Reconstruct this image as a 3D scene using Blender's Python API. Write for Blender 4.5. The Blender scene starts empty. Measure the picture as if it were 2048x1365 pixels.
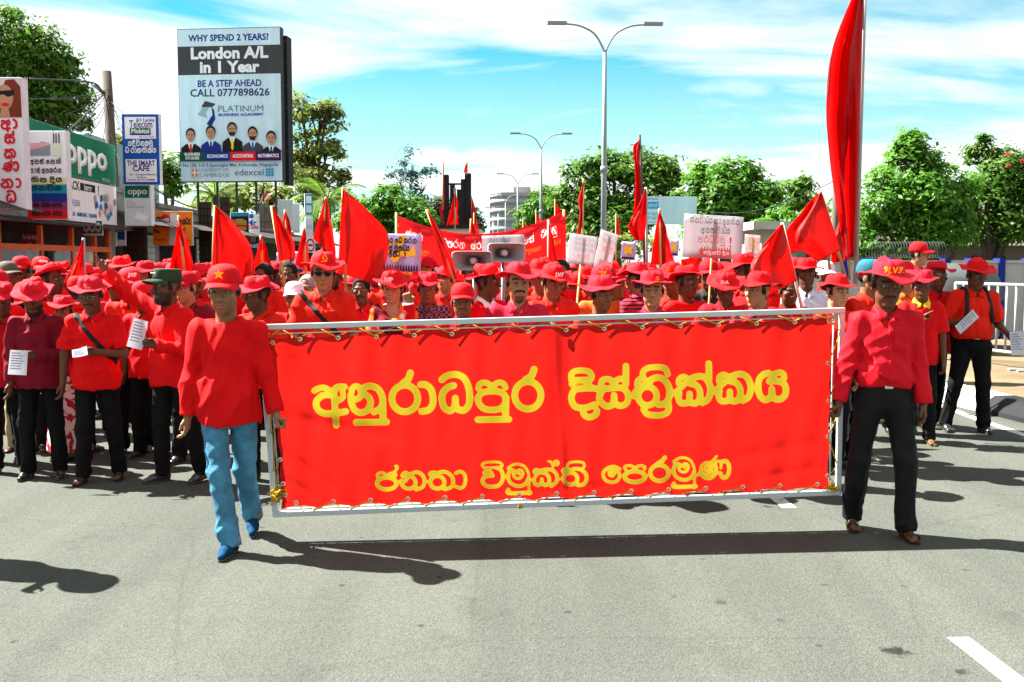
import bpy, math, random
import numpy as np
from mathutils import Vector, Matrix
random.seed(7); rng = np.random.default_rng(7)
S = bpy.context.scene
COL = S.collection
rad = math.radians
# ------------------------------------------------------------------ camera
HZ, FPX, EYE = 522.0, 2048.0, 1.75          # horizon row and focal length measured on the photograph, eye height in metres
PITCH = math.atan((682.5 - HZ) / FPX)
cam = bpy.data.objects.new('camera', bpy.data.cameras.new('camera')); COL.objects.link(cam)
cam.data.lens = 36; cam.data.sensor_width = 36; cam.data.clip_end = 3000; cam.data.clip_start = .1
cam.location = (0, 0, EYE); cam.rotation_euler = (math.pi / 2 - PITCH, 0, 0)
S.camera = cam
# ------------------------------------------------------------------ sun and sky
SUN_EL = rad(49.5)
TO_SUN = Vector((-.93, .36, 0)).normalized()      # to the left of the marchers and a little behind them
tosun = Vector((TO_SUN.x * math.cos(SUN_EL), TO_SUN.y * math.cos(SUN_EL), math.sin(SUN_EL)))
sun = bpy.data.objects.new('sun', bpy.data.lights.new('sun', 'SUN')); COL.objects.link(sun)
sun.data.energy = 5.0; sun.data.angle = rad(.53); sun.data.color = (1, .965, .90)
sun.rotation_euler = tosun.to_track_quat('Z', 'Y').to_euler()
S.view_settings.view_transform = 'Standard'; S.view_settings.look = 'None'
S.view_settings.exposure = 2.85; S.view_settings.gamma = 1
W = bpy.data.worlds.new('World'); S.world = W; W.use_nodes = True
def world():
    nt = W.node_tree; N = nt.nodes; L = nt.links; N.clear()
    def n(t, **k):
        o = N.new(t)
        for a, b in k.items(): setattr(o, a, b)
        return o
    def math_(op, a, b=None, c=None):
        m = n('ShaderNodeMath', operation=op)
        for i, v in enumerate((a, b, c)):
            if v is None: continue
            if isinstance(v, (int, float)): m.inputs[i].default_value = v
            else: L.new(v, m.inputs[i])
        return m.outputs[0]
    sky = n('ShaderNodeTexSky', sky_type='NISHITA', sun_disc=False, sun_elevation=SUN_EL,
            sun_rotation=math.atan2(TO_SUN.x, TO_SUN.y), air_density=1.0, dust_density=.15, ozone_density=1.2)
    tint = n('ShaderNodeMixRGB', blend_type='MULTIPLY'); tint.inputs[0].default_value = 1
    L.new(sky.outputs[0], tint.inputs[1]); tint.inputs[2].default_value = (.13, .48, .44, 1)
    tc = n('ShaderNodeTexCoord'); sep = n('ShaderNodeSeparateXYZ'); L.new(tc.outputs['Generated'], sep.inputs[0])
    z = math_('ADD', math_('MAXIMUM', sep.outputs[2], 0.0), .11)
    px = math_('DIVIDE', sep.outputs[0], z); py = math_('DIVIDE', sep.outputs[1], z)
    cb = n('ShaderNodeCombineXYZ'); L.new(px, cb.inputs[0]); L.new(py, cb.inputs[1])
    mp = n('ShaderNodeMapping'); mp.inputs['Location'].default_value = (3.1, .9, 0); mp.inputs['Rotation'].default_value = (0, 0, rad(24))
    mp.inputs['Scale'].default_value = (.42, .62, 1); L.new(cb.outputs[0], mp.inputs[0])
    nz = n('ShaderNodeTexNoise'); nz.inputs['Scale'].default_value = 1.15; nz.inputs['Detail'].default_value = 9
    nz.inputs['Roughness'].default_value = .56; nz.inputs['Distortion'].default_value = .5; L.new(mp.outputs[0], nz.inputs[0])
    cr = n('ShaderNodeValToRGB'); cr.color_ramp.elements[0].position = .375; cr.color_ramp.elements[1].position = .515
    L.new(nz.outputs[0], cr.inputs[0])
    # puffy low clouds toward the horizon
    mp2 = n('ShaderNodeMapping'); mp2.inputs['Scale'].default_value = (5, 5, 13); L.new(tc.outputs['Generated'], mp2.inputs[0])
    nz2 = n('ShaderNodeTexNoise'); nz2.inputs['Scale'].default_value = 1.4; nz2.inputs['Detail'].default_value = 7; L.new(mp2.outputs[0], nz2.inputs[0])
    cr2 = n('ShaderNodeValToRGB'); cr2.color_ramp.elements[0].position = .53; cr2.color_ramp.elements[1].position = .66
    L.new(nz2.outputs[0], cr2.inputs[0])
    low = n('ShaderNodeMapRange'); L.new(sep.outputs[2], low.inputs[0]); low.inputs[1].default_value = .26; low.inputs[2].default_value = .06
    lowm = math_('MULTIPLY', cr2.outputs[0], low.outputs[0])
    mask = math_('MAXIMUM', cr.outputs[0], lowm)
    hz = n('ShaderNodeMapRange'); L.new(sep.outputs[2], hz.inputs[0]); hz.inputs[1].default_value = .20; hz.inputs[2].default_value = .0; hz.inputs[3].default_value = 0; hz.inputs[4].default_value = .85
    mask = math_('MAXIMUM', math_('MULTIPLY', mask, .96), hz.outputs[0])
    mix = n('ShaderNodeMixRGB'); L.new(mask, mix.inputs[0]); L.new(tint.outputs[0], mix.inputs[1]); mix.inputs[2].default_value = (3.5, 3.6, 3.7, 1)
    bg = n('ShaderNodeBackground'); L.new(mix.outputs[0], bg.inputs[0]); bg.inputs[1].default_value = .05
    out = n('ShaderNodeOutputWorld'); L.new(bg.outputs[0], out.inputs[0])
world()
# ------------------------------------------------------------------ helpers
def P(px, py, d):
    """world point seen at photo pixel (2048 wide) at ground distance d"""
    u = (px - 1024) / FPX; v = (682.5 - py) / FPX
    c, s = math.cos(PITCH), math.sin(PITCH)
    dy = c + v * s; dz = -s + v * c
    k = d / dy
    return Vector((u * k, d, EYE + dz * k))
def GP(px, py):
    """the road point seen at a photo pixel"""
    v = (682.5 - py) / FPX; k = EYE / (math.sin(PITCH) - v * math.cos(PITCH))
    return Vector(((px - 1024) / FPX * k, (math.cos(PITCH) + v * math.sin(PITCH)) * k, 0))
RD = Vector((-.0425, 1, 0)).normalized(); RL = Vector((RD.y, -RD.x, 0))
def R(lat, along, z=0): return RD * along + RL * lat + Vector((0, 0, z))
ROADYAW = math.atan2(-RD.x, RD.y)

def tag(o, label=None, cat=None, group=None, kind=None):
    if label: o['label'] = label
    if cat: o['category'] = cat
    if group: o['group'] = group
    if kind: o['kind'] = kind
    return o
def empty(name, loc=(0, 0, 0), rz=0, sc=1, label=None, cat=None, group=None):
    o = bpy.data.objects.new(name, None); COL.objects.link(o); o.location = loc; o.rotation_euler = (0, 0, rz); o.scale = (sc, sc, sc)
    o.empty_display_size = .1
    return tag(o, label, cat, group)
def mesh(name, v, f, smooth=False):
    me = bpy.data.meshes.new(name)
    v = np.asarray(v, dtype=np.float64)
    if isinstance(f, np.ndarray): f = f.tolist()
    me.from_pydata(v.tolist(), [], f); 
    if smooth: me.polygons.foreach_set('use_smooth', [True] * len(me.polygons))
    me.update()
    return me
def obj(name, me, mat=None, parent=None, loc=None, mw=None):
    o = bpy.data.objects.new(name, me); COL.objects.link(o)
    if mat is not None and len(me.materials) == 0: me.materials.append(mat)
    elif mat is not None: o.material_slots[0].link = 'OBJECT'; o.material_slots[0].material = mat
    if parent: o.parent = parent
    if mw is not None: o.matrix_local = mw
    if loc is not None: o.location = loc
    return o
class MB:
    """collects boxes, tubes and faces into one mesh"""
    def __init__(s): s.v = []; s.f = []
    def add(s, v, f):
        b = len(s.v); s.v += [tuple(p) for p in v]; s.f += [tuple(i + b for i in q) for q in f]
    def box(s, lo, hi, M=None):
        x0, y0, z0 = lo; x1, y1, z1 = hi
        v = [Vector(p) for p in ((x0,y0,z0),(x1,y0,z0),(x1,y1,z0),(x0,y1,z0),(x0,y0,z1),(x1,y0,z1),(x1,y1,z1),(x0,y1,z1))]
        if M is not None: v = [M @ p for p in v]
        s.add(v, [(3,2,1,0),(4,5,6,7),(0,1,5,4),(1,2,6,5),(2,3,7,6),(3,0,4,7)]); return s
    def bar(s, a, b, w, h=None, up=(0, 0, 1)):
        a = Vector(a); b = Vector(b); d = (b - a); L = d.length; d.normalize(); h = h or w
        x = d.cross(Vector(up)); 
        if x.length < 1e-4: x = d.cross(Vector((1, 0, 0)))
        x.normalize(); y = x.cross(d)
        v = []
        for p in (a, b):
            for sx, sy in ((-1,-1),(1,-1),(1,1),(-1,1)): v.append(p + x * (sx * w / 2) + y * (sy * h / 2))
        s.add(v, [(3,2,1,0),(4,5,6,7),(0,1,5,4),(1,2,6,5),(2,3,7,6),(3,0,4,7)]); return s
    def tube(s, pts, r, n=8, cap=True):
        pts = [Vector(p) for p in pts]; m = len(pts)
        rs = r if isinstance(r, (list, tuple)) else [r] * m
        ref = Vector((.31, .17, .94)); vs = []
        for i, p in enumerate(pts):
            t = (pts[min(i + 1, m - 1)] - pts[max(i - 1, 0)]).normalized()
            x = t.cross(ref)
            if x.length < .05: x = t.cross(Vector((1, 0, 0)))
            x.normalize(); y = t.cross(x)
            for k in range(n):
                a = 2 * math.pi * k / n; vs.append(p + x * (math.cos(a) * rs[i]) + y * (math.sin(a) * rs[i]))
        fs = [(i*n+k, i*n+(k+1)%n, (i+1)*n+(k+1)%n, (i+1)*n+k) for i in range(m-1) for k in range(n)]
        if cap: fs += [tuple(range(n-1,-1,-1)), tuple((m-1)*n+k for k in range(n))]
        s.add(vs, fs); return s
    def lathe(s, prof, n=16, M=None, sy=1):
        vs = []; m = len(prof)
        for r, z in prof:
            for k in range(n):
                a = 2*math.pi*k/n; p = Vector((math.cos(a)*r, math.sin(a)*r*sy, z)); vs.append(M @ p if M is not None else p)
        s.add(vs, [(i*n+k, i*n+(k+1)%n, (i+1)*n+(k+1)%n, (i+1)*n+k) for i in range(m-1) for k in range(n)]); return s
    def build(s, name, mat, parent=None, smooth=False, loc=None, mw=None):
        return obj(name, mesh(name, s.v, s.f, smooth), mat, parent, loc, mw)
def bevel(o, w, seg=2):
    m = o.modifiers.new('bevel', 'BEVEL'); m.width = w; m.segments = seg; m.limit_method = 'ANGLE'; return o
# ------------------------------------------------------------------ materials
_mats = {}
def M(name, col, rough=.75, var=.12, vs=6., bump=0., bs=40., trans=0., metal=0., attr=None, spec=.1, sheen=0, streak=False):
    if name in _mats: return _mats[name]
    m = bpy.data.materials.new(name); m.use_nodes = True; _mats[name] = m
    nt = m.node_tree; N = nt.nodes; L = nt.links; N.clear()
    out = N.new('ShaderNodeOutputMaterial'); b = N.new('ShaderNodeBsdfPrincipled')
    b.inputs['Roughness'].default_value = rough; b.inputs['Metallic'].default_value = metal
    b.inputs['Specular IOR Level'].default_value = spec
    if sheen: b.inputs['Sheen Weight'].default_value = sheen
    tc = N.new('ShaderNodeTexCoord')
    src = None
    if attr:
        a = N.new('ShaderNodeAttribute'); a.attribute_name = attr; src = a.outputs['Color']
    mx = N.new('ShaderNodeMixRGB'); mx.blend_type = 'MULTIPLY'; mx.inputs[0].default_value = 1
    if src: L.new(src, mx.inputs[1])
    else: mx.inputs[1].default_value = (*col, 1)
    nz = N.new('ShaderNodeTexNoise'); nz.inputs['Scale'].default_value = vs; nz.inputs['Detail'].default_value = 6; nz.inputs['Roughness'].default_value = .65
    if streak:
        mp = N.new('ShaderNodeMapping'); mp.inputs['Scale'].default_value = (1, 1, .15); L.new(tc.outputs['Object'], mp.inputs[0]); L.new(mp.outputs[0], nz.inputs[0])
    else: L.new(tc.outputs['Object'], nz.inputs[0])
    mr = N.new('ShaderNodeMapRange'); L.new(nz.outputs[0], mr.inputs[0]); mr.inputs[1].default_value = .3; mr.inputs[2].default_value = .7
    mr.inputs[3].default_value = 1 - var; mr.inputs[4].default_value = 1 + var * .6
    L.new(mr.outputs[0], mx.inputs[2]); L.new(mx.outputs[0], b.inputs['Base Color'])
    if bump:
        bz = N.new('ShaderNodeTexNoise'); bz.inputs['Scale'].default_value = bs; bz.inputs['Detail'].default_value = 4; L.new(tc.outputs['Object'], bz.inputs[0])
        bp = N.new('ShaderNodeBump'); bp.inputs['Strength'].default_value = bump; bp.inputs['Distance'].default_value = .01
        L.new(bz.outputs[0], bp.inputs['Height']); L.new(bp.outputs[0], b.inputs['Normal'])
    if trans:
        t = N.new('ShaderNodeBsdfTranslucent'); L.new(mx.outputs[0], t.inputs[0])
        ms = N.new('ShaderNodeMixShader'); ms.inputs[0].default_value = trans; L.new(b.outputs[0], ms.inputs[1]); L.new(t.outputs[0], ms.inputs[2]); L.new(ms.outputs[0], out.inputs[0])
    else: L.new(b.outputs[0], out.inputs[0])
    return m
# ------------------------------------------------------------------ smooth solid modelling on a grid (bodies and clothes)
def axis(lo, hi, step, fine=(), fstep=.006):
    xs = [lo]
    while xs[-1] < hi:
        x = xs[-1]; st = step
        for a, b in fine:
            if a - .02 <= x <= b: st = min(st, fstep)
            elif x < a and x + st > a: st = max(a - x, fstep)
        xs.append(x + st)
    return np.array(xs, np.float32)
class Grid:
    def __init__(s, ax): s.ax = ax; s.f = np.full([len(a) for a in ax], 1., np.float32)
    def blk(s, lo, hi):
        sl = []
        for a, l, h in zip(s.ax, lo, hi):
            i = max(0, np.searchsorted(a, l) - 1); j = min(len(a), np.searchsorted(a, h) + 1); sl.append(slice(i, j))
        X = s.ax[0][sl[0]][:, None, None]; Y = s.ax[1][sl[1]][None, :, None]; Z = s.ax[2][sl[2]][None, None, :]
        return tuple(sl), X, Y, Z
    def put(s, lo, hi, fn, k=.0, sub=False):
        sl, X, Y, Z = s.blk(lo, hi)
        if min(a.stop - a.start for a in sl) <= 0: return
        d = fn(X, Y, Z).astype(np.float32); a = s.f[sl]
        if sub:
            if k: 
                h = np.clip(.5 - .5 * (a + d) / k, 0, 1); s.f[sl] = a * (1 - h) - d * h + k * h * (1 - h)
            else: s.f[sl] = np.maximum(a, -d)
        elif k:
            h = np.clip(.5 + .5 * (a - d) / k, 0, 1); s.f[sl] = a * (1 - h) + d * h - k * h * (1 - h)
        else: s.f[sl] = np.minimum(a, d)
    def cap(s, a, b, ra, rb, k=.02, sub=False, cut=None, cuta=None, m=.05):
        a = np.array(a, float); b = np.array(b, float); R_ = max(ra, rb) + m
        ba = b - a; bb = max(1e-9, ba @ ba); u = ba / math.sqrt(bb)
        def fn(X, Y, Z):
            px, py, pz = X - a[0], Y - a[1], Z - a[2]
            q = px * ba[0] + py * ba[1] + pz * ba[2]
            t = np.clip(q / bb, 0, 1)
            d = np.sqrt((px - t*ba[0])**2 + (py - t*ba[1])**2 + (pz - t*ba[2])**2) - (ra + (rb - ra) * t)
            if cut is not None: d = np.maximum(d, (X-b[0])*u[0] + (Y-b[1])*u[1] + (Z-b[2])*u[2] - cut)
            if cuta is not None: d = np.maximum(d, -((X-a[0])*u[0] + (Y-a[1])*u[1] + (Z-a[2])*u[2]) - cuta)
            return d
        s.put(np.minimum(a, b) - R_, np.maximum(a, b) + R_, fn, k, sub)
    def ell(s, c, r, Rm=None, k=.02, sub=False, m=.05, cutz=None):
        c = np.array(c, float); r = np.array(r, float); R_ = max(r) + m
        ext = np.array([R_] * 3) if Rm is not None else r + m
        def fn(X, Y, Z):
            x, y, z = X - c[0], Y - c[1], Z - c[2]
            if Rm is not None:
                x, y, z = (Rm[0][0]*x + Rm[1][0]*y + Rm[2][0]*z, Rm[0][1]*x + Rm[1][1]*y + Rm[2][1]*z, Rm[0][2]*x + Rm[1][2]*y + Rm[2][2]*z)
            k0 = np.sqrt((x/r[0])**2 + (y/r[1])**2 + (z/r[2])**2); k1 = np.sqrt((x/r[0]**2)**2 + (y/r[1]**2)**2 + (z/r[2]**2)**2)
            d = k0 * (k0 - 1) / np.maximum(k1, 1e-6)
            d = np.where(k0 < 1e-4, -min(r), d)
            if cutz is not None: d = np.maximum(d, cutz - Z)
            return d
        s.put(c - ext, c + ext, fn, k, sub)
    def plane(s, p, n):   # keep the side behind the plane
        X = s.ax[0][:, None, None]; Y = s.ax[1][None, :, None]; Z = s.ax[2][None, None, :]
        s.f = np.maximum(s.f, ((X-p[0])*n[0] + (Y-p[1])*n[1] + (Z-p[2])*n[2]).astype(np.float32))
    def folds(s, amp, seed, freq=14., stretch=(1, 1, .45), extra=None):
        r = np.random.default_rng(seed)
        X = s.ax[0][:, None, None]; Y = s.ax[1][None, :, None]; Z = s.ax[2][None, None, :]
        near = np.abs(s.f) < .06
        ii = np.nonzero(near)
        x = s.ax[0][ii[0]]; y = s.ax[1][ii[1]]; z = s.ax[2][ii[2]]
        t = np.zeros_like(x)
        for j in range(7):
            k = r.normal(size=3) * np.array(stretch); k = k / np.linalg.norm(k) * freq * (.6 + .35 * j)
            q = r.normal(size=3) * freq * .35
            ph = k[0]*x + k[1]*y + k[2]*z + r.uniform(0, 6.3) + 1.3 * np.sin(q[0]*x + q[1]*y + q[2]*z + r.uniform(0, 6.3))
            env = .5 + .5 * np.sin(q[1]*x*1.3 + q[2]*y + q[0]*z*1.7 + r.uniform(0, 6.3))
            t += (np.abs(np.sin(ph)) - .84) * env / (1 + .35 * j)
        g = amp if extra is None else amp * extra(x, y, z)
        s.f[ii] += (g * t).astype(np.float32)
    def surf(s):
        f = s.f; ins = f < 0
        c = ins[:-1,:-1,:-1].astype(np.int8)
        for dx in (0, 1):
            for dy in (0, 1):
                for dz in (0, 1):
                    if dx or dy or dz: c = c + ins[dx:f.shape[0]-1+dx, dy:f.shape[1]-1+dy, dz:f.shape[2]-1+dz]
        act = (c > 0) & (c < 8)
        I = np.argwhere(act); n = len(I)
        idx = np.full(act.shape, -1, np.int32); idx[act] = np.arange(n)
        offs = [(0,0,0),(1,0,0),(0,1,0),(1,1,0),(0,0,1),(1,0,1),(0,1,1),(1,1,1)]
        V = np.stack([f[I[:,0]+o[0], I[:,1]+o[1], I[:,2]+o[2]] for o in offs], 1)
        pos = np.zeros((n, 3)); cnt = np.zeros(n)
        for a, b in ((0,1),(2,3),(4,5),(6,7),(0,2),(1,3),(4,6),(5,7),(0,4),(1,5),(2,6),(3,7)):
            m = (V[:,a] < 0) != (V[:,b] < 0)
            t = V[m,a] / (V[m,a] - V[m,b]); oa, ob = np.array(offs[a]), np.array(offs[b])
            for d in range(3):
                ax = s.ax[d]; pa = ax[I[m,d] + oa[d]]; pb = ax[I[m,d] + ob[d]]
                pos[m, d] += pa + (pb - pa) * t
            cnt[m] += 1
        pos /= cnt[:, None]
        Q = []
        for d in range(3):
            e1, e2 = (d + 1) % 3, (d + 2) % 3
            sh = [slice(None)] * 3; sh[d] = slice(0, -1); A = ins[tuple(sh)]; sh[d] = slice(1, None); B = ins[tuple(sh)]
            E = np.argwhere(A != B)
            ok = (E[:,e1] > 0) & (E[:,e2] > 0) & (E[:,e1] < f.shape[e1]-1) & (E[:,e2] < f.shape[e2]-1); E = E[ok]
            flip = A[E[:,0], E[:,1], E[:,2]]
            def cell(a, b):
                q = E.copy(); q[:, e1] -= a; q[:, e2] -= b; return idx[q[:,0], q[:,1], q[:,2]]
            q = np.stack([cell(1,1), cell(0,1), cell(0,0), cell(1,0)], 1)
            q[~flip] = q[~flip][:, ::-1]; Q.append(q)
        Q = np.concatenate(Q)
        return pos, Q[(Q >= 0).all(1)]
def np_mesh(name, pos, quads):
    me = bpy.data.meshes.new(name); n, m = len(pos), len(quads)
    me.vertices.add(n); me.vertices.foreach_set('co', pos.astype(np.float32).ravel())
    me.loops.add(m * 4); me.loops.foreach_set('vertex_index', quads.astype(np.int32).ravel())
    me.polygons.add(m); me.polygons.foreach_set('loop_start', np.arange(0, m*4, 4, dtype=np.int32))
    me.polygons.foreach_set('use_smooth', np.ones(m, bool)); me.update(calc_edges=True); me.validate()
    return me
def set_col(me, cols):
    a = me.color_attributes.new('Col', 'FLOAT_COLOR', 'POINT'); c = np.ones((len(cols), 4), np.float32); c[:, :3] = cols
    a.data.foreach_set('color', c.ravel())
# ------------------------------------------------------------------ people
def nv(*v):
    v = np.array(v if len(v) > 1 else v[0], float); return v / np.linalg.norm(v)
def rotm(yaw, pitch, roll):   # degrees: yaw turns the face to the viewer's right, pitch looks down, roll tilts
    return np.array((Matrix.Rotation(rad(yaw), 3, 'Z') @ Matrix.Rotation(rad(pitch), 3, 'X') @ Matrix.Rotation(rad(roll), 3, 'Y')))
CURL = dict(relaxed=(18, 32, 22), grip=(62, 88, 55), hold=(38, 48, 30), flat=(6, 10, 6))
def hand(g, w, d, th, kind, big=1.):
    d = nv(d); th = nv(np.array(th, float) - d * (np.array(th, float) @ d)); n = np.cross(d, th)
    if kind.endswith('-'): n = -n; kind = kind[:-1]
    point = kind == 'point'
    kn = []
    for i, (o, L) in enumerate(((.030, .070), (.010, .079), (-.010, .073), (-.029, .057))):
        a = w + d * .012 + th * o * .55; b = w + d * (.088 - .004 * abs(i - 1.2)) + th * o
        g.cap(a, b, .0155, .0125, .014)
        c = (4, 6, 3) if (point and i == 0) else ((72, 92, 60) if point else CURL[kind])
        p = b; ang = 0
        dirf = d + th * o * 1.6 * (0 if kind == 'grip' or point else 1); dirf = nv(dirf)
        for j, fr in enumerate((.45, .31, .24)):
            ang += rad(c[j] * (1 + .06 * i)); u = dirf * math.cos(ang) + n * math.sin(ang); q = p + u * L * fr * big
            g.cap(p, q, .0096 - .0008 * j, .0088 - .0009 * j, .0035, m=.02); p = q
        kn.append(p)
    b0 = w + d * .022 + th * .022 + n * .006
    if kind in ('grip', 'point') or point: u1 = nv(d * .55 + th * .55 + n * .6); u2 = nv(d * .35 - th * .55 + n * .7)
    elif kind == 'hold': u1 = nv(d * .6 + th * .35 + n * .75); u2 = nv(d * .85 - th * .1 + n * .4)
    else: u1 = nv(d * .72 + th * .62 + n * .3); u2 = nv(d * .95 + th * .1 + n * .2)
    q1 = b0 + u1 * .045; q2 = q1 + u2 * .034
    g.cap(b0, q1, .0145, .0108, .012); g.cap(q1, q2, .0108, .0088, .004)
    return w + d * .09 + n * .03
SKIN = dict(dark=(.100, .041, .019), mid=(.20, .088, .042), light=(.32, .152, .075), fair=(.44, .23, .125))
def build_head(g, hc, Rh, nb, f, beard):
    H = lambda x, y, z: hc + Rh @ (np.array((x, y, z)) * f)
    g.cap(H(0, .022, -.06), nb - np.array((0, -.004, .03)), .053 * f, .060, .02)
    g.ell(H(0, .014, .035), np.array((.0745, .094, .083)) * f, Rh, .02)
    g.ell(H(0, -.022, -.040), np.array((.064, .064, .076)) * f, Rh, .03)
    g.ell(H(0, -.060, -.098), np.array((.026, .02, .018)) * f, Rh, .022)
    for s in (-1, 1):
        g.ell(H(s*.047, -.056, -.012), np.array((.02, .02, .018)) * f, Rh, .018)
        g.cap(H(s*.012, -.082, .030), H(s*.046, -.070, .028), .0105*f, .009*f, .012)
        g.ell(H(s*.078, .012, -.004), np.array((.010, .021, .032)) * f, Rh, .006)
        g.ell(H(s*.030, -.098, .010), np.array((.019, .017, .0125)) * f, Rh, .012, sub=True)
    for s in (-1, 1): g.ell(H(s*.030, -.0765, .010), np.array((.0145, .0125, .0115)) * f, Rh, .003)
    g.cap(H(0, -.083, .018), H(0, -.106, -.026), .0085*f, .0135*f, .009)
    for s in (-1, 1): g.ell(H(s*.0145, -.093, -.030), np.array((.0095, .011, .008)) * f, Rh, .006)
    g.cap(H(-.019, -.079, -.056), H(.019, -.079, -.056), .0078*f, .0078*f, .006); g.cap(H(0, -.0855, -.0555), H(0, -.0845, -.069), .0085*f, .0085*f, .008)
    g.cap(H(-.015, -.079, -.069), H(.015, -.079, -.069), .0082*f, .0082*f, .006)
    if beard in ('mustache', 'goatee', 'full'): g.cap(H(-.028, -.078, -.047), H(.028, -.078, -.047), .0085*f, .0085*f, .006); g.cap(H(-.012, -.088, -.043), H(.012, -.088, -.043), .0075*f, .0075*f, .006)
    if beard == 'full': g.ell(H(0, -.045, -.085), np.array((.060, .045, .045)) * f, Rh, .02)
def face_cols(pos, hc, Rh, f, skin, beard, hairc, hair):
    q = (pos - hc) @ Rh / f; x, y, z = np.abs(q[:,0]), q[:,1], q[:,2]
    C = np.tile(np.array(skin), (len(pos), 1))
    nh = (np.abs(q).max(1) < .16)
    dk = np.array(hairc)
    def setc(m, c, a=1.): C[m & nh] = C[m & nh] * (1 - a) + np.array(c) * a
    setc((z > -.02) & (z < .0) & (x > .03) & (y < -.05), np.array(skin) * 1.12, .6)
    if hair:
        hl = (z > .012 + np.clip((-.02 - y) * 3.2, 0, .2)) & (y > -.062) | ((y > .022) & (z > -.062)) | (z > .082)
        ear = (x > .0665) & (np.abs(y - .012) < .034) & (np.abs(z + .004) < .040)
        setc(hl & ~ear, dk)
        setc((x > .058) & (np.abs(y + .014) < .012) & (z > -.02) & (z < .04), dk)
    setc((np.abs(z - .0335 + (x - .03)**2 * 4) < .0058) & (x > .010) & (x < .052) & (y < -.055), dk, .9)
    ey = ((x - .030) / .0155)**2 + ((z - .010) / .0072)**2
    setc((ey < 1.5) & (y < -.06), np.array(skin) * .4, .8)
    setc((ey < .95) & (y < -.06), (.26, .23, .20)); setc((np.hypot(x - .030, z - .010) < .0072) & (y < -.06), (.012, .008, .006))
    lip = (x < .025) & (z > -.0785) & (z < -.0515) & (y < -.068)
    if beard in ('mustache', 'goatee', 'full'): setc((x < .036) & (z < -.037 - .12 * x * x / .03) & (z > -.0555 - x * .2) & (y < -.06), dk, .95)
    if beard in ('goatee',): setc((x < .03) & (z < -.078) & (y < -.03), dk, .75)
    if beard == 'full': setc((z < -.035) & (y < .01) & (y > -.2) & (z > -.135) & ~lip & ((x > .036) | (z < -.074)), dk, .93)
    if beard == 'stubble': setc((z < -.04) & (y < .0) & ~lip, dk, .3)
    setc(lip, np.array(skin) * np.array((1.35, .85, .8)), .8)
    setc((np.abs(z + .0625) < .0024) & (x < .021) & (y < -.07), np.array(skin) * .25, .9)
    return C
_hatc = {}
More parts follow.
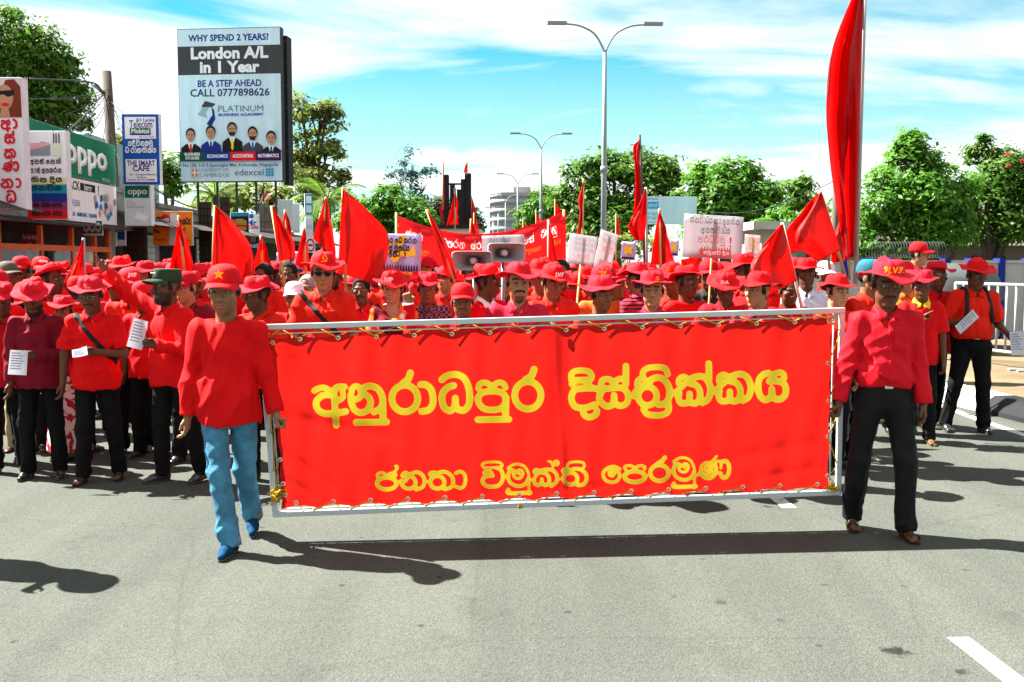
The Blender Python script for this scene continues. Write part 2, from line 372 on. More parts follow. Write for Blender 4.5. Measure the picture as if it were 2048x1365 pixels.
def hat_mesh(kind, var=0):
    key = (kind, var)
    if key in _hatc: return _hatc[key]
    r = np.random.default_rng(100 + var); n = 44
    ph = r.uniform(0, 6.28, 6)
    if kind == 'bucket':
        W_ = (.146, .156, .140, .152)[var % 4]
        prof = [(0, .141), (.03, .141), (.055, .137), (.070, .128), (.079, .113), (.0845, .094), (.0875, .076), (.0895, .069), (.104, .068), (.124, .066), (W_ - .008, .062), (W_, .060), (W_, .056), (W_ - .008, .058), (.124, .062), (.104, .064), (.0885, .064), (.084, .066), (.081, .076)]
        V = []
        for r_, z_ in prof:
            for k in range(n):
                a = 2 * math.pi * k / n; b = max(0, (r_ - .0895) / .065)
                wav = b * (.016 * math.sin(2*a + ph[0]) * (1 if var % 3 else .5) + .009 * math.sin(3*a + ph[1]) + .006 * math.sin(5*a + ph[2])) + b * b * .014 * (abs(math.cos(a))**2 - .55) * (2.2 if var % 4 == 1 else .8) + b * .006 * max(0, -math.sin(a))
                cr = max(0, (z_ - .07) / .075) if r_ < .0895 else 0
                dent = cr * (.007 * math.sin(2*a + ph[3]) + .005 * math.sin(3*a + ph[4])) - (cr * .014 if r_ < .05 else 0) * (.5 + .5 * math.sin(a + ph[5]))
                dent += cr * (.0035 * math.sin(7*a + ph[2]*3 + z_*40) + .0025 * math.sin(11*a + ph[4]*2 - z_*60)); wav += b * .0028 * math.sin(9*a + ph[5]*2)
                dent *= min(1, r_ / .05)
                rr = r_ + (dent * .6 if 0 < r_ < .0895 else 0) + (b * .006 * math.sin(4*a + ph[3]))
                V.append((math.cos(a) * rr * .97, math.sin(a) * rr * 1.10 + .008, z_ + wav + dent))
        m = len(prof); Fc = [(i*n+k, (i+1)*n+k, (i+1)*n+(k+1)%n, i*n+(k+1)%n) for i in range(m-1) for k in range(n)]
    else:  # peaked cap
        prof = [(0, .142), (.03, .141), (.055, .133), (.074, .115), (.084, .09), (.0885, .06), (.0895, .038), (.086, .036), (.083, .06)]
        if kind == 'army': prof = [(0, .128), (.06, .130), (.082, .126), (.0865, .118), (.087, .09), (.0885, .06), (.0895, .038), (.086, .036), (.083, .06)]
        V = []
        for r_, z_ in prof:
            for k in range(n):
                a = 2*math.pi*k/n; V.append((math.cos(a)*r_*.97, math.sin(a)*r_*1.13 + .008, z_ + (.012 * max(0, -math.sin(a)) if z_ < .07 else 0)))
        m = len(prof); Fc = [(i*n+k, (i+1)*n+k, (i+1)*n+(k+1)%n, i*n+(k+1)%n) for i in range(m-1) for k in range(n)]
        b0 = len(V); nx, ny = 15, 5
        for lay in (0, 1):
            for i in range(nx):
                s_ = -1 + 2 * i / (nx - 1); a = -math.pi/2 + s_ * rad(64)
                bx, by = math.cos(a)*.089*.97, math.sin(a)*.089*1.13 + .008
                for j in range(ny):
                    t = j / (ny - 1); ln = .082 * math.sqrt(max(0, 1 - s_**4))
                    V.append((bx * (1 + .06 * t), by - ln * t, .044 + .012*max(0,-math.sin(a)) - .012 * t * t - .022 * t * s_ * s_ - lay * .004))
        for lay in (0, 1):
            for i in range(nx - 1):
                for j in range(ny - 1):
                    a = b0 + lay*nx*ny + i*ny + j; q = (a, a+1, a+ny+1, a+ny); Fc.append(q[::-1] if lay else q)
        for i in range(nx - 1):
            a = b0 + i*ny + ny - 1; Fc.append((a, a + nx*ny, a + nx*ny + ny, a + ny))
    me = mesh('hat', V, Fc, True); _hatc[key] = me
    return me
def text_mesh(body, size=1., bold=.0, spacing=1., align='CENTER', res=2):
    c = bpy.data.curves.new('t', 'FONT'); c.body = body; c.size = size; c.align_x = align; c.align_y = 'CENTER'; c.offset = bold; c.resolution_u = res; c.space_character = spacing
    o = bpy.data.objects.new('t', c); COL.objects.link(o)
    dg = bpy.context.evaluated_depsgraph_get(); dg.update()
    me = bpy.data.meshes.new_from_object(o.evaluated_get(dg)); bpy.data.objects.remove(o); bpy.data.curves.remove(c)
    me.materials.clear()
    return me
def hat_text(hat, body, size, mat, z=.095, yaw=0, r=.0905, bold=.003, me=None):
    me = me or text_mesh(body, size, bold)
    co = np.empty(len(me.vertices) * 3, np.float32); me.vertices.foreach_get('co', co); co = co.reshape(-1, 3)
    a = -math.pi/2 + co[:, 0] / r + rad(yaw); rr = r + .003 - (z + co[:,1] - .06) * .07
    co2 = np.stack([np.cos(a) * rr * .985, np.sin(a) * rr * 1.115 + .008, z + co[:, 1]], 1)
    me.vertices.foreach_set('co', co2.ravel().astype(np.float32)); me.update()
    return obj('lettering', me, mat, hat)
def shell(g, off, cond):
    h = Grid(g.ax); X = g.ax[0][:, None, None]; Y = g.ax[1][None, :, None]; Z = g.ax[2][None, None, :]
    h.f = np.maximum(g.f - off, cond(X, Y, Z).astype(np.float32)).astype(np.float32); return h
HANG_A = ((-.20, .06, -1), (-.06, -.14, -1)); HANG_B = ((.20, .06, -1), (.06, -.14, -1))
def make_person(loc=(0, 0, 0), yaw=0, scale=1., g=1., belly=0., lean=3, head=(0, 4, 0), arma=HANG_A, armb=HANG_B, ha='relaxed', hb='relaxed', tha=(0, -1, 0), thb=(0, -1, 0),
                legs=(((-.04, -.06, -1), (-.02, .06, -1)), ((.04, .06, -1), (.02, .12, -1))), skin='mid', beard=None, hairc=(.012, .010, .009), hair=True,
                shirt='short', tucked=False, smat=None, pmat=None, kind_p='trousers', shoes='shoe', shmat=None, hat='bucket', hatvar=0, hmat=None, hatrot=(0, 0, 0),
                res=.010, sres=.012, seed=0, collar=True, label=None, group=None, strap=None, belt=None, smallhead=1.14, fold=1., legs_on=True, detail=False, haty=0, trim=None, female=False, sleeve=None):
    root = empty('person', loc, yaw, scale, label, 'person', group)
    A = lambda v: np.array(v, float)
    hip = A((0, 0, .92)); sp = A((0, -math.sin(rad(lean)), math.cos(rad(lean))))
    J = {}
    for s, k, lg in ((-1, 'a', legs[0]), (1, 'b', legs[1])):
        h = hip + A((s * .088, 0, -.03)); kn = h + nv(lg[0]) * .415; an = kn + nv(lg[1]) * .405; J['h'+k], J['k'+k], J['n'+k] = h, kn, an
    dz = .085 - min(J['na'][2], J['nb'][2])
    for k in list(J): J[k] = J[k] + A((0, 0, dz))
    hip = hip + A((0, 0, dz)); nb = hip + sp * .515; shw = .160 * (.9 if female else 1) * (1 + .25 * (g - 1))
    for s, k, ar in ((-1, 'a', arma), (1, 'b', armb)):
        up = nv(ar[0]); sh = hip + sp * (.448 + .07 * max(0, up[2] + .2)) + A((s * shw, 0, 0)); el = sh + up * .285; wr = el + nv(ar[1]) * .245; J['s'+k], J['e'+k], J['w'+k] = sh, el, wr
    f = smallhead; Rh = rotm(*head)
    hc = nb + sp * .035 + A((0, -.012, .105 * f)) + Rh @ A((0, -.012, .01))
    J.update(hip=hip, neck=nb, hc=hc, Rh=Rh, root=root)
    # ---- body: one continuous surface
    pts = [J[k] for k in J if isinstance(J[k], np.ndarray) and J[k].shape == (3,)]
    lo = np.min(pts, 0) - .24; hi = np.max(pts, 0) + .24; lo[2] = -.03
    fx = [(hc[i] - .125, hc[i] + .125) for i in range(3)]
    fine = [[fx[i]] for i in range(3)]
    for k, kd, dd in (('a', ha, arma[1]), ('b', hb, armb[1])):
        if kd is None: continue
        c = J['w'+k] + nv(dd) * .08
        for i in range(3): fine[i].append((c[i] - .095, c[i] + .095))
    if shoes == 'sandal':
        for i in range(3): fine[i].append((min(J['na'][i], J['nb'][i]) - (.2 if i == 1 else .06), max(J['na'][i], J['nb'][i]) + .06) if i < 2 else (0, .06))
    G = Grid([axis(lo[i], hi[i], .024, fine[i], res) for i in range(3)])
    G.ell(hip + sp * .335, (.142*g, .090*g, .155), None, .06); G.ell(hip + sp * .12, (.118*g, (.078+belly)*g, .17), None, .05); G.ell(hip - A((0,0,.01)), (.118*g, .078*g, .10), None, .05)
    for k in 'ab': G.cap(nb - sp * .055, J['s'+k], .042, .038, .035)
    for k, kd, ar, th in (('a', ha, arma, tha), ('b', hb, armb, thb)):
        G.cap(J['s'+k], J['e'+k], .042*g, .038, .02); G.cap(J['e'+k], J['w'+k], .041, .0265, .02)
        if kd: J['g'+k] = hand(G, J['w'+k], ar[1], th, kd)
    if legs_on:
        for k in 'ab': G.cap(J['h'+k], J['k'+k], .075*g, .052, .03); G.cap(J['k'+k], J['n'+k], .052, .036, .02)
    FD = {}
    for s, k, lg in ((-1, 'a', legs[0]), (1, 'b', legs[1])):
        lift = max(0., J['n'+k][2] - .085); tilt = min(.9, lift * 5.5); sd = nv(A((s * .16, -1, 0))); fd = nv(sd * math.cos(tilt) + A((0, 0, -math.sin(tilt)))); upv = nv(A((0, 0, 1)) - fd * fd[2]); FD[k] = (fd, upv, np.cross(fd, upv))
        if legs_on:
            an = J['n'+k]; fl = an - upv * .05
            if shoes == 'sandal':
                G.cap(an, fl + A((0,0,.012)) - fd * .02, .036, .032, .02); G.cap(fl - fd * .015, fl + fd * .12 - upv*.008, .033, .024, .025)
                for t in range(5):
                    la = FD[k][2] * s * (.030 - .0145 * t); G.cap(fl + fd * .10 + la - upv*.006, fl + fd * (.158 - .006 * t * t * .55) + la * 1.1 - upv * .014, .0125, .0095 if t else .0125, .004, m=.02)
            else: G.cap(an, fl, .034, .03, .02)
    build_head(G, hc, Rh, nb, f, beard)
    pos, Q = G.surf(); me = np_mesh('body', pos, Q)
    set_col(me, face_cols(pos, hc, Rh, f, SKIN[skin] if isinstance(skin, str) else skin, beard, hairc, hair))
    obj('body', me, M('skin', (1, 1, 1), .6, .14, 30, .15, 180, attr='Col', spec=.22), root)
    # ---- shirt
    lo2 = lo.copy(); lo2[2] = hip[2] - .22
    T = Grid([axis(lo2[i], hi[i] if i < 2 else nb[2] + .35 * (1 if max(J['wa'][2], J['wb'][2]) > nb[2] else .3), sres) for i in range(3)])
    q = .017
    T.ell(hip + sp * .335, (.155*g+q, .102*g+q, .165), None, .07); T.ell(hip + sp * .13, (.14*g+q, (.10+belly)*g+q, .19), None, .07)
    if female: 
        for s in (-1, 1): T.ell(hip + sp * .33 + A((s*.06, -.085, 0)), (.06, .06, .065), None, .04)
    for k in 'ab': T.cap(nb - sp * .056, J['s'+k], .054, .057, .05)
    if not tucked: T.ell(hip + A((0,0,-.03)), (.162*g+q+.008, (.122+belly*.8)*g+q+.006, .30), None, .06)
    else: T.ell(hip + sp * .10, (.142*g+q+.006, (.104+belly)*g+q+.008, .12), None, .05)
    hem = hip[2] + (.045 if tucked else -.115)
    T.plane((0, 0, hem), (0, 0, -1))
    for k in 'ab':
        if shirt == 'long':
            T.cap(J['s'+k], J['e'+k], .061*g, .052, .022); u = nv(J['w'+k] - J['e'+k]); T.cap(J['e'+k], J['w'+k] - u * .012, .052, .040, .015, cut=0)
        else:
            u = J['e'+k] - J['s'+k]; T.cap(J['s'+k], J['s'+k] + u * (sleeve or .80), .064*g, .070 * (.85 + .15 * g), .022, cut=0)
    if shirt == 'long': T.folds(.0185 * fold, seed + 1, 19., (1, 1, .45)); 
    else: T.folds(.0180 * fold, seed + 1, 18., (1, 1, .45))
    T.cap(nb - sp * .06 + A((0, -.004, 0)), hc, .061, .064, 0, sub=True)
    if female: T.ell(nb + A((0, -.085, -.02)), (.075, .09, .10), None, .01, sub=True)
    if collar and not female and shirt != 'tee': T.ell(nb + A((0, -.085, .0)), (.030, .05, .062), None, .006, sub=True)
    pos, Q = T.surf(); smat = smat or SH[0]
    so = obj('shirt', np_mesh('shirt', pos, Q), smat, root)
    if detail and collar:
        h = shell(T, .0035, lambda X, Y, Z: np.maximum(np.maximum(np.abs(X - .003) - .017, Y - .02), np.maximum(Z - nb[2] + .045, hem + .002 - Z) + 0 * X))
        pos, Q = h.surf(); obj('placket', np_mesh('placket', pos, Q), smat, so)
        h = shell(T, .004, lambda X, Y, Z: np.maximum(np.maximum(np.abs(X - .072) - .052, Y - .02), np.abs(Z - (nb[2] - .185)) - .062 + 0 * X))
        pos, Q = h.surf(); obj('pocket', np_mesh('pocket', pos, Q), smat, so)
    if strap:
        n_ = nv(strap[0]); c_ = n_ @ (hip + sp * .3) + strap[1]
        h = shell(T, .007, lambda X, Y, Z: np.maximum(np.abs(n_[0]*X + n_[1]*Y + n_[2]*Z - c_) - strap[2], np.abs(X) - .16 * g - .02))
        pos, Q = h.surf(); obj('bag_strap', np_mesh('bag_strap', pos, Q), M('black strap', (.012, .012, .014), .6, .2), root)
    if shirt == 'long' and trim is not None:
        pass
    if collar:
        V = []; Fc = []; n = 34; c0 = rad(9)
        for i in range(n + 1):
            a = c0 + (2 * math.pi - 2 * c0) * i / n; fr = max(0, math.cos(a)); edge = min(i, n - i); x, y = math.sin(a), -math.cos(a)
            tip = math.exp(-((edge - 2.0) / 1.7)**2); dn = .030 * fr**2   # the stand dips toward the throat
            V += [(x*.064, y*.066 + .004, -.030 - dn * 1.4), (x*.064, y*.068 + .006, .026 - dn * 1.6), (x*.069, y*.074 + .006, .030 - dn * 1.65), (x*(.088 + .004*fr) + math.copysign(.022, x) * tip, y*(.088 + .012 * fr) - .006*fr + .002, -.008 - dn*1.05 - .034 * tip)]
            if i:
                b = (i - 1) * 4
                for j in range(3): Fc.append((b+j, b+j+1, b+j+5, b+j+4))
        cm = mesh('collar', V, Fc, True); Rl = Matrix.Rotation(rad(lean), 4, 'X')
        co = obj('collar', cm, smat, root, mw=Matrix.Translation(Vector(nb + A((0, -.004, .010)))) @ Rl)
        sol = co.modifiers.new('s', 'SOLIDIFY'); sol.thickness = .003
    # ---- trousers
    pmat = pmat or PM[0]
    if legs_on:
        if kind_p == 'skirt':
            mb = MB(); n = 40; prof = [(.15, hip[2] + .10), (.175, hip[2] - .05), (.20, .55), (.235, .12), (.23, .10)]
            for i, (r_, z_) in enumerate(prof):
                for k in range(n):
                    a = 2*math.pi*k/n; w_ = 1 + .06 * i / 4 * math.sin(9*a + seed); mb.v.append((math.cos(a)*r_*w_, math.sin(a)*r_*w_*.85, z_))
            mb.f = [(i*n+k, i*n+(k+1)%n, (i+1)*n+(k+1)%n, (i+1)*n+k) for i in range(4) for k in range(n)]
            mb.build('skirt', pmat, root, True)
        else:
            lz = lo.copy(); hz = hi.copy(); hz[2] = hip[2] + .16; lz[2] = -.02
            for i in range(2): lz[i] = min(p[i] for p in (J['ha'], J['hb'], J['ka'], J['kb'], J['na'], J['nb'], hip)) - .2; hz[i] = max(p[i] for p in (J['ha'], J['hb'], J['ka'], J['kb'], J['na'], J['nb'], hip)) + .22
            K = Grid([axis(lz[i], hz[i], sres) for i in range(3)])
            jeans = kind_p == 'jeans'; e = -.008 if jeans else -.004
            K.ell(hip + A((0, 0, .02)), (.152*g, (.112 + belly*.5)*g, .16), None, .05); K.ell(hip + A((0, .03, -.06)), (.145*g, .10*g, .10), None, .05)
            for k in 'ab':
                K.cap(J['h'+k] + A((0,0,-.02)), J['k'+k], .091*g + e, .070 + e, .014); u = nv(J['n'+k] - J['k'+k]); K.cap(J['k'+k], J['n'+k] + u * .03, .070 + e, .063 + e*1.2, .02, cut=0)
            kz = (J['ka'][2] + J['kb'][2]) / 2
            K.folds(.0120 * fold, seed + 5, 20., (1, 1, .75), extra=lambda x, y, z: .55 + .9 * np.exp(-((z - .12) / .13)**2) + .5 * np.exp(-((z - kz) / .12)**2) + .4 * np.exp(-((z - hip[2] + .08) / .08)**2))
            K.plane((0, 0, hip[2] + .075), (0, 0, 1))
            pos, Q = K.surf(); to = obj('trousers', np_mesh('trousers', pos, Q), pmat, root)
            if belt:
                h = shell(K, .006, lambda X, Y, Z: np.abs(Z - (hip[2] + .052)) - .018 + 0 * X + 0 * Y)
                pos, Q = h.surf(); bo = obj('belt', np_mesh('belt', pos, Q), M('belt leather', (.012, .011, .011), .4, .2), root)
                yb = pos[np.abs(pos[:,0]) < .03][:,1].min() - .004
                bevel(MB().box((-.026, yb, hip[2]+.032), (.026, yb + .006, hip[2]+.072)).build('buckle', M('buckle', (.55, .5, .42), .3, .1, metal=.9), bo), .003)
        # ---- footwear
        for s, k in ((-1, 'a'), (1, 'b')):
            an = J['n'+k]; fd, up, la = FD[k]; base = an - up * .085; shm = shmat or M('black leather', (.014, .013, .013), .32, .2, spec=.6)
            Mx = Matrix(((la[0], -fd[0], up[0], base[0]), (la[1], -fd[1], up[1], base[1]), (la[2], -fd[2], up[2], base[2]), (0, 0, 0, 1)))
            if shoes == 'sandal':
                out = [(.032*math.cos(t)*(1 + .25*(math.sin(t) < 0)) , -.055 + .125*math.sin(t)) for t in [2*math.pi*i/22 for i in range(22)]]
                mb = MB(); mb.add([(x, y, z) for z in (.001, .022) for x, y in out], [tuple(range(21,-1,-1)), tuple(range(22,44))] + [(i, (i+1)%22, 22+(i+1)%22, 22+i) for i in range(22)])
                o_ = mb.build('sandal', shm, root, mw=Mx)
                mb = MB()
                for y0, y1 in ((-.125, -.085), (-.045, -.02)):
                    for i in range(12):
                        a0, a1 = math.pi*i/12, math.pi*(i+1)/12
                        hh = .050 if y0 < -.1 else .070
                        pq = [(.041*math.cos(a), y, .02 + (hh - .016)*math.sin(a)) for a in (a0, a1) for y in (y0, y1)]
                        mb.add([pq[0], pq[1], pq[3], pq[2]], [(0, 1, 2, 3)])
                st = mb.build('strap', shm, o_, True); st.modifiers.new('s', 'SOLIDIFY').thickness = .004
            else:
                Z = Grid([axis(-.07, .07, .009), axis(-.22, .09, .009), axis(-.012, .13, .008)])
                Z.cap((0, .035, .036), (0, -.09, .036), .036, .038, .02); Z.cap((0, -.08, .03), (.004*s, -.165, .024), .036, .024, .02); Z.cap((0, .03, .04), (0, .018, .10), .036, .040, .02, cut=0)
                Z.plane((0, 0, .0), (0, 0, -1)); pos, Q = Z.surf()
                o_ = obj('shoe', np_mesh('shoe', pos, Q), shm, root, mw=Mx)
                h = shell(Z, .004, lambda X, Y, Z_: np.abs(Z_ - .008) - .0085 + 0 * X + 0 * Y); pos, Q = h.surf()
                obj('sole', np_mesh('sole', pos, Q), M('sole', (.10, .085, .06) if shoes == 'loafer' else (.02, .019, .018), .7, .2), o_)
    # ---- hat
    if hat:
        Rx = Rh @ rotm(*hatrot)
        Mh = Matrix.Translation(Vector(hc)) @ Matrix(Rx.tolist()).to_4x4() @ Matrix.Translation((0, haty, 0)) @ Matrix.Scale(f * 1.03, 4)
        J['hat'] = obj('hat', hat_mesh(hat, hatvar), hmat or HM[0], root, mw=Mh)
    elif hair:
        r2 = np.random.default_rng(seed); Hg = Grid([axis(-.12, .12, .008), axis(-.13, .15, .008), axis(-.12, .16, .008)])
        Hg.ell((0, .018, .042), (.083, .098, .088), None, .01)
        if female: Hg.ell((0, .10, .0), (.05, .045, .05), None, .02); Hg.ell((0, .05, -.03), (.075, .06, .07), None, .03)
        Hg.put((-.2, -.2, -.2), (.2, .2, .2), lambda X, Y, Z: np.maximum(np.maximum(Y + .058 + 0*X, -(Y + .2)), Z - .088 + .0 * X), .012, sub=True)
        Hg.put((-.2, -.2, -.2), (.2, .2, .2), lambda X, Y, Z: np.maximum(Y - .030 + 0 * X, Z - .018), .012, sub=True)
        Hg.folds(.004, seed, 60., (1, 1, 1)); pos, Q = Hg.surf()
        obj('hair', np_mesh('hair', pos, Q), M('hair%.2f' % hairc[0], hairc, .8, .4, 60, .6, 120, spec=.08), root, mw=Matrix.Translation(Vector(hc)) @ Matrix(Rh.tolist()).to_4x4() @ Matrix.Scale(f, 4))
    if shirt == 'long' and False: pass
    return J
def wpt(J, p):   # a point of the person's own frame in the world
    r = J['root']; return Matrix.Translation(r.location) @ r.rotation_euler.to_matrix().to_4x4() @ Matrix.Scale(r.scale[0], 4) @ Vector(p)
def copy_tree(o, parent=None):
    c = o.copy(); COL.objects.link(c)
    if parent: c.parent = parent
    for ch in list(o.children):
        k = copy_tree(ch, c)
    return c
RED = (.55, .0030, .0045)
SH = [M('cotton red', RED, .8, .12, 5, .12, 380), M('cotton scarlet', (.58, .013, .005), .8, .12, 5, .12, 380), M('cotton rose red', (.50, .012, .032), .8, .14, 5, .12, 380),
      M('cotton maroon', (.15, .005, .014), .8, .14, 5, .12, 380), M('cotton crimson', (.42, .0035, .010), .8, .12, 5, .12, 380), M('cotton orange', (.72, .12, .02), .8, .12, 5, .12, 380),
      M('cotton white blue', (.55, .58, .70), .8, .1, 5, .12, 380), M('cotton pale lilac', (.42, .36, .46), .8, .1, 5, .12, 380)]
PM = [M('black twill', (.0045, .0045, .005), .8, .25, 6, .15, 400, spec=.1), M('charcoal twill', (.0065, .0072, .0070), .7, .3, 6, .15, 400, spec=.12), M('khaki twill', (.26, .20, .11), .8, .2, 6, .15, 400)]
HM = [M('hat rose red', (.52, .008, .018), .8, .1, 9, .15, 420), M('hat red', (.55, .005, .008), .8, .1, 9, .15, 420), M('hat dark red', (.38, .005, .012), .8, .1, 9, .15, 420)]
# ------------------------------------------------------------------ lettering drawn as strokes (Sinhala letters traced as pen strokes)
def spline(pts, closed=False, sub=6):
    p = [np.array(q, float) for q in pts]; n = len(p)
    if n == 2: return np.array(p)
    out = []
    for i in range(n if closed else n - 1):
        if closed: a, b, c, d = p[(i-1)%n], p[i], p[(i+1)%n], p[(i+2)%n]
        else: b, c = p[i], p[i+1]; a = p[i-1] if i else b * 2 - c; d = p[i+2] if i + 2 < n else c * 2 - b
        for j in range(sub):
            t = j / sub; out.append(.5 * ((2*b) + (c-a)*t + (2*a-5*b+4*c-d)*t*t + (3*b-a-3*c+d)*t**3))
    out.append(p[0] if closed else p[-1])
    return np.array(out)
def circ(cx, cy, rx, ry): return [(cx + rx*math.cos(t), cy + ry*math.sin(t)) for t in [2*math.pi*i/12 for i in range(12)]]
C_ = True
GL = {}   # glyph -> (x0, x1, base y, height, strokes) in tracing units
def G_(name, x0, x1, top, base, st): GL[name] = (x0, x1, top, base, st)
BAN = []  # strokes of the big banner in photo pixels: (width, points, closed)
def crop(x0, y0, s, items):
    for it in items:
        nm, st = it
        xs = []
        for w, pts, *cl in st:
            BAN.append((w / s, [(x0 + x / s, y0 + y / s) for x, y in pts], bool(cl)))
            xs += [q[0] for q in pts]
        GL.setdefault(nm, (min(xs) - 50, max(xs) + 50, s, st))
KA = [(95, [(140,470),(150,400),(215,360),(290,390),(310,430)]), (95, [(100,650),(110,600),(200,520),(300,430),(360,420)]), (105, [(330,470),(430,500),(490,600),(485,720),(430,790),(370,795),(325,760),(320,640)]),
      (105, [(150,620),(140,720),(180,790),(250,795),(305,770),(320,700),(320,640)]), (108, [(330,400),(430,360),(520,355),(600,400),(655,510),(660,620),(620,730),(530,785)])]
crop(610, 730, 8.192, [
 ('a', [(100,[(150,425),(210,390),(300,375),(375,405),(400,470)]), (110,[(400,490),(290,505),(205,570),(180,650),(225,750),(330,800),(470,795),(570,785),(668,765)]), (108,[(645,360),(540,365),(480,420),(482,560),(495,760),(512,990)]), (95,[(600,380),(620,460),(615,540),(540,590)])]),
 ('nu', [(100,[(762,450),(775,390),(835,350),(900,385),(920,460),(890,540),(830,570)]), (108,[(750,500),(760,620),(815,740),(920,785),(1030,735),(1075,620),(1045,530),(970,480),(915,440)]), (110,[(930,400),(1000,360),(1090,350),(1200,400),(1265,520),(1270,640),(1230,720),(1130,775)]), (112,[(1275,600),(1280,935)]), (108,[(1338,938),(840,945)])]),
 ('ra', [(112, circ(1635,552,212,218), C_), (115,[(1600,310),(1690,235),(1727,135)])])])
crop(850, 730, 8.192, [
 ('aa', [(112,[(-71,325),(0,325),(90,390),(130,520),(125,650),(60,740),(-55,765)])]),
 ('dha', [(112,[(275,245),(330,200),(400,170),(520,160),(640,220),(710,360),(732,520),(715,660),(650,740),(590,745),(530,720),(500,640),(497,548)]), (112,[(470,340),(380,370),(300,450),(278,560),(310,690),(385,750),(450,735),(490,660),(497,550)])]),
 ('pu', [(95,[(870,385),(900,315),(980,290),(1060,330),(1095,430)]), (95,[(1320,375),(1285,310),(1210,290),(1140,330),(1095,430)]), (105,[(1100,435),(960,450),(880,520),(880,620),(960,715),(1100,740),(1240,715),(1320,620),(1325,530),(1240,450)],C_), (115,[(1325,560),(1318,890)]), (108,[(1375,893),(865,900)])]),
 ('ra2', [(112, circ(1685,500,215,225), C_), (115,[(1650,245),(1745,180),(1788,75)])])])
crop(1120, 720, 8.192, [
 ('di', [(100,[(185,310),(185,240),(240,190),(360,175),(470,195),(515,250),(500,320),(350,330),(200,330)],C_), (100,[(190,400),(260,350),(380,340),(460,380),(490,470)]), (108,[(545,465),(380,470),(250,490),(195,570),(190,660),(240,760),(350,790),(450,780),(570,735)]), (105,[(385,790),(385,880),(440,935),(520,935),(590,890),(605,830)])]),
 ('s', [(100,[(670,420),(690,340),(780,315),(850,350),(880,440)]), (100,[(880,440),(910,350),(990,310),(1050,330)]), (108,[(1080,105),(1080,400)]), (105,[(585,475),(800,470),(1000,460),(1090,520),(1120,620),(1080,720),(990,755),(910,720),(890,640),(887,585)]), (108,[(700,490),(650,590),(660,680),(760,760),(850,740),(885,650),(887,585)])]),
 ('tri', [(100,[(1355,285),(1360,200),(1430,140),(1580,120),(1720,140),(1765,235)]), (90,[(1260,420),(1275,340),(1345,300),(1400,330),(1420,380)]), (95,[(1215,600),(1230,530),(1320,450),(1410,390),(1480,370)]), (105,circ(1433,595,152,152),C_), (108,[(1440,370),(1520,310),(1620,290),(1720,340),(1785,450),(1795,560),(1770,660),(1700,725),(1615,735)]), (105,[(1770,690),(1785,780),(1760,860),(1660,905),(1540,910),(1430,890),(1370,815)])])])
crop(1340, 710, 8.192, [('k', KA + [(108,[(635,145),(640,400)])]), ('ka', [(w, [(x+660, y-35) for x, y in p]) for w, p in KA]),
 ('ya', [(108,[(1615,300),(1540,320),(1465,400),(1445,530),(1470,660),(1540,735),(1610,725),(1660,660),(1668,560)]), (100,[(1870,385),(1860,320),(1800,290),(1710,320),(1675,400),(1672,430)]), (108,[(1625,435),(1780,435),(1870,480),(1900,570),(1880,670),(1800,730),(1730,725),(1680,680),(1668,560)])])])
crop(740, 900, 8.533, [
 ('ja', [(72,circ(285,575,166,102),C_), (50,[(130,470),(125,420),(180,392),(240,400),(275,450)]), (45,[(290,450),(330,405),(400,395),(445,415),(435,450),(400,450),(380,405)]), (48,[(385,400),(460,330),(465,285),(435,280)])]),
 ('na', [(88,[(562,440),(570,448)]), (55,[(560,420),(580,395),(620,385),(650,420),(640,490),(590,545),(530,530)]), (68,[(530,530),(560,620),(650,665),(740,640),(780,570),(750,490),(690,450)]), (66,[(670,440),(740,395),(820,385),(900,440),(930,530),(900,630),(790,680)])]),
 ('ta', [(60,[(1050,450),(1020,415),(1060,385),(1120,392),(1140,420)]), (50,[(1000,550),(1060,480),(1130,420),(1180,410)]), (70,circ(1150,555,120,108),C_), (66,[(1140,405),(1220,378),(1310,385),(1400,460),(1420,560),(1380,640),(1280,675)])]),
 ('aa_', [(62,[(1465,400),(1540,370),(1610,420),(1630,520),(1600,620),(1540,655),(1470,630)])])])
MU = lambda k, ox, oy: [(48*k,[(ox+x*k, oy+y*k) for x, y in [(560,315),(640,260),(740,245),(850,290),(910,400),(920,500)]]), (64*k,[(ox+x*k, oy+y*k) for x, y in [(915,480),(880,560),(800,615),(700,615),(600,560),(565,460),(590,370),(650,350),(690,385)]]),
      (50*k,[(ox+x*k, oy+y*k) for x, y in [(660,390),(660,450),(720,490),(790,470),(820,400),(790,350),(740,350),(725,390),(760,410)]]), (46*k,[(ox+x*k, oy+y*k) for x, y in [(920,480),(922,760)]]), (70*k,[(ox+x*k, oy+y*k) for x, y in [(944,732),(580,740),(570,680)]])]
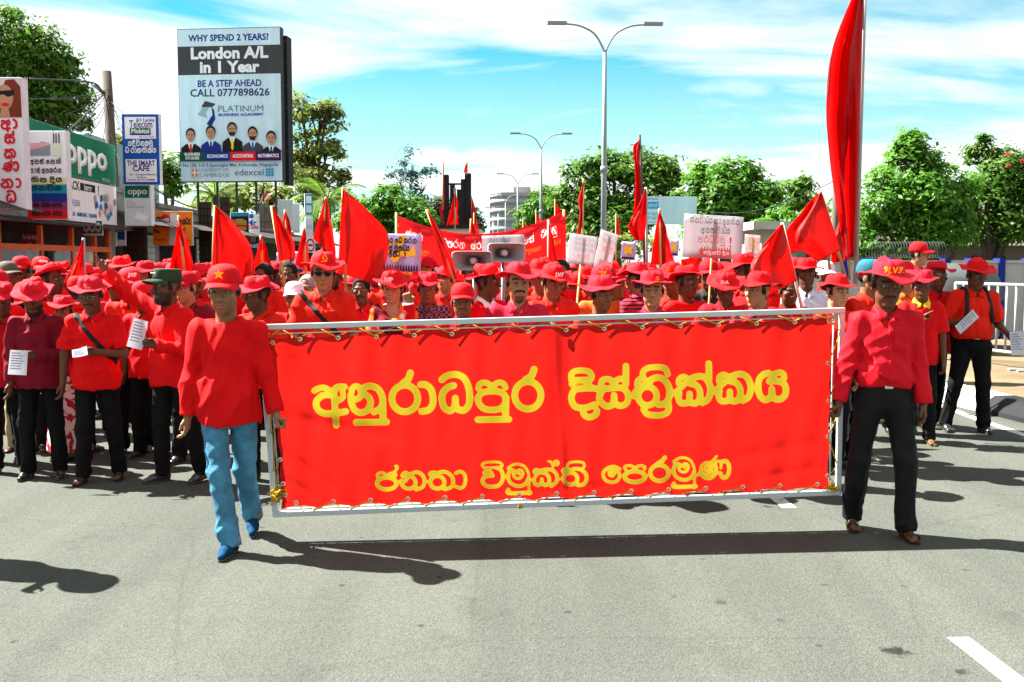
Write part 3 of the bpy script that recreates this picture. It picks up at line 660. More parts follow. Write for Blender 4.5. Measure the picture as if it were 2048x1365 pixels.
crop(950, 900, 8.533, [
 ('vi', [(45,[(130,290),(130,240),(200,215),(380,210),(455,240),(450,290),(300,305),(180,305)],C_), (54,[(165,420),(150,390),(190,365),(250,360),(290,400),(295,435)]), (68,[(300,440),(200,450),(135,500),(135,560),(200,620),(300,630),(400,610),(465,530),(475,430),(440,340),(380,310)])]),
 ('mu', MU(1, 0, 0)),
 ('k_', [(60,[(1030,400),(1010,365),(1060,340),(1110,370)]), (48,[(980,520),(1060,430),(1130,370),(1180,370)]), (64,[(1100,390),(1200,400),(1265,480),(1260,570),(1200,605),(1150,570),(1140,500)]), (64,[(1010,500),(1020,580),(1080,605),(1130,570),(1140,500)]), (64,[(1140,350),(1240,335),(1340,360),(1400,450),(1390,550),(1300,620)]), (42,[(1325,330),(1325,260),(1290,200),(1250,200)]), (46,circ(1388,225,36,36),C_)]),
 ('ti', [(46,[(1575,300),(1580,250),(1640,215),(1760,205),(1850,225),(1870,280),(1840,310)]), (58,[(1520,390),(1495,355),(1540,325),(1590,350)]), (48,[(1475,505),(1540,430),(1600,370),(1660,360)]), (68,circ(1630,492,118,102),C_), (66,[(1620,350),(1710,325),(1810,340),(1895,420),(1900,520),(1850,590),(1755,605)])])])
crop(1190, 890, 7.062, [
 ('e', [(50,[(350,345),(280,310),(200,320),(130,370),(115,430),(150,500),(230,530),(310,510),(350,440),(330,390),(270,370),(215,385),(205,420),(240,440),(270,410)])]),
 ('pa', [(44,[(430,350),(420,310),(480,295),(540,310),(560,355)]), (44,[(570,355),(590,310),(650,295),(700,310),(700,345)]), (62,circ(562,450,145,76),C_)]),
 ('ra_', [(60,circ(910,398,130,112),C_), (62,[(860,285),(950,225),(988,180)])]),
 ('mu_', MU(.83, 641, -20)),
 ('nna', [(36,[(1435,440),(1480,390),(1500,300),(1560,250),(1640,240),(1720,160)]), (58,[(1490,400),(1540,455),(1620,470),(1690,420),(1710,330),(1680,260)]), (40,circ(1590,335,36,36),C_), (30,[(1510,330),(1520,390),(1580,415),(1650,370),(1650,290),(1600,250)]), (40,[(1700,250),(1750,230),(1780,260),(1780,330)]), (58,[(1790,240),(1850,230),(1890,290),(1890,390),(1850,460),(1800,460),(1770,400)])])])
def strokes_text(words, w=1.):
    """lay glyphs in a row: returns strokes in units of letter height, x from 0, and total width"""
    out = []; x = 0
    for gname in words.split():
        if gname == '_': x += .45; continue
        x0, x1, s, st = GL[gname]; h = 480. * s / 8.192 * (.62 if s != 8.192 else 1)
        base = {8.192: 790, 8.533: 680, 7.062: 540}[s]
        if gname in ('vi', 'mu', 'k_', 'ti'): base = 640
        for wd, pts, *cl in st: out.append((wd / h * w, [((p[0] - x0) / h + x, (base - p[1]) / h) for p in pts], bool(cl)))
        x += (x1 - x0) / h + .04
    return out, x
def ribbon(strokes, mapf, sub=4, lift=.0006):
    """flat pen-stroke mesh; mapf(x, y, layer height) gives a 3D point"""
    mb = MB()
    for i, (w, pts, cl) in enumerate(strokes):
        q = spline(pts, cl, sub); n = len(q); t = np.gradient(q, axis=0)
        if cl: t[0] = t[-1] = q[1] - q[-2]
        t /= np.maximum(np.linalg.norm(t, axis=1), 1e-9)[:, None]; nn = np.stack([-t[:,1], t[:,0]], 1)
        L = q + nn * w / 2; Rr = q - nn * w / 2; z = lift * (1 + i % 7 * .35)
        v = [mapf(*p, z) for p in L] + [mapf(*p, z) for p in Rr]
        mb.add(v, [(k, k+1, n+k+1, n+k) for k in range(n-1)])
    return mb
# ------------------------------------------------------------------ ground
def asphalt():
    m = bpy.data.materials.new('asphalt'); m.use_nodes = True; nt = m.node_tree; N = nt.nodes; L = nt.links
    b = N['Principled BSDF']; b.inputs['Roughness'].default_value = .9; b.inputs['Specular IOR Level'].default_value = .05
    tc = N.new('ShaderNodeTexCoord')
    def nz(sc, det=4, rough=.6):
        o = N.new('ShaderNodeTexNoise'); o.inputs['Scale'].default_value = sc; o.inputs['Detail'].default_value = det; o.inputs['Roughness'].default_value = rough; L.new(tc.outputs['Object'], o.inputs[0]); return o.outputs[0]
    def ramp(src, a, b_, ca, cb):
        r = N.new('ShaderNodeValToRGB'); r.color_ramp.elements[0].position = a; r.color_ramp.elements[1].position = b_; r.color_ramp.elements[0].color = (*ca, 1); r.color_ramp.elements[1].color = (*cb, 1); L.new(src, r.inputs[0]); return r.outputs[0]
    def mul(a, b_, mode='MULTIPLY', f=1):
        x = N.new('ShaderNodeMixRGB'); x.blend_type = mode; x.inputs[0].default_value = f; L.new(a, x.inputs[1]); L.new(b_, x.inputs[2]); return x.outputs[0]
    vo = N.new('ShaderNodeTexVoronoi'); vo.inputs['Scale'].default_value = 105; L.new(tc.outputs['Object'], vo.inputs[0])
    base = ramp(nz(.7, 6), .3, .7, (.0535, .0580, .0500), (.0635, .0680, .0590))
    ag = N.new('ShaderNodeMixRGB'); ag.blend_type = 'OVERLAY'; ag.inputs[0].default_value = .5; L.new(base, ag.inputs[1]); L.new(vo.outputs['Color'], ag.inputs[2])
    bw = N.new('ShaderNodeRGBToBW'); L.new(vo.outputs['Color'], bw.inputs[0])
    c = mul(base, ramp(bw.outputs[0], .15, .85, (.80, .80, .80), (1.17, 1.17, 1.15)))
    c = mul(c, ramp(nz(210, 2), .35, .65, (.82, .82, .82), (1.12, 1.12, 1.12)))
    # oil and gum spots
    sp = N.new('ShaderNodeTexVoronoi'); sp.inputs['Scale'].default_value = 3.1; L.new(tc.outputs['Object'], sp.inputs[0])
    dn = N.new('ShaderNodeMath'); dn.operation = 'MULTIPLY_ADD'; L.new(nz(26, 3), dn.inputs[0]); dn.inputs[1].default_value = .22; L.new(sp.outputs['Distance'], dn.inputs[2])
    c = mul(c, ramp(dn.outputs[0], .155, .185, (.55, .57, .55), (1, 1, 1)))
    c = mul(c, ramp(nz(1.7, 5, .7), .30, .42, (.84, .85, .84), (1, 1, 1)))
    mpn = N.new('ShaderNodeMapping'); mpn.inputs['Scale'].default_value = (1.6, .06, 1); L.new(tc.outputs['Object'], mpn.inputs[0]); tk = N.new('ShaderNodeTexNoise'); tk.inputs['Scale'].default_value = 1; tk.inputs['Detail'].default_value = 3; L.new(mpn.outputs[0], tk.inputs[0])
    c = mul(c, ramp(tk.outputs[0], .36, .60, (.86, .87, .87), (1.06, 1.06, 1.05)))
    cv = N.new('ShaderNodeTexVoronoi'); cv.feature = 'DISTANCE_TO_EDGE'; cv.inputs['Scale'].default_value = .42; wn = N.new('ShaderNodeMixRGB'); wn.inputs[0].default_value = .12; L.new(tc.outputs['Object'], wn.inputs[1]); nq = N.new('ShaderNodeTexNoise'); nq.inputs['Scale'].default_value = 2.2; nq.inputs['Detail'].default_value = 5; L.new(tc.outputs['Object'], nq.inputs[0]); L.new(nq.outputs['Color'], wn.inputs[2]); L.new(wn.outputs[0], cv.inputs[0])
    c = mul(c, ramp(cv.outputs['Distance'], .0016, .0045, (.88, .88, .88), (1, 1, 1)))
    # named stains
    for p, r, dk in ((GP(1792, 1303), .085, .25), (GP(1925, 1345), .05, .4), (GP(1440, 1205), .05, .55), (GP(455, 1105), .07, .55), (GP(683, 1172), .03, .45), (GP(1535, 1014), .05, .4), (GP(1560, 1240), .028, .6)):
        dv = N.new('ShaderNodeVectorMath'); dv.operation = 'DISTANCE'; L.new(tc.outputs['Object'], dv.inputs[0]); dv.inputs[1].default_value = p
        a = N.new('ShaderNodeMath'); a.operation = 'MULTIPLY_ADD'; L.new(nz(19, 5, .75), a.inputs[0]); a.inputs[1].default_value = r * 2.6; L.new(dv.outputs['Value'], a.inputs[2])
        c = mul(c, ramp(a.outputs[0], r * 1.75, r * 2.1, (dk, dk, dk), (1, 1, 1)))
    L.new(c, b.inputs['Base Color'])
    bp = N.new('ShaderNodeBump'); bp.inputs['Strength'].default_value = .55; bp.inputs['Distance'].default_value = .006; L.new(vo.outputs['Distance'], bp.inputs['Height']); L.new(bp.outputs[0], b.inputs['Normal'])
    return m
gv = [R(-400, -30), R(500, -30), R(500, 1500), R(-400, 1500)]
tag(obj('ground', mesh('ground', [tuple(p - Vector((0, 0, .03))) for p in gv], [(0, 1, 2, 3)]), M('dusty ground', (.07, .058, .04), .95, .3, .6, .3, 20)), kind='structure')
tag(obj('road', mesh('road', [tuple(R(-7.2, -12)), tuple(R(16, -12)), tuple(R(13, 420)), tuple(R(-7.2, 420))], [(0, 1, 2, 3)]), asphalt()), kind='structure')
WP = M('road paint white', (.40, .40, .38), .8, .5, 16, .3, 90)
def strip(name, pts, w, mat, z=.004):
    V = []; n = len(pts)
    for i, p in enumerate(pts):
        t = (pts[min(i+1, n-1)] - pts[max(i-1, 0)]).normalized(); x = Vector((t.y, -t.x, 0)) * w / 2; V += [tuple(p - x + Vector((0,0,z))), tuple(p + x + Vector((0,0,z)))]
    return obj(name, mesh(name, V, [(2*i, 2*i+1, 2*i+3, 2*i+2) for i in range(n-1)]), mat)
for i, (a0, a1) in enumerate(((2.0, 4.55), (7.05, 9.55), (12.05, 14.55), (17.05, 19.55))):
    tag(strip('lane_marking', [R(2.27, a0), R(2.27, (a0+a1)/2), R(2.27, a1)], .105, WP), ('white lane dash at the bottom right corner', 'white lane dash below the lower edge of the red banner', 'white lane dash under the marching crowd', 'white lane dash farther back under the crowd')[i], 'road marking', 'lane dashes')
ed = [R(5.55, 3), R(5.55, 9), R(5.62, 11), R(5.8, 13), R(5.75, 16), R(5.2, 22), R(4.2, 30)]
tag(strip('edge_line', ed, .11, WP), 'white edge line beside the painted kerb', 'road marking')
# traffic island with painted kerb stones
ISL = [R(6.9, 4), R(6.6, 8), R(6.15, 10.6), R(6.0, 12.5), R(6.0, 14.5), R(5.6, 20), R(4.6, 28), R(3.6, 40), R(3.6, 300)]
ist = [p + RL * 5.2 for p in ISL]
V = [tuple(p + Vector((0, 0, .17)) + RL * .25) for p in ISL] + [tuple(p + Vector((0, 0, .17))) for p in ist]; n = len(ISL)
tag(obj('pavement', mesh('pavement', V, [(i, n+i, n+i+1, i+1) for i in range(n-1)]), M('sandy paving', (.115, .085, .05), .95, .35, 1.2, .3, 30)), kind='structure')
kr = empty('kerb', R(6, 12), label='kerb of black and white painted stones along the island', cat='kerb')
KW, KB = M('kerb white', (.26, .26, .245), .8, .25, 5, .3, 40), M('kerb black', (.010, .011, .012), .7, .3, 5, .3, 40)
acc = 0; seg = []
for i in range(7):
    a, b = ISL[i], ISL[i+1]; L_ = (b - a).length; k = max(1, round(L_ / .95))
    for j in range(k): seg.append((a.lerp(b, j/k), a.lerp(b, (j+1)/k)))
for i, (a, b) in enumerate(seg[:46]):
    t = (b - a).normalized(); x = Vector((t.y, -t.x, 0)); a = a + t * .006; b = b - t * .006
    pr = [(-.16, -.02), (-.14, .05), (-.03, .15), (.03, .19), (.26, .19), (.26, -.02)]
    v = [tuple(q + x * px + Vector((0, 0, pz)) - kr.location) for q in (a, b) for px, pz in pr]
    m_ = 6; me = mesh('kerbstone', v, [(j, (j+1)%m_, m_+(j+1)%m_, m_+j) for j in range(m_)] + [tuple(range(m_-1,-1,-1)), tuple(range(m_, 2*m_))])
    dark = i % 7 in (3, 4) and a.y > 17
    if 9.4 < a.y < 11.75: dark = True
    obj('kerbstone', me, KB if dark else KW, kr)
# ------------------------------------------------------------------ steel barrier on the island
bw_ = M('barrier white paint', (.26, .28, .285), .45, .12, 6)
def barrier(a, b, label):
    c = (a + b) / 2; r_ = empty('crowd_barrier', c, label=label, cat='barrier', group='steel barriers on the island'); d = (b - a); up = Vector((0, 0, 1)); A_, B_ = a - c, b - c
    for z in (.22, 1.22): MB().tube([A_ + up*z, B_ + up*z], .026, 10).build('rail', bw_, r_, True)
    k = 9
    for i in range(k + 1):
        p = A_.lerp(B_, i / k); e = i in (0, k); MB().tube([p + up*(.0 if e else .22), p + up*1.22], .026 if e else .017, 8).build('post' if e else 'bar', bw_, r_, True)
    for i in (0, k):
        p = A_.lerp(B_, .04 + i / k * .92); MB().box((p.x - .3, p.y - .03, 0), (p.x + .3, p.y + .03, .02)).build('foot', bw_, r_)
e_ = [P(1905, 718, 16.4), P(2068, 742, 14.6), P(2250, 770, 13)]
for i in range(2):
    a, b = e_[i].copy(), e_[i+1].copy(); a.z = b.z = .175
    barrier(a + (b-a) * .012, b - (b-a)*.012, ('white steel barrier behind the man with the backpack', 'white steel barrier running out of the right edge')[i])
# ------------------------------------------------------------------ street lamps
galv = M('galvanised steel', (.20, .23, .245), .5, .1, 3, metal=.2)
for i in range(7):
    d = 35. + 29.9 * i; base = R(4.62 - .03 * i, d); base.z = 0
    r_ = empty('street_lamp', base, ROADYAW, 1, ['nearest tall double armed street lamp above the crowd', 'second double armed street lamp, left of the nearest one', 'third double armed street lamp in front of the far trees', 'fourth double armed street lamp beside the round white building', 'fifth street lamp, small beside the round building', 'sixth street lamp far down the road', 'farthest street lamp down the road'][i], 'street lamp', 'double armed street lamps')
    MB().tube([(0, 0, 0), (0, 0, 4.9), (0, 0, 8.75)], [.105, .095, .065], 10).build('pole', galv, r_, True)
    MB().tube([(0, 0, 4.75), (0, 0, 4.95)], .13, 10).build('collar', galv, r_, True)
    for s in (-1, 1):
        q = [(0, 0, 8.7), (s*.12, 0, 9.0), (s*.38, 0, 9.38), (s*.85, 0, 9.62), (s*1.35, 0, 9.69)]
        am = MB().tube([Vector(x) for x in spline(q)], .035, 6).build('arm', galv, r_, True)
        MB().box((min(s*1.3, s*1.95), -.12, 9.66), (max(s*1.3, s*1.95), .12, 9.75)).build('lamp_head', galv, am)
# ------------------------------------------------------------------ signs
def PR(name, col, rough=.6): return M('print ' + name, col, rough, .16, 2.2, streak=True)
WHT, BLK, NAVY, SKYB = PR('white', (.72, .76, .78)), PR('black', (.012, .012, .014)), PR('navy', (.012, .03, .20)), PR('pale blue', (.52, .68, .76))
REDP, GRN, BLU, ORG, YEL = PR('red', (.60, .012, .02)), PR('green', (.004, .15, .075)), PR('blue', (.01, .08, .36)), PR('orange', (.78, .20, .015)), PR('yellow', (.75, .58, .03))
GRY, DGR, TEAL, SKN, PNK = PR('grey', (.30, .32, .33)), PR('dark grey', (.05, .052, .056)), PR('teal', (.01, .25, .36)), PR('tan', (.42, .22, .13)), PR('pink', (.65, .35, .36))
ALU = M('sign casing', (.55, .58, .6), .5, .15, 4)
class Sign:
    def __init__(s, label, w, h, loc, rz=0, mat=WHT, t=.12, name='shop_sign', cat='sign', group=None):
        s.w, s.h = w, h; s.r = empty(name, loc, rz, 1, label, cat, group); s.k = 0
        bevel(MB().box((-w/2, 0, 0), (w/2, t, h)).build('casing', ALU, s.r), .008); s.rect(.005, .005, .995, .995, mat, 'panel')
    def y(s): s.k += 1; return -.002 - .0015 * s.k
    def poly(s, pts, mat, name='print'):
        y = s.y(); return obj(name, mesh(name, [((u - .5) * s.w, y, v * s.h) for u, v in pts], [tuple(range(len(pts)))]), mat, s.r)
    def rect(s, u0, v0, u1, v1, mat, name='print'): return s.poly([(u0, v0), (u1, v0), (u1, v1), (u0, v1)], mat, name)
    def ell(s, u, v, ru, rv, mat, n=18): return s.poly([(u + ru*math.cos(2*math.pi*i/n), v + rv*math.sin(2*math.pi*i/n)) for i in range(n)], mat)
    def text(s, body, u, v, size, mat, bold=.0, width=None, align='CENTER'):
        me = text_mesh(body, size, bold * size, align=align); co = np.empty(len(me.vertices)*3, np.float32); me.vertices.foreach_get('co', co); co = co.reshape(-1, 3); y = s.y()
        if width: co[:, 0] *= width * s.w / max(1e-6, np.ptp(co[:, 0]))
        c2 = np.stack([(u - .5) * s.w + co[:,0], np.full(len(co), y), v * s.h + co[:,1]], 1); me.vertices.foreach_set('co', c2.astype(np.float32).ravel()); me.update()
        return obj('lettering', me, mat, s.r)
    def sinh(s, words, u, v, size, mat, w=1., width=None):
        st, W_ = strokes_text(words, w); y = s.y(); kx = size if not width else width * s.w / W_
        return ribbon(st, lambda a, b, z: ((u - .5) * s.w + (a - W_/2) * kx, y - z, v * s.h + b * size), 3).build('lettering', mat, s.r)
def fsign(label, x0, y0, x1, y1, d, yaw=0, **k):
    a = P(x0, y1, d); b = P(x1, y0, d); return Sign(label, (b.x - a.x) / max(.3, math.cos(yaw)), b.z - a.z, ((a.x + b.x)/2, d, a.z), yaw, **k)
FY = math.atan2(RD.y, RD.x)
def wsign(label, a0, a1, z0, z1, lat=-8.3, **k): return Sign(label, a1 - a0, z1 - z0, R(lat, (a0 + a1)/2, z0), FY, **k)
# leftmost tall lightbox
s = fsign('tall white lightbox with red lettering and a portrait in sunglasses, at the left edge', -40, 155, 43, 420, 17.5, t=.22)
s.rect(.01, .69, .99, .995, PR('portrait ground', (.55, .50, .48)))
s.poly([(.42, .70), (.98, .70), (.97, .93), (.84, .985), (.66, .98), (.55, .90)], PR('auburn', (.16, .03, .015))); s.ell(.62, .85, .19, .095, SKN); s.poly([(.40, .895), (.84, .905), (.82, .865), (.70, .852), (.60, .872), (.44, .862)], BLK); s.ell(.64, .795, .08, .014, REDP); s.poly([(.50, .70), (.74, .70), (.70, .78), (.56, .78)], SKN)
for i, w in enumerate(('a aa', 's', 'ka', 'nna', 'na aa_', 'dha')): s.sinh(w, .70, .615 - .112 * i, .15, REDP, 1.1)
s = fsign('cream stationery sign with book picture and coloured stripes', 55, 262, 131, 440, 19.1, t=.2)
for v0, v1, m_ in ((.40, .47, PR('lemon', (.62, .62, .30))), (.30, .40, TEAL), (.20, .30, NAVY), (.11, .20, PR('plum', (.25, .03, .12))), (.01, .11, REDP)): s.rect(.01, v0, .99, v1, m_)
s.poly([(.10, .72), (.62, .72), (.62, .85), (.45, .88), (.12, .83)], PR('book grey', (.22, .25, .30))); s.poly([(.12, .78), (.60, .84), (.60, .87), (.14, .86)], PNK); s.rect(.66, .72, .90, .86, PR('mug', (.60, .66, .52)))
for u in (.70, .76, .83): s.rect(u, .86, u + .03, .97, DGR)
for w, v, m_ in (('a pa s _ e pa k_', .63, BLK), ('pa aa_ s _ a pa ka ra_ na', .53, BLK), ('ti pa _ di ya', .425, BLK), ('ja na vi na', .335, BLK), ('e ka pa', .145, BLK), ('ka pa na', .05, BLK)): s.sinh(w, .5, v, .075, m_, 1., .78)
# wall signs above the phone shop
s = wsign('big green phone shop sign with raised white letters on the wall', 19.9, 24.75, 3.52, 4.45, mat=GRN)
me = text_mesh('oppo', 1.0, .03); co = np.empty(len(me.vertices)*3, np.float32); me.vertices.foreach_get('co', co); co = co.reshape(-1, 3); co[:, 0] *= 2.45 / np.ptp(co[:, 0]); co[:, 1] *= .78; me.vertices.foreach_set('co', co.ravel()); me.update()
o_ = obj('lettering', me, PR('white gloss', (.8, .8, .8), .3), s.r, mw=Matrix.Translation((.62, -.012, .52)) @ Matrix.Rotation(math.pi/2, 4, 'X')); m_ = o_.modifiers.new('s', 'SOLIDIFY'); m_.thickness = .05
s.text('R.A.D. Silva', .86, .08, .1, WHT)
s = wsign('white phone accessory banner under the green sign', 20.9, 24.75, 2.58, 3.49, mat=PR('off white', (.70, .68, .66)))
s.text('BLACK', .29, .82, .26, BLK, .03, .22); s.rect(.41, .74, .64, .92, BLK); s.text('berry', .525, .83, .2, WHT, .01); s.text('?', .69, .80, .3, BLK, .02)
s.text('FLEXi', .34, .42, .19, BLU, 0); s.text('LG   NOKIA   SAMSUNG   HUAWEI', .40, .17, .12, BLU, .03, .5)
for i in range(16): a, b = rng.uniform(.62, .95), rng.uniform(.08, .6); q = .035; s.poly([(a, b), (a+q, b+.05), (a+q*.7, b+.2), (a-q*.3, b+.15)], (PNK, TEAL, BLU, GRY, PR('blush', (.6, .42, .42)))[i % 5])
s = fsign('dark blue telecom sign with white panels above the shops', 247, 228, 317, 370, 24.2, mat=BLU, t=.18)
s.rect(.08, .65, .92, .955, WHT); s.text('Sri Lanka', .64, .91, .115, NAVY, .02); s.text('Telecom', .52, .85, .24, NAVY, .015, .62); s.rect(.22, .70, .78, .80, GRN); s.rect(.22, .70, .78, .73, NAVY); s.text('Mobitel', .5, .753, .15, WHT, .02, .48); s.text('We Care. Always.', .68, .675, .05, NAVY)
s.sinh('na di vi na ka ma'.replace(' ma', ' mu'), .5, .55, .10, WHT, 1.1, .7); s.sinh('dha _ ra aa ka ti ka ya', .5, .45, .10, WHT, 1.1, .84)
s.rect(.08, .04, .92, .36, WHT); s.text('THE SMART', .5, .30, .17, NAVY, .03, .76); s.text('CAFE', .5, .225, .17, NAVY, .03); s.text('No.   Dutugemu Mawatha', .55, .145, .06, NAVY, .01); s.text('Nawinna', .5, .105, .06, NAVY, .01); s.text('Contact No: 0112 800800', .5, .068, .06, NAVY, .01)
s = fsign('small green and pale phone sign below the blue telecom sign', 250, 370, 301, 452, 24.4, mat=PR('pale aqua', (.52, .62, .62)), t=.25)
s.rect(.03, .68, .94, .98, GRN); s.text('oppo', .5, .84, .22, WHT, .01); s.text('F1s', .26, .55, .14, GRY); s.text('Selfie Expert', .42, .46, .08, GRY); s.poly([(.35, .2), (.75, .1), (.9, .22), (.5, .34)], WHT)
s = fsign('orange sign with a white phone picture hanging over the pavement', 307, 423, 384, 492, 27.2, rad(4), mat=ORG, t=.06)
s.poly([(.40, .03), (.55, .03), (.68, .6), (.62, .95), (.45, .95)], PR('phone body', (.62, .58, .55))); s.ell(.32, .72, .13, .2, REDP); s.text('100', .32, .74, .14, WHT, .02); s.text('Fixing', .13, .80, .16, BLK, .03); s.text('Phones', .13, .60, .14, BLK, .03); s.text('Rs.', .12, .42, .14, BLK, .03); s.sinh('e ka dha ra', .82, .62, .13, BLK, 1.1, .3); s.text('repairs', .2, .18, .1, REDP, .02); s.text('service', .8, .16, .1, REDP, .02)
s = fsign('sign with a burger picture on the far shops', 462, 425, 497, 470, 37, mat=BLK, t=.08)
s.rect(.05, .82, .95, .98, TEAL); s.ell(.5, .55, .40, .17, PR('bun', (.55, .24, .05))); s.rect(.1, .44, .9, .52, PR('lettuce', (.15, .35, .03))); s.rect(.1, .34, .9, .44, REDP); s.ell(.5, .27, .40, .10, PR('bun', (.55, .24, .05)))
s = fsign('white sign with a red word beside the burger sign', 497, 428, 518, 474, 37.2, mat=WHT, t=.08); s.rect(.05, .8, .5, .98, BLU); s.text('Mr', .3, .6, .3, BLU, .03); s.text('Choice', .5, .42, .2, REDP, .04, .85)
s = fsign('brown framed sign with small dark letters on the far shops', 518, 412, 546, 458, 38, mat=PR('brown', (.14, .11, .10)), t=.1); s.text('FASHION', .5, .3, .12, DGR, .02, .8); s.text('3', .5, .75, .3, DGR, .02)
s = fsign('plain pale rectangular sign back on the far shops', 556, 400, 585, 462, 40, mat=PR('pale grey', (.55, .60, .63)), t=.1); s.rect(.1, .04, .9, .07, GRY)
s = fsign('narrower plain pale sign right of the larger pale one', 586, 408, 598, 466, 42, mat=PR('pale grey', (.55, .60, .63)), t=.1); s.rect(.1, .04, .9, .07, GRY)
s = fsign('narrow blue sign by the palm tree', 611, 388, 624, 430, 44, rad(35), mat=TEAL, t=.06); s.rect(.15, .55, .85, .9, WHT); s.rect(.15, .1, .85, .45, SKYB)
s = fsign('pale blue notice under the narrow blue sign', 612, 434, 625, 475, 44.2, rad(35), mat=PR('pale grey', (.55, .60, .63)), t=.06); s.text('N', .5, .5, .3, GRY)
s = fsign('small navy sign with white letters on the far shops', 499, 487, 515, 500, 36, mat=NAVY, t=.05); s.sinh('pa ta ra', .5, .35, .1, WHT, 1.1, .85)
s = fsign('white round no entry style sign near the far shops', 612, 476, 630, 506, 40, mat=PR('pale grey', (.55, .60, .63)), t=.05); s.ell(.5, .5, .45, .45, REDP); s.ell(.5, .5, .32, .32, WHT); s.rect(.25, .42, .75, .58, REDP)
s = fsign('green sign with three white marks above the shop door', 166, 442, 204, 472, 23, mat=PR('dark green', (.02, .10, .04)), t=.06)
for i in range(3): s.ell(.19 + .31*i, .55, .13, .33, WHT); s.ell(.19 + .31*i, .55, .09, .25, PR('dark green', (.02, .10, .04))); s.text('D', .19 + .31*i, .55, .2, WHT, .03)
s.rect(.03, .03, .97, .14, WHT)
s = fsign('small pale green swoosh sign by the dark doorway', 213, 465, 232, 494, 25, mat=PR('pale green', (.45, .55, .40)), t=.05); s.poly([(.2,.35),(.5,.9),(.85,.6),(.5,.3)], GRN); s.ell(.52, .58, .16, .16, WHT); s.text('etisalat', .5, .15, .06, GRN, .01)
s = fsign('small blue and white notice hanging by the dark doorway', 234, 452, 251, 492, 25.4, mat=WHT, t=.04); s.rect(.1, .3, .9, .7, BLU); s.rect(.1, .72, .9, .85, GRN)
s = fsign('red poster with white script inside the orange framed window', 46, 470, 73, 540, 21.3, mat=PR('poster red', (.55, .02, .03)), t=.03, cat='poster', name='poster'); s.text('Dan Dan Dan', .5, .93, .13, WHT, .02, .9); s.ell(.5, .62, .28, .16, PNK); s.poly([(.2, .2), (.8, .2), (.7, .55), (.3, .55)], WHT); s.text('mobile', .5, .25, .12, REDP, .02); s.text('Dan Dan', .5, .06, .13, WHT, .02, .8)
# ------------------------------------------------------------------ large billboard
s = fsign('tall pale blue billboard for a business academy above the shops', 358, 56, 563, 364, 38, rad(-6), mat=SKYB, t=.35, name='billboard', cat='billboard')
for o_ in s.r.children:
    if o_.name.startswith('casing'): o_.data.materials[0] = DGR
s.text('WHY SPEND 2 YEARS?', .5, .935, .32, NAVY, .035, .78); s.rect(.0, .70, 1., .885, DGR); s.text('London A/L', .5, .835, .56, WHT, .04, .75); s.text('in 1 Year', .5, .745, .56, WHT, .04, .58)
s.text('BE A STEP AHEAD', .5, .64, .34, NAVY, .02, .62); s.text('CALL 0777898626', .5, .58, .38, PR('ink', (.02, .035, .10)), .015, .77)
s.poly([(.18,.44),(.25,.50),(.30,.49),(.26,.45),(.28,.42)], PR('steel', (.25,.40,.45))); s.poly([(.27,.38),(.31,.36),(.355,.41),(.345,.47),(.32,.49),(.33,.44),(.30,.41)], NAVY); s.poly([(.22,.49),(.26,.53),(.36,.51),(.33,.49)], DGR)
s.text('PLATINUM', .605, .475, .32, PR('steel dark', (.10,.16,.22)), -.005, .44); s.text('BUSINESS ACADEMY', .605, .437, .13, BLU, .03, .44)
for i, (u, v, tie, hr) in enumerate(((.11, .31, REDP, 0), (.31, .325, NAVY, 0), (.52, .345, YEL, 1), (.72, .315, BLU, 1), (.90, .285, NAVY, 0))):
    suit = (BLK, NAVY, BLK, DGR, BLK)[i]; w = .10
    s.poly([(u-w, .19), (u+w, .19), (u+w*.95, v-.085), (u+w*.45, v-.06), (u-w*.45, v-.06), (u-w*.95, v-.085)], suit); s.poly([(u-.028, v-.055), (u+.028, v-.055), (u, v-.12)], WHT); s.poly([(u-.009, v-.06), (u+.009, v-.06), (u+.012, v-.125), (u, v-.14), (u-.012, v-.125)], tie)
    s.ell(u, v + .005, .048, .040, BLK); s.ell(u, v - .008, .040, .038, SKN)
    if hr: s.poly([(u-.036, v-.02), (u+.036, v-.02), (u+.02, v-.045), (u-.02, v-.045)], BLK)
    s.rect(u-.014, v-.028, u+.014, v-.024, PR('lip', (.22, .07, .05))); s.rect(u-.026, v-.002, u-.008, v+.003, BLK); s.rect(u+.008, v-.002, u+.026, v+.003, BLK); s.poly([(u-.005, v-.018), (u+.005, v-.018), (u, v)], PR('nose', (.34, .17, .09)))
for i, (t_, m_) in enumerate((('BUSINESS\nSTUDIES', PR('bottle green', (.01, .07, .05))), ('ECONOMICS', NAVY), ('ACCOUNTING', REDP), ('MATHEMATICS', PR('dark purple', (.05, .01, .07))))):
    s.rect(.005 + .2475 * i, .135, .005 + .2475 * (i+1), .195, m_); s.text(t_, .13 + .2475*i, .166 if i else .168, .17 if i else .14, WHT, .03, .2 if i else .15)
s.text('No.106, S.D.S Jayasinghe Mw, Kohuwala, Nugegoda', .5, .108, .16, NAVY, .015, .93)
s.rect(.12, .035, .18, .085, PR('crest', (.5, .22, .08))); s.poly([(.145,.035),(.155,.035),(.155,.085),(.145,.085)], WHT); s.rect(.12, .056, .18, .064, WHT)
s.text('UNIVERSITY OF', .34, .075, .17, PR('steel dark', (.10,.16,.22)), 0, .28); s.text('CAMBRIDGE', .345, .042, .19, PR('steel dark', (.10,.16,.22)), 0, .29); s.text('edexcel', .685, .058, .34, PR('ink', (.02, .035, .10)), 0, .28)
for i in range(3):
    for j in range(3): s.rect(.845 + .027*i, .033 + .018*j, .868 + .027*i, .048 + .018*j, TEAL)
BB = s; fr = M('painted steel dark', (.04, .042, .045), .6, .2, 4)
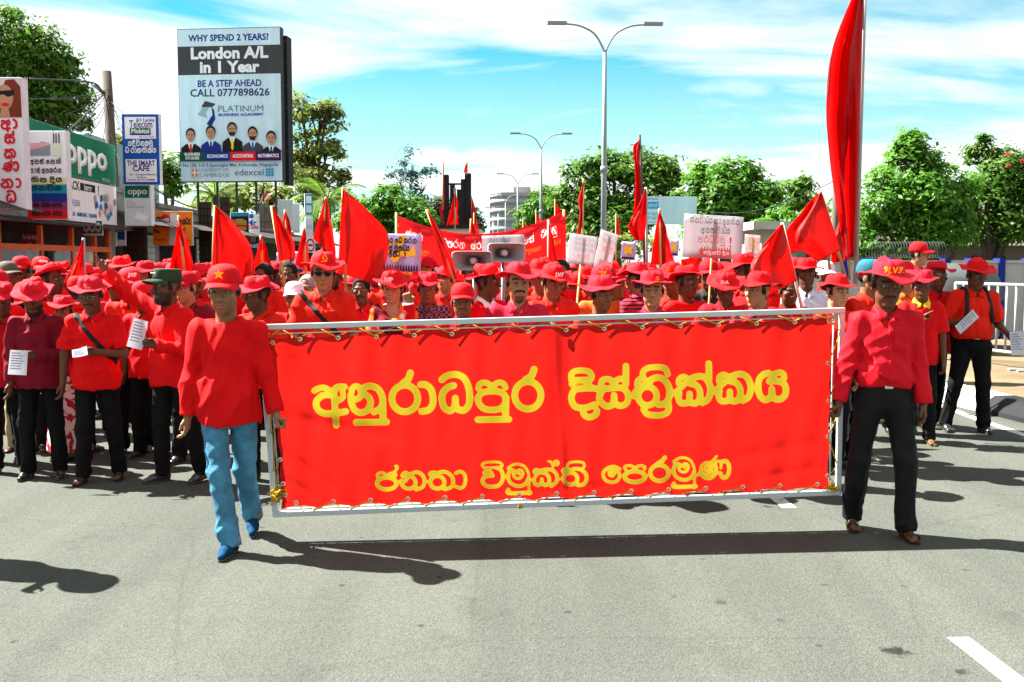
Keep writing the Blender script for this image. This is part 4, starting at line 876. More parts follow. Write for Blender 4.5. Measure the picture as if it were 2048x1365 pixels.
for x in (-1.5, -.75, 0, .75, 1.5):
    MB().bar((x, .5, -P(400, 364, 38).z), (x, .5, .1), .07).build('leg', fr, s.r)
MB().box((1.88, .35, -.1), (2.06, .9, 5.3)).build('rear_panel', BLK, s.r)
for i in range(7): MB().bar((1.87, .34, .3 + .8*i), (2.09, .34, .3 + .8*i), .04).build('bracket', fr, s.r)
# pale blue hoarding among the right hand trees
s = fsign('pale blue hoarding in front of the right hand trees', 1284, 394, 1394, 449, 46, mat=PR('hoarding', (.42, .66, .72)), t=.1, name='billboard', cat='billboard')
s.rect(.0, .56, .30, .82, PR('cyan', (.02, .32, .55))); s.text('REACHOUT', .15, .68, .2, WHT, .0, .26); s.text('ADVERTISING', .16, .92, .13, TEAL, .02, .26); s.text('077 2672', .18, .37, .17, TEAL, .01, .22); s.text('077 2672', .18, .22, .17, TEAL, .01, .22); s.text('www.reachout.lk', .2, .08, .08, TEAL, .0, .3)
for x in (-1., 1.): MB().bar((x, .2, -P(1340, 449, 46).z), (x, .2, .2), .12).build('leg', fr, s.r)
# ------------------------------------------------------------------ shops on the left
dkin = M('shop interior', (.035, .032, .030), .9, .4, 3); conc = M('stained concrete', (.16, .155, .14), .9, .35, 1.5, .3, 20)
def shop(a0, a1, label, wall, h=4.55, open_z=2.5, roofc=None, door=None):
    r_ = empty('shop', R(-8.45, (a0+a1)/2, 0), FY, 1, label, 'shop'); w = a1 - a0 - .02
    def bx(n_, lo, hi, m): return MB().box(lo, hi).build(n_, m, r_)
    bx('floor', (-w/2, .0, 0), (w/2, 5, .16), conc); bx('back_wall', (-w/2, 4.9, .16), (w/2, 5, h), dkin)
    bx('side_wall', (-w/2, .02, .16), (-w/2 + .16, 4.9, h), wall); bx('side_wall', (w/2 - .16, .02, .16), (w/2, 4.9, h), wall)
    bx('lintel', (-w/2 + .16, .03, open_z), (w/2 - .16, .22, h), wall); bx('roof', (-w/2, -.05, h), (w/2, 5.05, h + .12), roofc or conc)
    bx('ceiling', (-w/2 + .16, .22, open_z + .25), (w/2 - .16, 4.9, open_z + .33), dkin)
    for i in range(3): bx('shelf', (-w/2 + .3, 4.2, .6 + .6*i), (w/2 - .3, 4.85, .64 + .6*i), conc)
    return r_, w
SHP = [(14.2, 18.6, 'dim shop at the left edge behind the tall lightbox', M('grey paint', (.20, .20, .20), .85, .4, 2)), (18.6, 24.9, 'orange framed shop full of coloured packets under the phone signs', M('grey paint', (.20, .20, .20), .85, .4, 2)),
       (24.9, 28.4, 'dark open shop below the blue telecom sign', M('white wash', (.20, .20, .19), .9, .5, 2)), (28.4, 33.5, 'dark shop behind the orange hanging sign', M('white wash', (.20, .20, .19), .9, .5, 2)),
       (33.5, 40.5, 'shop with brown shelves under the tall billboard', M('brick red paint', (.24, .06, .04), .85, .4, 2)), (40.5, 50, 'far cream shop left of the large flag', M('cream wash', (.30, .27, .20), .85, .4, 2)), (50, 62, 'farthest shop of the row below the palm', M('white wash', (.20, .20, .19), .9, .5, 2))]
corr = M('corrugated sheet', (.045, .040, .036), .7, .6, 2)
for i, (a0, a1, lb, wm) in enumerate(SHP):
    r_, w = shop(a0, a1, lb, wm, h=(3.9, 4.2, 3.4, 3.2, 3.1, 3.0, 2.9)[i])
    # corrugated awning
    z0, z1, pr = (2.95, 2.6, 1.0) if i != 1 else (2.58, 2.48, .5); nn = int(w / .09); V = []
    for k in range(nn + 1):
        x = -w/2 + w*k/nn; dz = .014 * (k % 2); V += [(x, .0, z0 + dz), (x, -pr, z1 + dz)]
    o_ = obj('awning', mesh('awning', V, [(2*k, 2*k+1, 2*k+3, 2*k+2) for k in range(nn)]), corr, r_); o_.modifiers.new('s', 'SOLIDIFY').thickness = .008
    if i == 1:
        of = M('orange frame', (.55, .09, .02), .5, .15, 3)
        for x in (-w/2 + .3, -1.0, .6, w/2 - 1.2, w/2 - .3): MB().box((x-.05, -.02, .16), (x+.05, .06, 2.45)).build('frame_post', of, r_)
        MB().box((-w/2+.25, -.03, 1.95), (w/2-.25, .05, 2.07)).build('transom', of, r_)
        gl = bpy.data.materials.new('shop glass'); gl.use_nodes = True; nt = gl.node_tree; b_ = nt.nodes['Principled BSDF']; b_.inputs['Transmission Weight'].default_value = 1; b_.inputs['Roughness'].default_value = .02; b_.inputs['IOR'].default_value = 1.15
        for x0, x1 in ((-w/2+.35, -1.05), (-.95, .55), (.65, w/2-1.25)): MB().box((x0, .0, .6), (x1, .012, 1.95)).build('pane', gl, r_)
    if i in (2, 3):
        sm = M('roller shutter', (.38, .38, .36), .6, .2, 3)
        for k in range(14): MB().box((w/2 - 1.0, .02, .2 + .16*k), (w/2 - .18, .06, .345 + .16*k)).build('shutter_slat', sm, r_)
pv = [tuple(R(a, b, .15)) for a, b in ((-8.5, 6), (-7.2, 6), (-7.2, 64), (-8.5, 64))]
tag(obj('pavement', mesh('pavement', pv + [(p[0], p[1], 0) for p in pv], [(0, 1, 2, 3), (1, 5, 6, 2), (0, 4, 5, 1)]), conc), kind='structure')
OW = ('first', 'second', 'third', 'fourth', 'fifth', 'sixth', 'seventh', 'eighth', 'ninth', 'tenth', 'eleventh', 'twelfth', 'thirteenth', 'fourteenth', 'fifteenth', 'last')
cols = [('orange', (.65, .22, .02)), ('yellow', (.65, .5, .05)), ('green', (.03, .35, .12)), ('blue', (.02, .10, .45)), ('white', (.6, .6, .58)), ('purple', (.2, .04, .3)), ('brown', (.2, .1, .04))]
for i in range(16):
    cn, cc = cols[i % 7]; a = 19.4 + .31 * i; z = 2.15 - (.55 if i % 3 == 1 else 0) - .12 * (i % 2); q = R(-8.75 - .15 * (i % 3), a, z)
    r_ = empty('packet', q, FY, 1, f'{cn} packet in the orange framed shop window, {OW[i]} packet from the left', 'packet', f'{cn} packets in the shop window')
    w, h = .24 + .05 * (i % 3), .38 + .08 * (i % 2)
    mb = MB(); st = [(-.5, -1, .012), (-.5, -.9, .05), (-.48, -.4, .07), (-.5, -.1, .03), (-.42, 0, .008)]
    for u, v, t_ in st: mb.v += [(u*w, -t_, v*h), (-u*w, -t_, v*h), (-u*w, t_, v*h), (u*w, t_, v*h)]
    for k in range(4): mb.f += [(4*k+j, 4*k+(j+1)%4, 4*k+4+(j+1)%4, 4*k+4+j) for j in range(4)]
    mb.f += [(3, 2, 1, 0), (16, 17, 18, 19)]
    mb.build('bag', M('packet ' + cn, cc, .45, .3, 9), r_, True); MB().tube([(0, 0, -.01), (0, 0, .22)], .006, 5).build('hook', fr, r_)
pch = mesh('pouch', [(-.5,-.2,-1),(.5,-.2,-1),(.5,.2,-1),(-.5,.2,-1),(-.42,-.1,0),(.42,-.1,0),(.42,.1,0),(-.42,.1,0)], [(3,2,1,0),(4,5,6,7),(0,1,5,4),(1,2,6,5),(2,3,7,6),(3,0,4,7)])
for i, (x0, x1, y0, y1, d, lb) in enumerate(((398, 421, 404, 520, 31.5, 'tall rack of dark brown pouches in front of the brown shop'), (440, 458, 394, 470, 34, 'narrower rack of dark pouches right of the tall rack'), (258, 292, 455, 520, 26, 'rack of dark goods in the doorway below the telecom sign'))):
    a, b = P(x0, y1, d), P(x1, y0, d); w, h = b.x - a.x, b.z - a.z; r_ = empty('display_rack', ((a.x + b.x)/2, d, a.z), 0, 1, lb, 'rack'); MB().box((-w/2, .05, -a.z + .16), (w/2, .09, h)).build('board', dkin, r_)
    nx_, nz_ = 4, max(4, int(h / .22))
    for k in range(nx_ * nz_):
        o_ = obj('pouch', pch, M('pouch brown', (.05, .03, .02), .5, .5, 20), r_); o_.location = (-w/2 + w*(k % nx_ + .5)/nx_, -.0, h - (k // nx_) * h / nz_); o_.scale = (w/nx_*.85, .12, h/nz_*.85)
# blue corrugated gable behind the shops, and a plain house further left
r_ = empty('warehouse', R(-11.5, 34, 0), FY, 1, 'pale blue metal clad building behind the shops', 'building'); cb = M('pale blue sheeting', (.22, .32, .34), .6, .12, 1.2)
mb = MB(); W0 = 5.0; pf = [(-W0, 0), (-W0, 4.6), (-2.2, 5.6), (W0, 5.6), (W0, 0)]
mb.add([(x, y, z) for y in (0, 5) for x, z in pf], [(4, 3, 2, 1, 0), (5, 6, 7, 8, 9)] + [(k, (k+1)%5, 5+(k+1)%5, 5+k) for k in range(5)]); mb.build('wall', cb, r_)
for k in range(30): MB().box((-W0 + .33*k, -.03, .1), (-W0 + .06 + .33*k, 0, 4.55)).build('rib', cb, r_)
# ------------------------------------------------------------------ utility poles and wires
wire = M('cable black', (.015, .016, .018), .6, .2)
pp = P(222, 300, 27); pp.z = 0
r_ = empty('utility_pole', pp, label='leaning concrete utility pole with tangled cables on the left', cat='pole'); cp = M('pole concrete', (.085, .070, .058), .9, .3, 3, .3, 20)
top = P(213, 143, 27) - pp; MB().tube([(.15, 0, 0), tuple(top)], [.17, .12], 10).build('pole', cp, r_, True)
ar = [P(212, 186, 27) - pp, P(203, 182, 26.6) - pp, P(180, 165, 26) - pp, P(60, 158, 24) - pp]; MB().tube([Vector(v) for v in spline([tuple(a) for a in ar])], .022, 6).build('lamp_arm', fr, r_, True); MB().tube([P(206, 186, 26.9) - pp, P(189, 170, 26.3) - pp], .05, 6).build('lamp_head', galv, r_, True)
def sag(a, b, s_, n=10): return [a.lerp(b, i/n) - Vector((0, 0, s_ * 4 * (i/n) * (1 - i/n))) for i in range(n + 1)]
for i in range(15):
    a = P(214 + rng.uniform(-3, 6), 188 + rng.uniform(-14, 16), 27) - pp
    b = P(*(((60, 300, 20), (110, 285, 21), (20, 195, 18), (150, 250, 23), (255, 232, 24.5), (258, 230, 24.5), (300, 400, 29), (130, 230, 22), (170, 260, 24), (200, 300, 26), (262, 290, 26), (100, 200, 22), (40, 330, 20), (232, 300, 27), (240, 320, 26))[i])) - pp
    MB().tube(sag(a, b, rng.uniform(.02, .35)), .009, 4, False).build('cable', wire, r_, True)
q = P(1669, 520, 30); q.z = 0
r_ = empty('utility_pole', q, label='grey utility pole behind the huge red flag', cat='pole'); MB().tube([(0, 0, 0), (0, 0, P(1669, 340, 30).z)], [.14, .09], 10).build('pole', cp, r_, True)
for i, (a, b) in enumerate((((1669, 362, 30), (1396, 418, 46)), ((1669, 375, 30), (1760, 380, 26)))): MB().tube(sag(P(*a) - q, P(*b) - q, .5), .014, 4, False).build('cable', wire, r_, True)
a, b = P(300, 372, 28), P(420, 420, 34); MBx = MB().tube(sag(a, b, .15), .02, 4, False); tag(MBx.build('cable', wire, None, True), 'thick black cable slung past the pale blue building', 'cable')
# small flag pole with five coloured stripes
q = P(527, 420, 36.5); r_ = empty('striped_flag', q, label='small flag of coloured stripes under the tall billboard', cat='flag'); MB().tube([(0, 0, -.8), (0.02, 0, .95)], .02, 6).build('pole', fr, r_)
for i, m_ in enumerate((NAVY, YEL, REDP, WHT, ORG)): mb = MB(); mb.add([(.02 + .05*i - .22*k, .02*i*(1-k), .9 - .1*i - .7*k + .12 * k * i) for k in (0, 1)] + [(.02 + .05*(i+1) - .22*k, .02*(i+1)*(1-k), .9 - .1*(i+1) - .7*k + .12 * k * (i+1)) for k in (0, 1)], [(0, 1, 3, 2)]); mb.build('stripe', m_, r_)
# ------------------------------------------------------------------ far round white building
q = R(9, 300); r_ = empty('round_building', (P(1020, 500, 300).x, 300, 0), 0, 1, 'distant white round fronted apartment block with ringed floors', 'building')
wb, wg = M('far white render', (.28, .28, .27), .8, .1, .1), M('far window band', (.22, .30, .33), .3, .2, .3)
MB().lathe([(5.4, 0), (5.4, 20.5)], 28).build('core', wg, r_, True)
for i in range(7):
    z = 2.5 + 2.6*i; MB().lathe([(5.3, z), (5.9, z), (5.9, z + 1.15), (5.3, z + 1.15)], 28).build('floor_band', wb, r_, True)
for k in range(28):
    a = 2*math.pi*k/28; MB().bar((5.45*math.cos(a), 5.45*math.sin(a), 2), (5.45*math.cos(a), 5.45*math.sin(a), 20.5), .28).build('mullion', wb, r_)
MB().lathe([(0, 21.2), (5.9, 21.2), (5.9, 20.2), (5.3, 20.2)], 28).build('roof', wb, r_); MB().box((1, 1, 21.2), (6, 6, 23.2)).build('lift_house', wb, r_); MB().box((5.2, 0, 0), (10, 9, 22)).build('wing', M('far tan render', (.18, .145, .12), .8, .1, .1), r_)
MB().box((-5.9, 2, 0), (-5.2, 6, 20.4)).build('side_wall', M('far tan render', (.18, .145, .12), .8, .1, .1), r_)
# ------------------------------------------------------------------ right hand side: wall, house, kiosk, parked vehicle
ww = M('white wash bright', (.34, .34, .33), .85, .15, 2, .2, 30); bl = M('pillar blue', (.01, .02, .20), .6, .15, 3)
x0, x1 = P(1490, 522, 21.5).x, 16.5
r_ = empty('boundary_wall', ((x0 + x1)/2, 21.5, 0), label='white boundary wall with blue pillars under the right hand trees', cat='wall')
cx = (x0 + x1)/2; MB().box((x0 - cx, 0, 0), (x1 - cx, .2, 1.70)).build('panel', ww, r_); MB().box((x0 - cx, -.03, 1.70), (x1 - cx, .23, 1.76)).build('coping', ww, r_)
for px in (1500, 1600, 1690, 1735, 1784, 1894, 1945, 2003, 2060): xx = P(px, 522, 21.5).x - cx; MB().box((xx - .06, -.06, 0), (xx + .06, .26, 1.80)).build('pillar', bl, r_)
pts = []
for i in range(420):
    t = i / 420; a = i * .40; pts.append((P(1735, 500, 21.5).x + (P(1890, 500, 21.5).x - P(1735, 500, 21.5).x) * t, 21.6 + .17*math.cos(a), 1.98 + .17*math.sin(a)))
tag(MB().tube(pts, .0045, 4).build('razor_wire', M('wire grey', (.06, .065, .065), .5, .2, metal=.4), None, True), 'coiled razor wire on top of the white wall', 'wire')
q = P(1600, 520, 33); r_ = empty('kiosk', (q.x, 33, 0), label='low pale flat roofed building behind the placards', cat='building'); kc = M('cream render', (.26, .27, .24), .85, .15, 1.5)
MB().box((-1.25, 0, 0), (1.6, 4, 2.75)).build('wall', kc, r_); MB().box((-1.6, -.35, 2.75), (1.95, 4.3, 3.0)).build('roof', ww, r_); MB().box((.2, -.03, .1), (1.1, .0, 2.1)).build('door', DGR, r_); MB().box((-1.0, -.03, 1.0), (-.1, .0, 2.0)).build('window', M('far window band', (.2, .3, .3)), r_)
q = P(1930, 520, 31); r_ = empty('house', (q.x, 31, 0), label='low house with a grey tiled roof behind the white wall', cat='house')
MB().box((-4, 0, 0), (5, 5, 2.3)).build('wall', M('house wall', (.14, .125, .10), .9, .3, 1), r_); mb = MB(); mb.add([(-4.5, -.6, 2.2), (5.5, -.6, 2.2), (5.5, 5.6, 2.2), (-4.5, 5.6, 2.2), (-3, 2.5, 3.5), (4, 2.5, 3.5)], [(0, 1, 5, 4), (1, 2, 5), (2, 3, 4, 5), (3, 0, 4), (3, 2, 1, 0)]); mb.build('roof', M('roof tile', (.10, .085, .07), .9, .4, 3, .5, 15), r_)
for x in (-2.5, 0.2, 2.6): MB().box((x, -.04, .9), (x + 1, 0, 1.9)).build('window', dkin, r_)
# three wheeler parked behind the barrier
q = P(1925, 700, 18.2); r_ = empty('three_wheeler', (q.x, 18.4, .03), rad(55), 1, 'dark hooded three wheeler parked behind the white barrier', 'vehicle')
hood = M('vinyl hood', (.045, .05, .05), .5, .2, 4); bd = M('dark paint', (.02, .025, .03), .35, .1, spec=.5)
mb = MB(); n = 13
for i in range(n):
    t = i / (n - 1); x = -1.25 + 2.2 * t; hgt = 1.72 - .25 * (2*t - 1)**4 - .10 * t; wd = .62 - .04 * (2*t - 1)**2
    for k in range(11):
        a = math.pi * k / 10; mb.v.append((x, wd * math.copysign(abs(math.cos(a))**.55, math.cos(a)), 1.0 + (hgt - 1.0) * math.sin(a)**.55))
mb.f = [(i*11+k, i*11+k+1, (i+1)*11+k+1, (i+1)*11+k) for i in range(n-1) for k in range(10)] + [tuple(range(10, -1, -1)), tuple((n-1)*11+k for k in range(11))]
mb.build('hood', hood, r_, True)
mb = MB(); mb.box((-1.3, -.6, .3), (.6, .6, .95)); bevel(mb.build('body', bd, r_), .08); mb = MB(); mb.add([(.6, -.6, .3), (.6, .6, .3), (.6, .6, .95), (.6, -.6, .95), (1.3, -.2, .35), (1.3, .2, .35), (1.15, .35, 1.0), (1.15, -.35, 1.0)], [(0, 4, 5, 1), (1, 5, 6, 2), (2, 6, 7, 3), (3, 7, 4, 0), (4, 7, 6, 5)]); mb.build('nose', bd, r_)
for x, y in ((-.9, -.58), (-.9, .58), (1.05, 0)): w_ = MB().lathe([(.0, -.06), (.2, -.06), (.24, -.03), (.24, .03), (.2, .06), (0, .06)], 18, Matrix.Translation((x, y, .24)) @ Matrix.Rotation(math.pi/2, 4, 'X')).build('wheel', BLK, r_, True)
mb = MB(); mb.add([(1.0, -.5, .98), (1.0, .5, .98), (.92, .45, 1.5), (.92, -.45, 1.5)], [(0, 1, 2, 3)]); mb.build('windscreen', M('dark glass', (.03, .04, .045), .1, .05, spec=.6), r_)
# ------------------------------------------------------------------ trees
def leafmat(name, col, tr=.5):
    return M(name, col, .55, .55, .9, 0, trans=tr, spec=.25)
bark = M('bark', (.075, .055, .038), .95, .4, 4, .6, 20)
def tree(label, d, blobs, lm, base, dens=1., leaf=.0062, clump=1., name='tree', group=None, trunk=.22, limbs=True, depth=1., seed=1, air=0.):
    r = np.random.default_rng(seed); b = P(*base, d); b.z = 0
    root = empty(name, b, label=label, cat='tree', group=group)
    L = leaf * d; allv = []
    tp = []
    for (px, py, rx, ry) in blobs:
        c = np.array(P(px, py, d) - b); c[1] += r.uniform(-.4, .4) * rx / 2048 * d * depth
        R3 = np.array((rx, (rx + ry) / 2 * depth, ry)) / 2048 * d; tp.append(c)
        area = R3[0] * R3[2] * math.pi; nl = int(dens * 9.5 * area / (L * L * .30)); nl = min(nl, 22000)
        nc = max(5, int(nl / (55 / clump)))
        u = r.normal(size=(nc, 3)); u /= np.linalg.norm(u, axis=1)[:, None]; rr = (r.uniform(.30, 1, nc) ** (1/2.2)); rr *= 1 + r.uniform(-.16, .20, nc)
        cc = c + u * rr[:, None] * R3; cr = (R3.mean() * .27 + L * .9) * r.uniform(.6, 1.35, nc)
        k = r.integers(0, nc, nl); q = r.normal(size=(nl, 3)) * .52; p = cc[k] + q * cr[k][:, None] * np.array((1, 1, .62))
        out = nrm = q * .7 + u[k] * .6 + np.array((0, 0, .75)) + r.normal(size=(nl, 3)) * .42; nrm = out / np.linalg.norm(out, axis=1)[:, None]
        t = np.cross(nrm, r.normal(size=(nl, 3))); t /= np.linalg.norm(t, axis=1)[:, None] + 1e-9; s = np.cross(nrm, t)
        ln = L * (r.uniform(.35, 1.0, nl) ** 1.3 * 1.25 + .25)[:, None]; w = ln * r.uniform(.36, .55, nl)[:, None]
        v = np.stack([p - t * ln * .5, p + s * w * .5 - nrm * w * .12, p + t * ln * .55 - nrm * ln * .12, p - s * w * .5 - nrm * w * .12], 1); allv.append(v.reshape(-1, 3))
    v = np.concatenate(allv); me = np_mesh('crown', v, np.arange(len(v)).reshape(-1, 4))
    obj('crown', me, lm, root)
    mb = MB(); cx = np.mean(tp, 0); low = min(t[2] for t in tp)
    fork = np.array((cx[0] * .35, 0, max(.9, low * .55))); h = trunk * 1.0
    mb.tube([(0, 0, -.05), tuple(fork * .55 + np.array((.06, 0, 0))), tuple(fork)], [h * 1.25, h, h * .85], 9)
    for c in tp:
        m = (fork + c) / 2 + np.array((0, 0, .12 * (c[2] - fork[2]))) + r.normal(size=3) * .12
        mb.tube([tuple(fork * .97), tuple(m), tuple(c)], [h * .6, h * .38, h * .12], 6)
        if limbs:
            for j in range(5):
                e = c + r.normal(size=3) * np.array((.32, .32, .22)) * (np.linalg.norm(c - fork) * .25 + .2); mb.tube([tuple(m * .4 + c * .6), tuple((c + e) / 2 + r.normal(size=3) * .08), tuple(e)], [h * .2, h * .12, h * .04], 5)
    mb.build('trunk', bark, root, True)
    return root
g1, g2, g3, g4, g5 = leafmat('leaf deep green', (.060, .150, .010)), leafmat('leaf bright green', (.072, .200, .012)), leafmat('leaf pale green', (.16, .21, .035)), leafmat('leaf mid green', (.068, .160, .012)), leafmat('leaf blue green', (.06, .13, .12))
tree('big dark leafy tree at the upper left behind the signs', 30, [(30,75,70,45),(85,120,70,50),(25,150,70,60),(110,185,60,45),(60,235,80,50),(135,140,26,22),(5,30,28,18),(140,232,32,28),(10,215,50,50)], g4, (70, 300), 1.0, .0050, seed=3, trunk=.35)
tree('tall airy pale tree right of the tall billboard', 62, [(600,215,42,32),(640,240,40,36),(655,225,26,20),(610,290,48,40),(655,300,36,36),(600,350,50,40),(690,355,26,26),(640,380,52,40)], g3, (620, 500), .62, .0050, .7, seed=5, trunk=.3)
tree('yellowish bushy tree under the tall billboard', 56, [(440,395,50,28),(500,395,50,30),(550,400,40,30)], g3, (490, 520), .9, .006, seed=6)
tree('small tree between the blue sign and the billboard', 48, [(330,325,26,38),(345,360,24,30)], g4, (335, 500), .95, .006, seed=7)
tree('small yellow green tree beside the utility pole', 40, [(225,290,34,18),(200,300,24,18)], g3, (225, 480), .8, .006, seed=8)
tree('glossy dark green tree left of the second red banner', 46, [(735,412,42,34),(780,405,40,32),(765,450,70,40),(830,435,48,34),(850,465,50,34),(700,440,30,30)], g2, (770, 560), 1.05, .0058, seed=9, trunk=.3)
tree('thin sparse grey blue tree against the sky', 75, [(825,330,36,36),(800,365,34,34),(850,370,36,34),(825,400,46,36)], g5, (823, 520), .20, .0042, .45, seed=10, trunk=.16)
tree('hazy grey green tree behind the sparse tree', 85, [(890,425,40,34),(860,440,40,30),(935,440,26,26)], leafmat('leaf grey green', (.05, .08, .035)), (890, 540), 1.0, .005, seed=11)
tree('bright green tree in the distance beside the far lamps', 95, [(1085,425,40,36),(1060,440,34,28),(1110,400,36,30),(1130,440,40,34)], g2, (1090, 540), 1.1, .0045, seed=12)
tree('broad dark tree behind the nearest street lamp', 66, [(1170,350,42,36),(1225,335,50,36),(1290,345,50,38),(1180,405,56,44),(1250,405,60,46),(1310,400,50,46),(1330,350,36,36),(1130,395,26,26),(1215,455,80,36)], g4, (1230, 560), 1.05, .0055, seed=13, trunk=.4)
tree('rounded bright green tree right of the hoarding', 54, [(1420,350,50,34),(1470,355,50,36),(1520,390,40,40),(1440,400,64,44),(1390,390,34,44),(1500,430,56,38),(1420,450,60,34)], g2, (1450, 560), 1.1, .0062, seed=14, trunk=.35)
tree('small round tree beyond the pale building', 62, [(1595,375,28,26),(1615,390,26,30),(1590,410,26,24)], g4, (1605, 540), 1.05, .0055, seed=15)
tree('low bright bush in front of the pale building', 50, [(1570,445,40,22),(1530,452,30,18)], g2, (1560, 520), 1.1, .006, seed=16)
tree('large leafy tree above the white wall at right', 25, [(1825,285,34,34),(1845,330,36,36),(1790,360,50,40),(1760,420,52,44),(1840,400,66,52),(1745,480,40,40),(1820,460,66,36),(1900,370,60,50),(1880,450,64,44),(1810,320,30,26),(1740,505,34,22),(1790,498,40,18)], g2, (1905, 560), 1.0, .0054, seed=17, trunk=.16)
tree('second leafy tree with red blossoms at the right edge', 26.5, [(1965,305,34,28),(1990,350,56,44),(2040,350,50,44),(1950,400,60,50),(2030,420,60,56),(1985,455,60,34),(2080,400,60,70)], g4, (1968, 560), 1.0, .0054, seed=18, trunk=.15)
tree('pale low shrub hedge behind the white placards', 40, [(1215,492,40,16),(1255,490,40,16),(1310,492,30,16)], g3, (1250, 540), 1.1, .006, seed=19, limbs=False, trunk=.05)
fl = []
r = np.random.default_rng(4)
for i in range(3):
    c = np.array(P(r.uniform(1985, 2048), r.uniform(298, 345), 25.2)); s_ = .05
    for k in range(4): a = r.normal(size=(2, 3)); a /= np.linalg.norm(a, axis=1)[:, None]; fl += [c + r.normal(size=3)*.05 - a[0]*s_, c + a[1]*s_, c + a[0]*s_, c - a[1]*s_]
v = np.array(fl); tag(obj('blossom', np_mesh('blossom', v, np.arange(len(v)).reshape(-1, 4)), M('blossom red', (.60, .03, .03), .6, .2, trans=.3)), 'red blossoms on top of the tree at the right edge', 'blossom', kind='stuff')
def palm(label, px, py, d, rl, nf, seed, tilt=0):
    r = np.random.default_rng(seed); top = P(px, py, d); b = Vector((top.x, d, 0)); root = empty('palm_tree', b, label=label, cat='palm tree')
    MB().tube([(0.2, 0, 0), (.1, 0, top.z * .5), (0, 0, top.z)], [.2, .16, .13], 8).build('trunk', bark, root, True); lm = leafmat('palm frond', (.085, .16, .016))
    for i in range(nf):
        az = 2 * math.pi * i / nf + r.uniform(-.2, .2); el = r.uniform(.15, 1.25); dv = np.array((math.cos(az) * math.cos(el), math.sin(az) * math.cos(el), math.sin(el))); p = np.array((0, 0, top.z)); V = []; Fq = []; side = np.cross(dv, (0, 0, 1)); side /= np.linalg.norm(side); n = 16; ax = [p.copy()]
        for k in range(n):
            p = p + dv * rl / n; dv = dv + np.array((0, 0, -.085 - .05 * math.cos(el))); dv /= np.linalg.norm(dv); ax.append(p.copy())
            ll = rl * .30 * math.sin(math.pi * min(1, (k + 1.5) / (n + 1)))**.7
            for s in (-1, 1):
                for h in (0, .5):
                    q = p - dv * rl / n * h; e = q + side * s * ll * .75 + dv * ll * .55 + np.array((0, 0, -ll * .30)) + r.normal(size=3) * .03; w = dv * .03 * rl / 2.2; V += [q - w, q + w, e]; Fq.append((len(V)-3, len(V)-2, len(V)-1))
        obj('frond', mesh('frond', V, Fq), lm, root); MB().tube([tuple(a) for a in ax[::3]], [.025]*len(ax[::3]), 4).build('stem', lm, root)
palm('coconut palm with long fronds left of the large flag', 655, 405, 48, 2.3, 17, 2)
palm('drooping palm behind the tall billboard legs', 430, 395, 50, 2.0, 13, 5)
palm('small palm by the right hand utility pole', 1648, 425, 40, 1.4, 11, 8)
# ------------------------------------------------------------------ red cloth with printed letters
def cloth_mat(name, base, inks, tr=.45, weave=0):
    m = bpy.data.materials.new(name); m.use_nodes = True; nt = m.node_tree; N = nt.nodes; L = nt.links; N.clear()
    out = N.new('ShaderNodeOutputMaterial'); b = N.new('ShaderNodeBsdfPrincipled'); b.inputs['Roughness'].default_value = .55; b.inputs['Specular IOR Level'].default_value = .25
    tc = N.new('ShaderNodeTexCoord'); nz = N.new('ShaderNodeTexNoise'); nz.inputs['Scale'].default_value = 3; nz.inputs['Detail'].default_value = 6; L.new(tc.outputs['Object'], nz.inputs[0])
    mr = N.new('ShaderNodeMapRange'); L.new(nz.outputs[0], mr.inputs[0]); mr.inputs[3].default_value = .88; mr.inputs[4].default_value = 1.06
    col = N.new('ShaderNodeMixRGB'); col.blend_type = 'MULTIPLY'; col.inputs[0].default_value = 1; col.inputs[1].default_value = (*base, 1); L.new(mr.outputs[0], col.inputs[2]); c = col.outputs[0]
    for att, ink in inks:
        a = N.new('ShaderNodeAttribute'); a.attribute_name = att
        k = N.new('ShaderNodeMapRange'); L.new(a.outputs['Fac'], k.inputs[0]); k.inputs[1].default_value = .35; k.inputs[2].default_value = -.35
        x = N.new('ShaderNodeMixRGB'); L.new(k.outputs[0], x.inputs[0]); L.new(c, x.inputs[1]); x.inputs[2].default_value = (*ink, 1); c = x.outputs[0]
    L.new(c, b.inputs['Base Color'])
    bz = N.new('ShaderNodeTexNoise'); bz.inputs['Scale'].default_value = 7; bz.inputs['Detail'].default_value = 5; L.new(tc.outputs['Object'], bz.inputs[0])
    bp = N.new('ShaderNodeBump'); bp.inputs['Strength'].default_value = .35; bp.inputs['Distance'].default_value = .02; L.new(bz.outputs[0], bp.inputs['Height']); L.new(bp.outputs[0], b.inputs['Normal'])
    t = N.new('ShaderNodeBsdfTranslucent'); L.new(c, t.inputs[0]); ms = N.new('ShaderNodeMixShader'); ms.inputs[0].default_value = tr
    L.new(b.outputs[0], ms.inputs[1]); L.new(t.outputs[0], ms.inputs[2]); L.new(ms.outputs[0], out.inputs[0])
    return m
def stroke_sdf(px, strokes, margin=12):
    """distance to the nearest pen stroke edge for every point (all in photo-scaled print units)"""
    D = np.full(len(px), 9., np.float32)
    for w, pts, cl in strokes:
        q = spline(pts, cl, 5); lo, hi = q.min(0) - w - margin * .3, q.max(0) + w + margin * .3
        I = np.nonzero((px[:,0] > lo[0]) & (px[:,0] < hi[0]) & (px[:,1] > lo[1]) & (px[:,1] < hi[1]))[0]
        if not len(I): continue
        p = px[I][:, None, :]; a, b = q[:-1][None], q[1:][None]; ba = b - a
        t = np.clip(((p - a) * ba).sum(2) / np.maximum((ba**2).sum(2), 1e-6), 0, 1)
        d = np.sqrt(((p - a - t[..., None] * ba)**2).sum(2)).min(1) - w / 2
        D[I] = np.minimum(D[I], d)
    return D
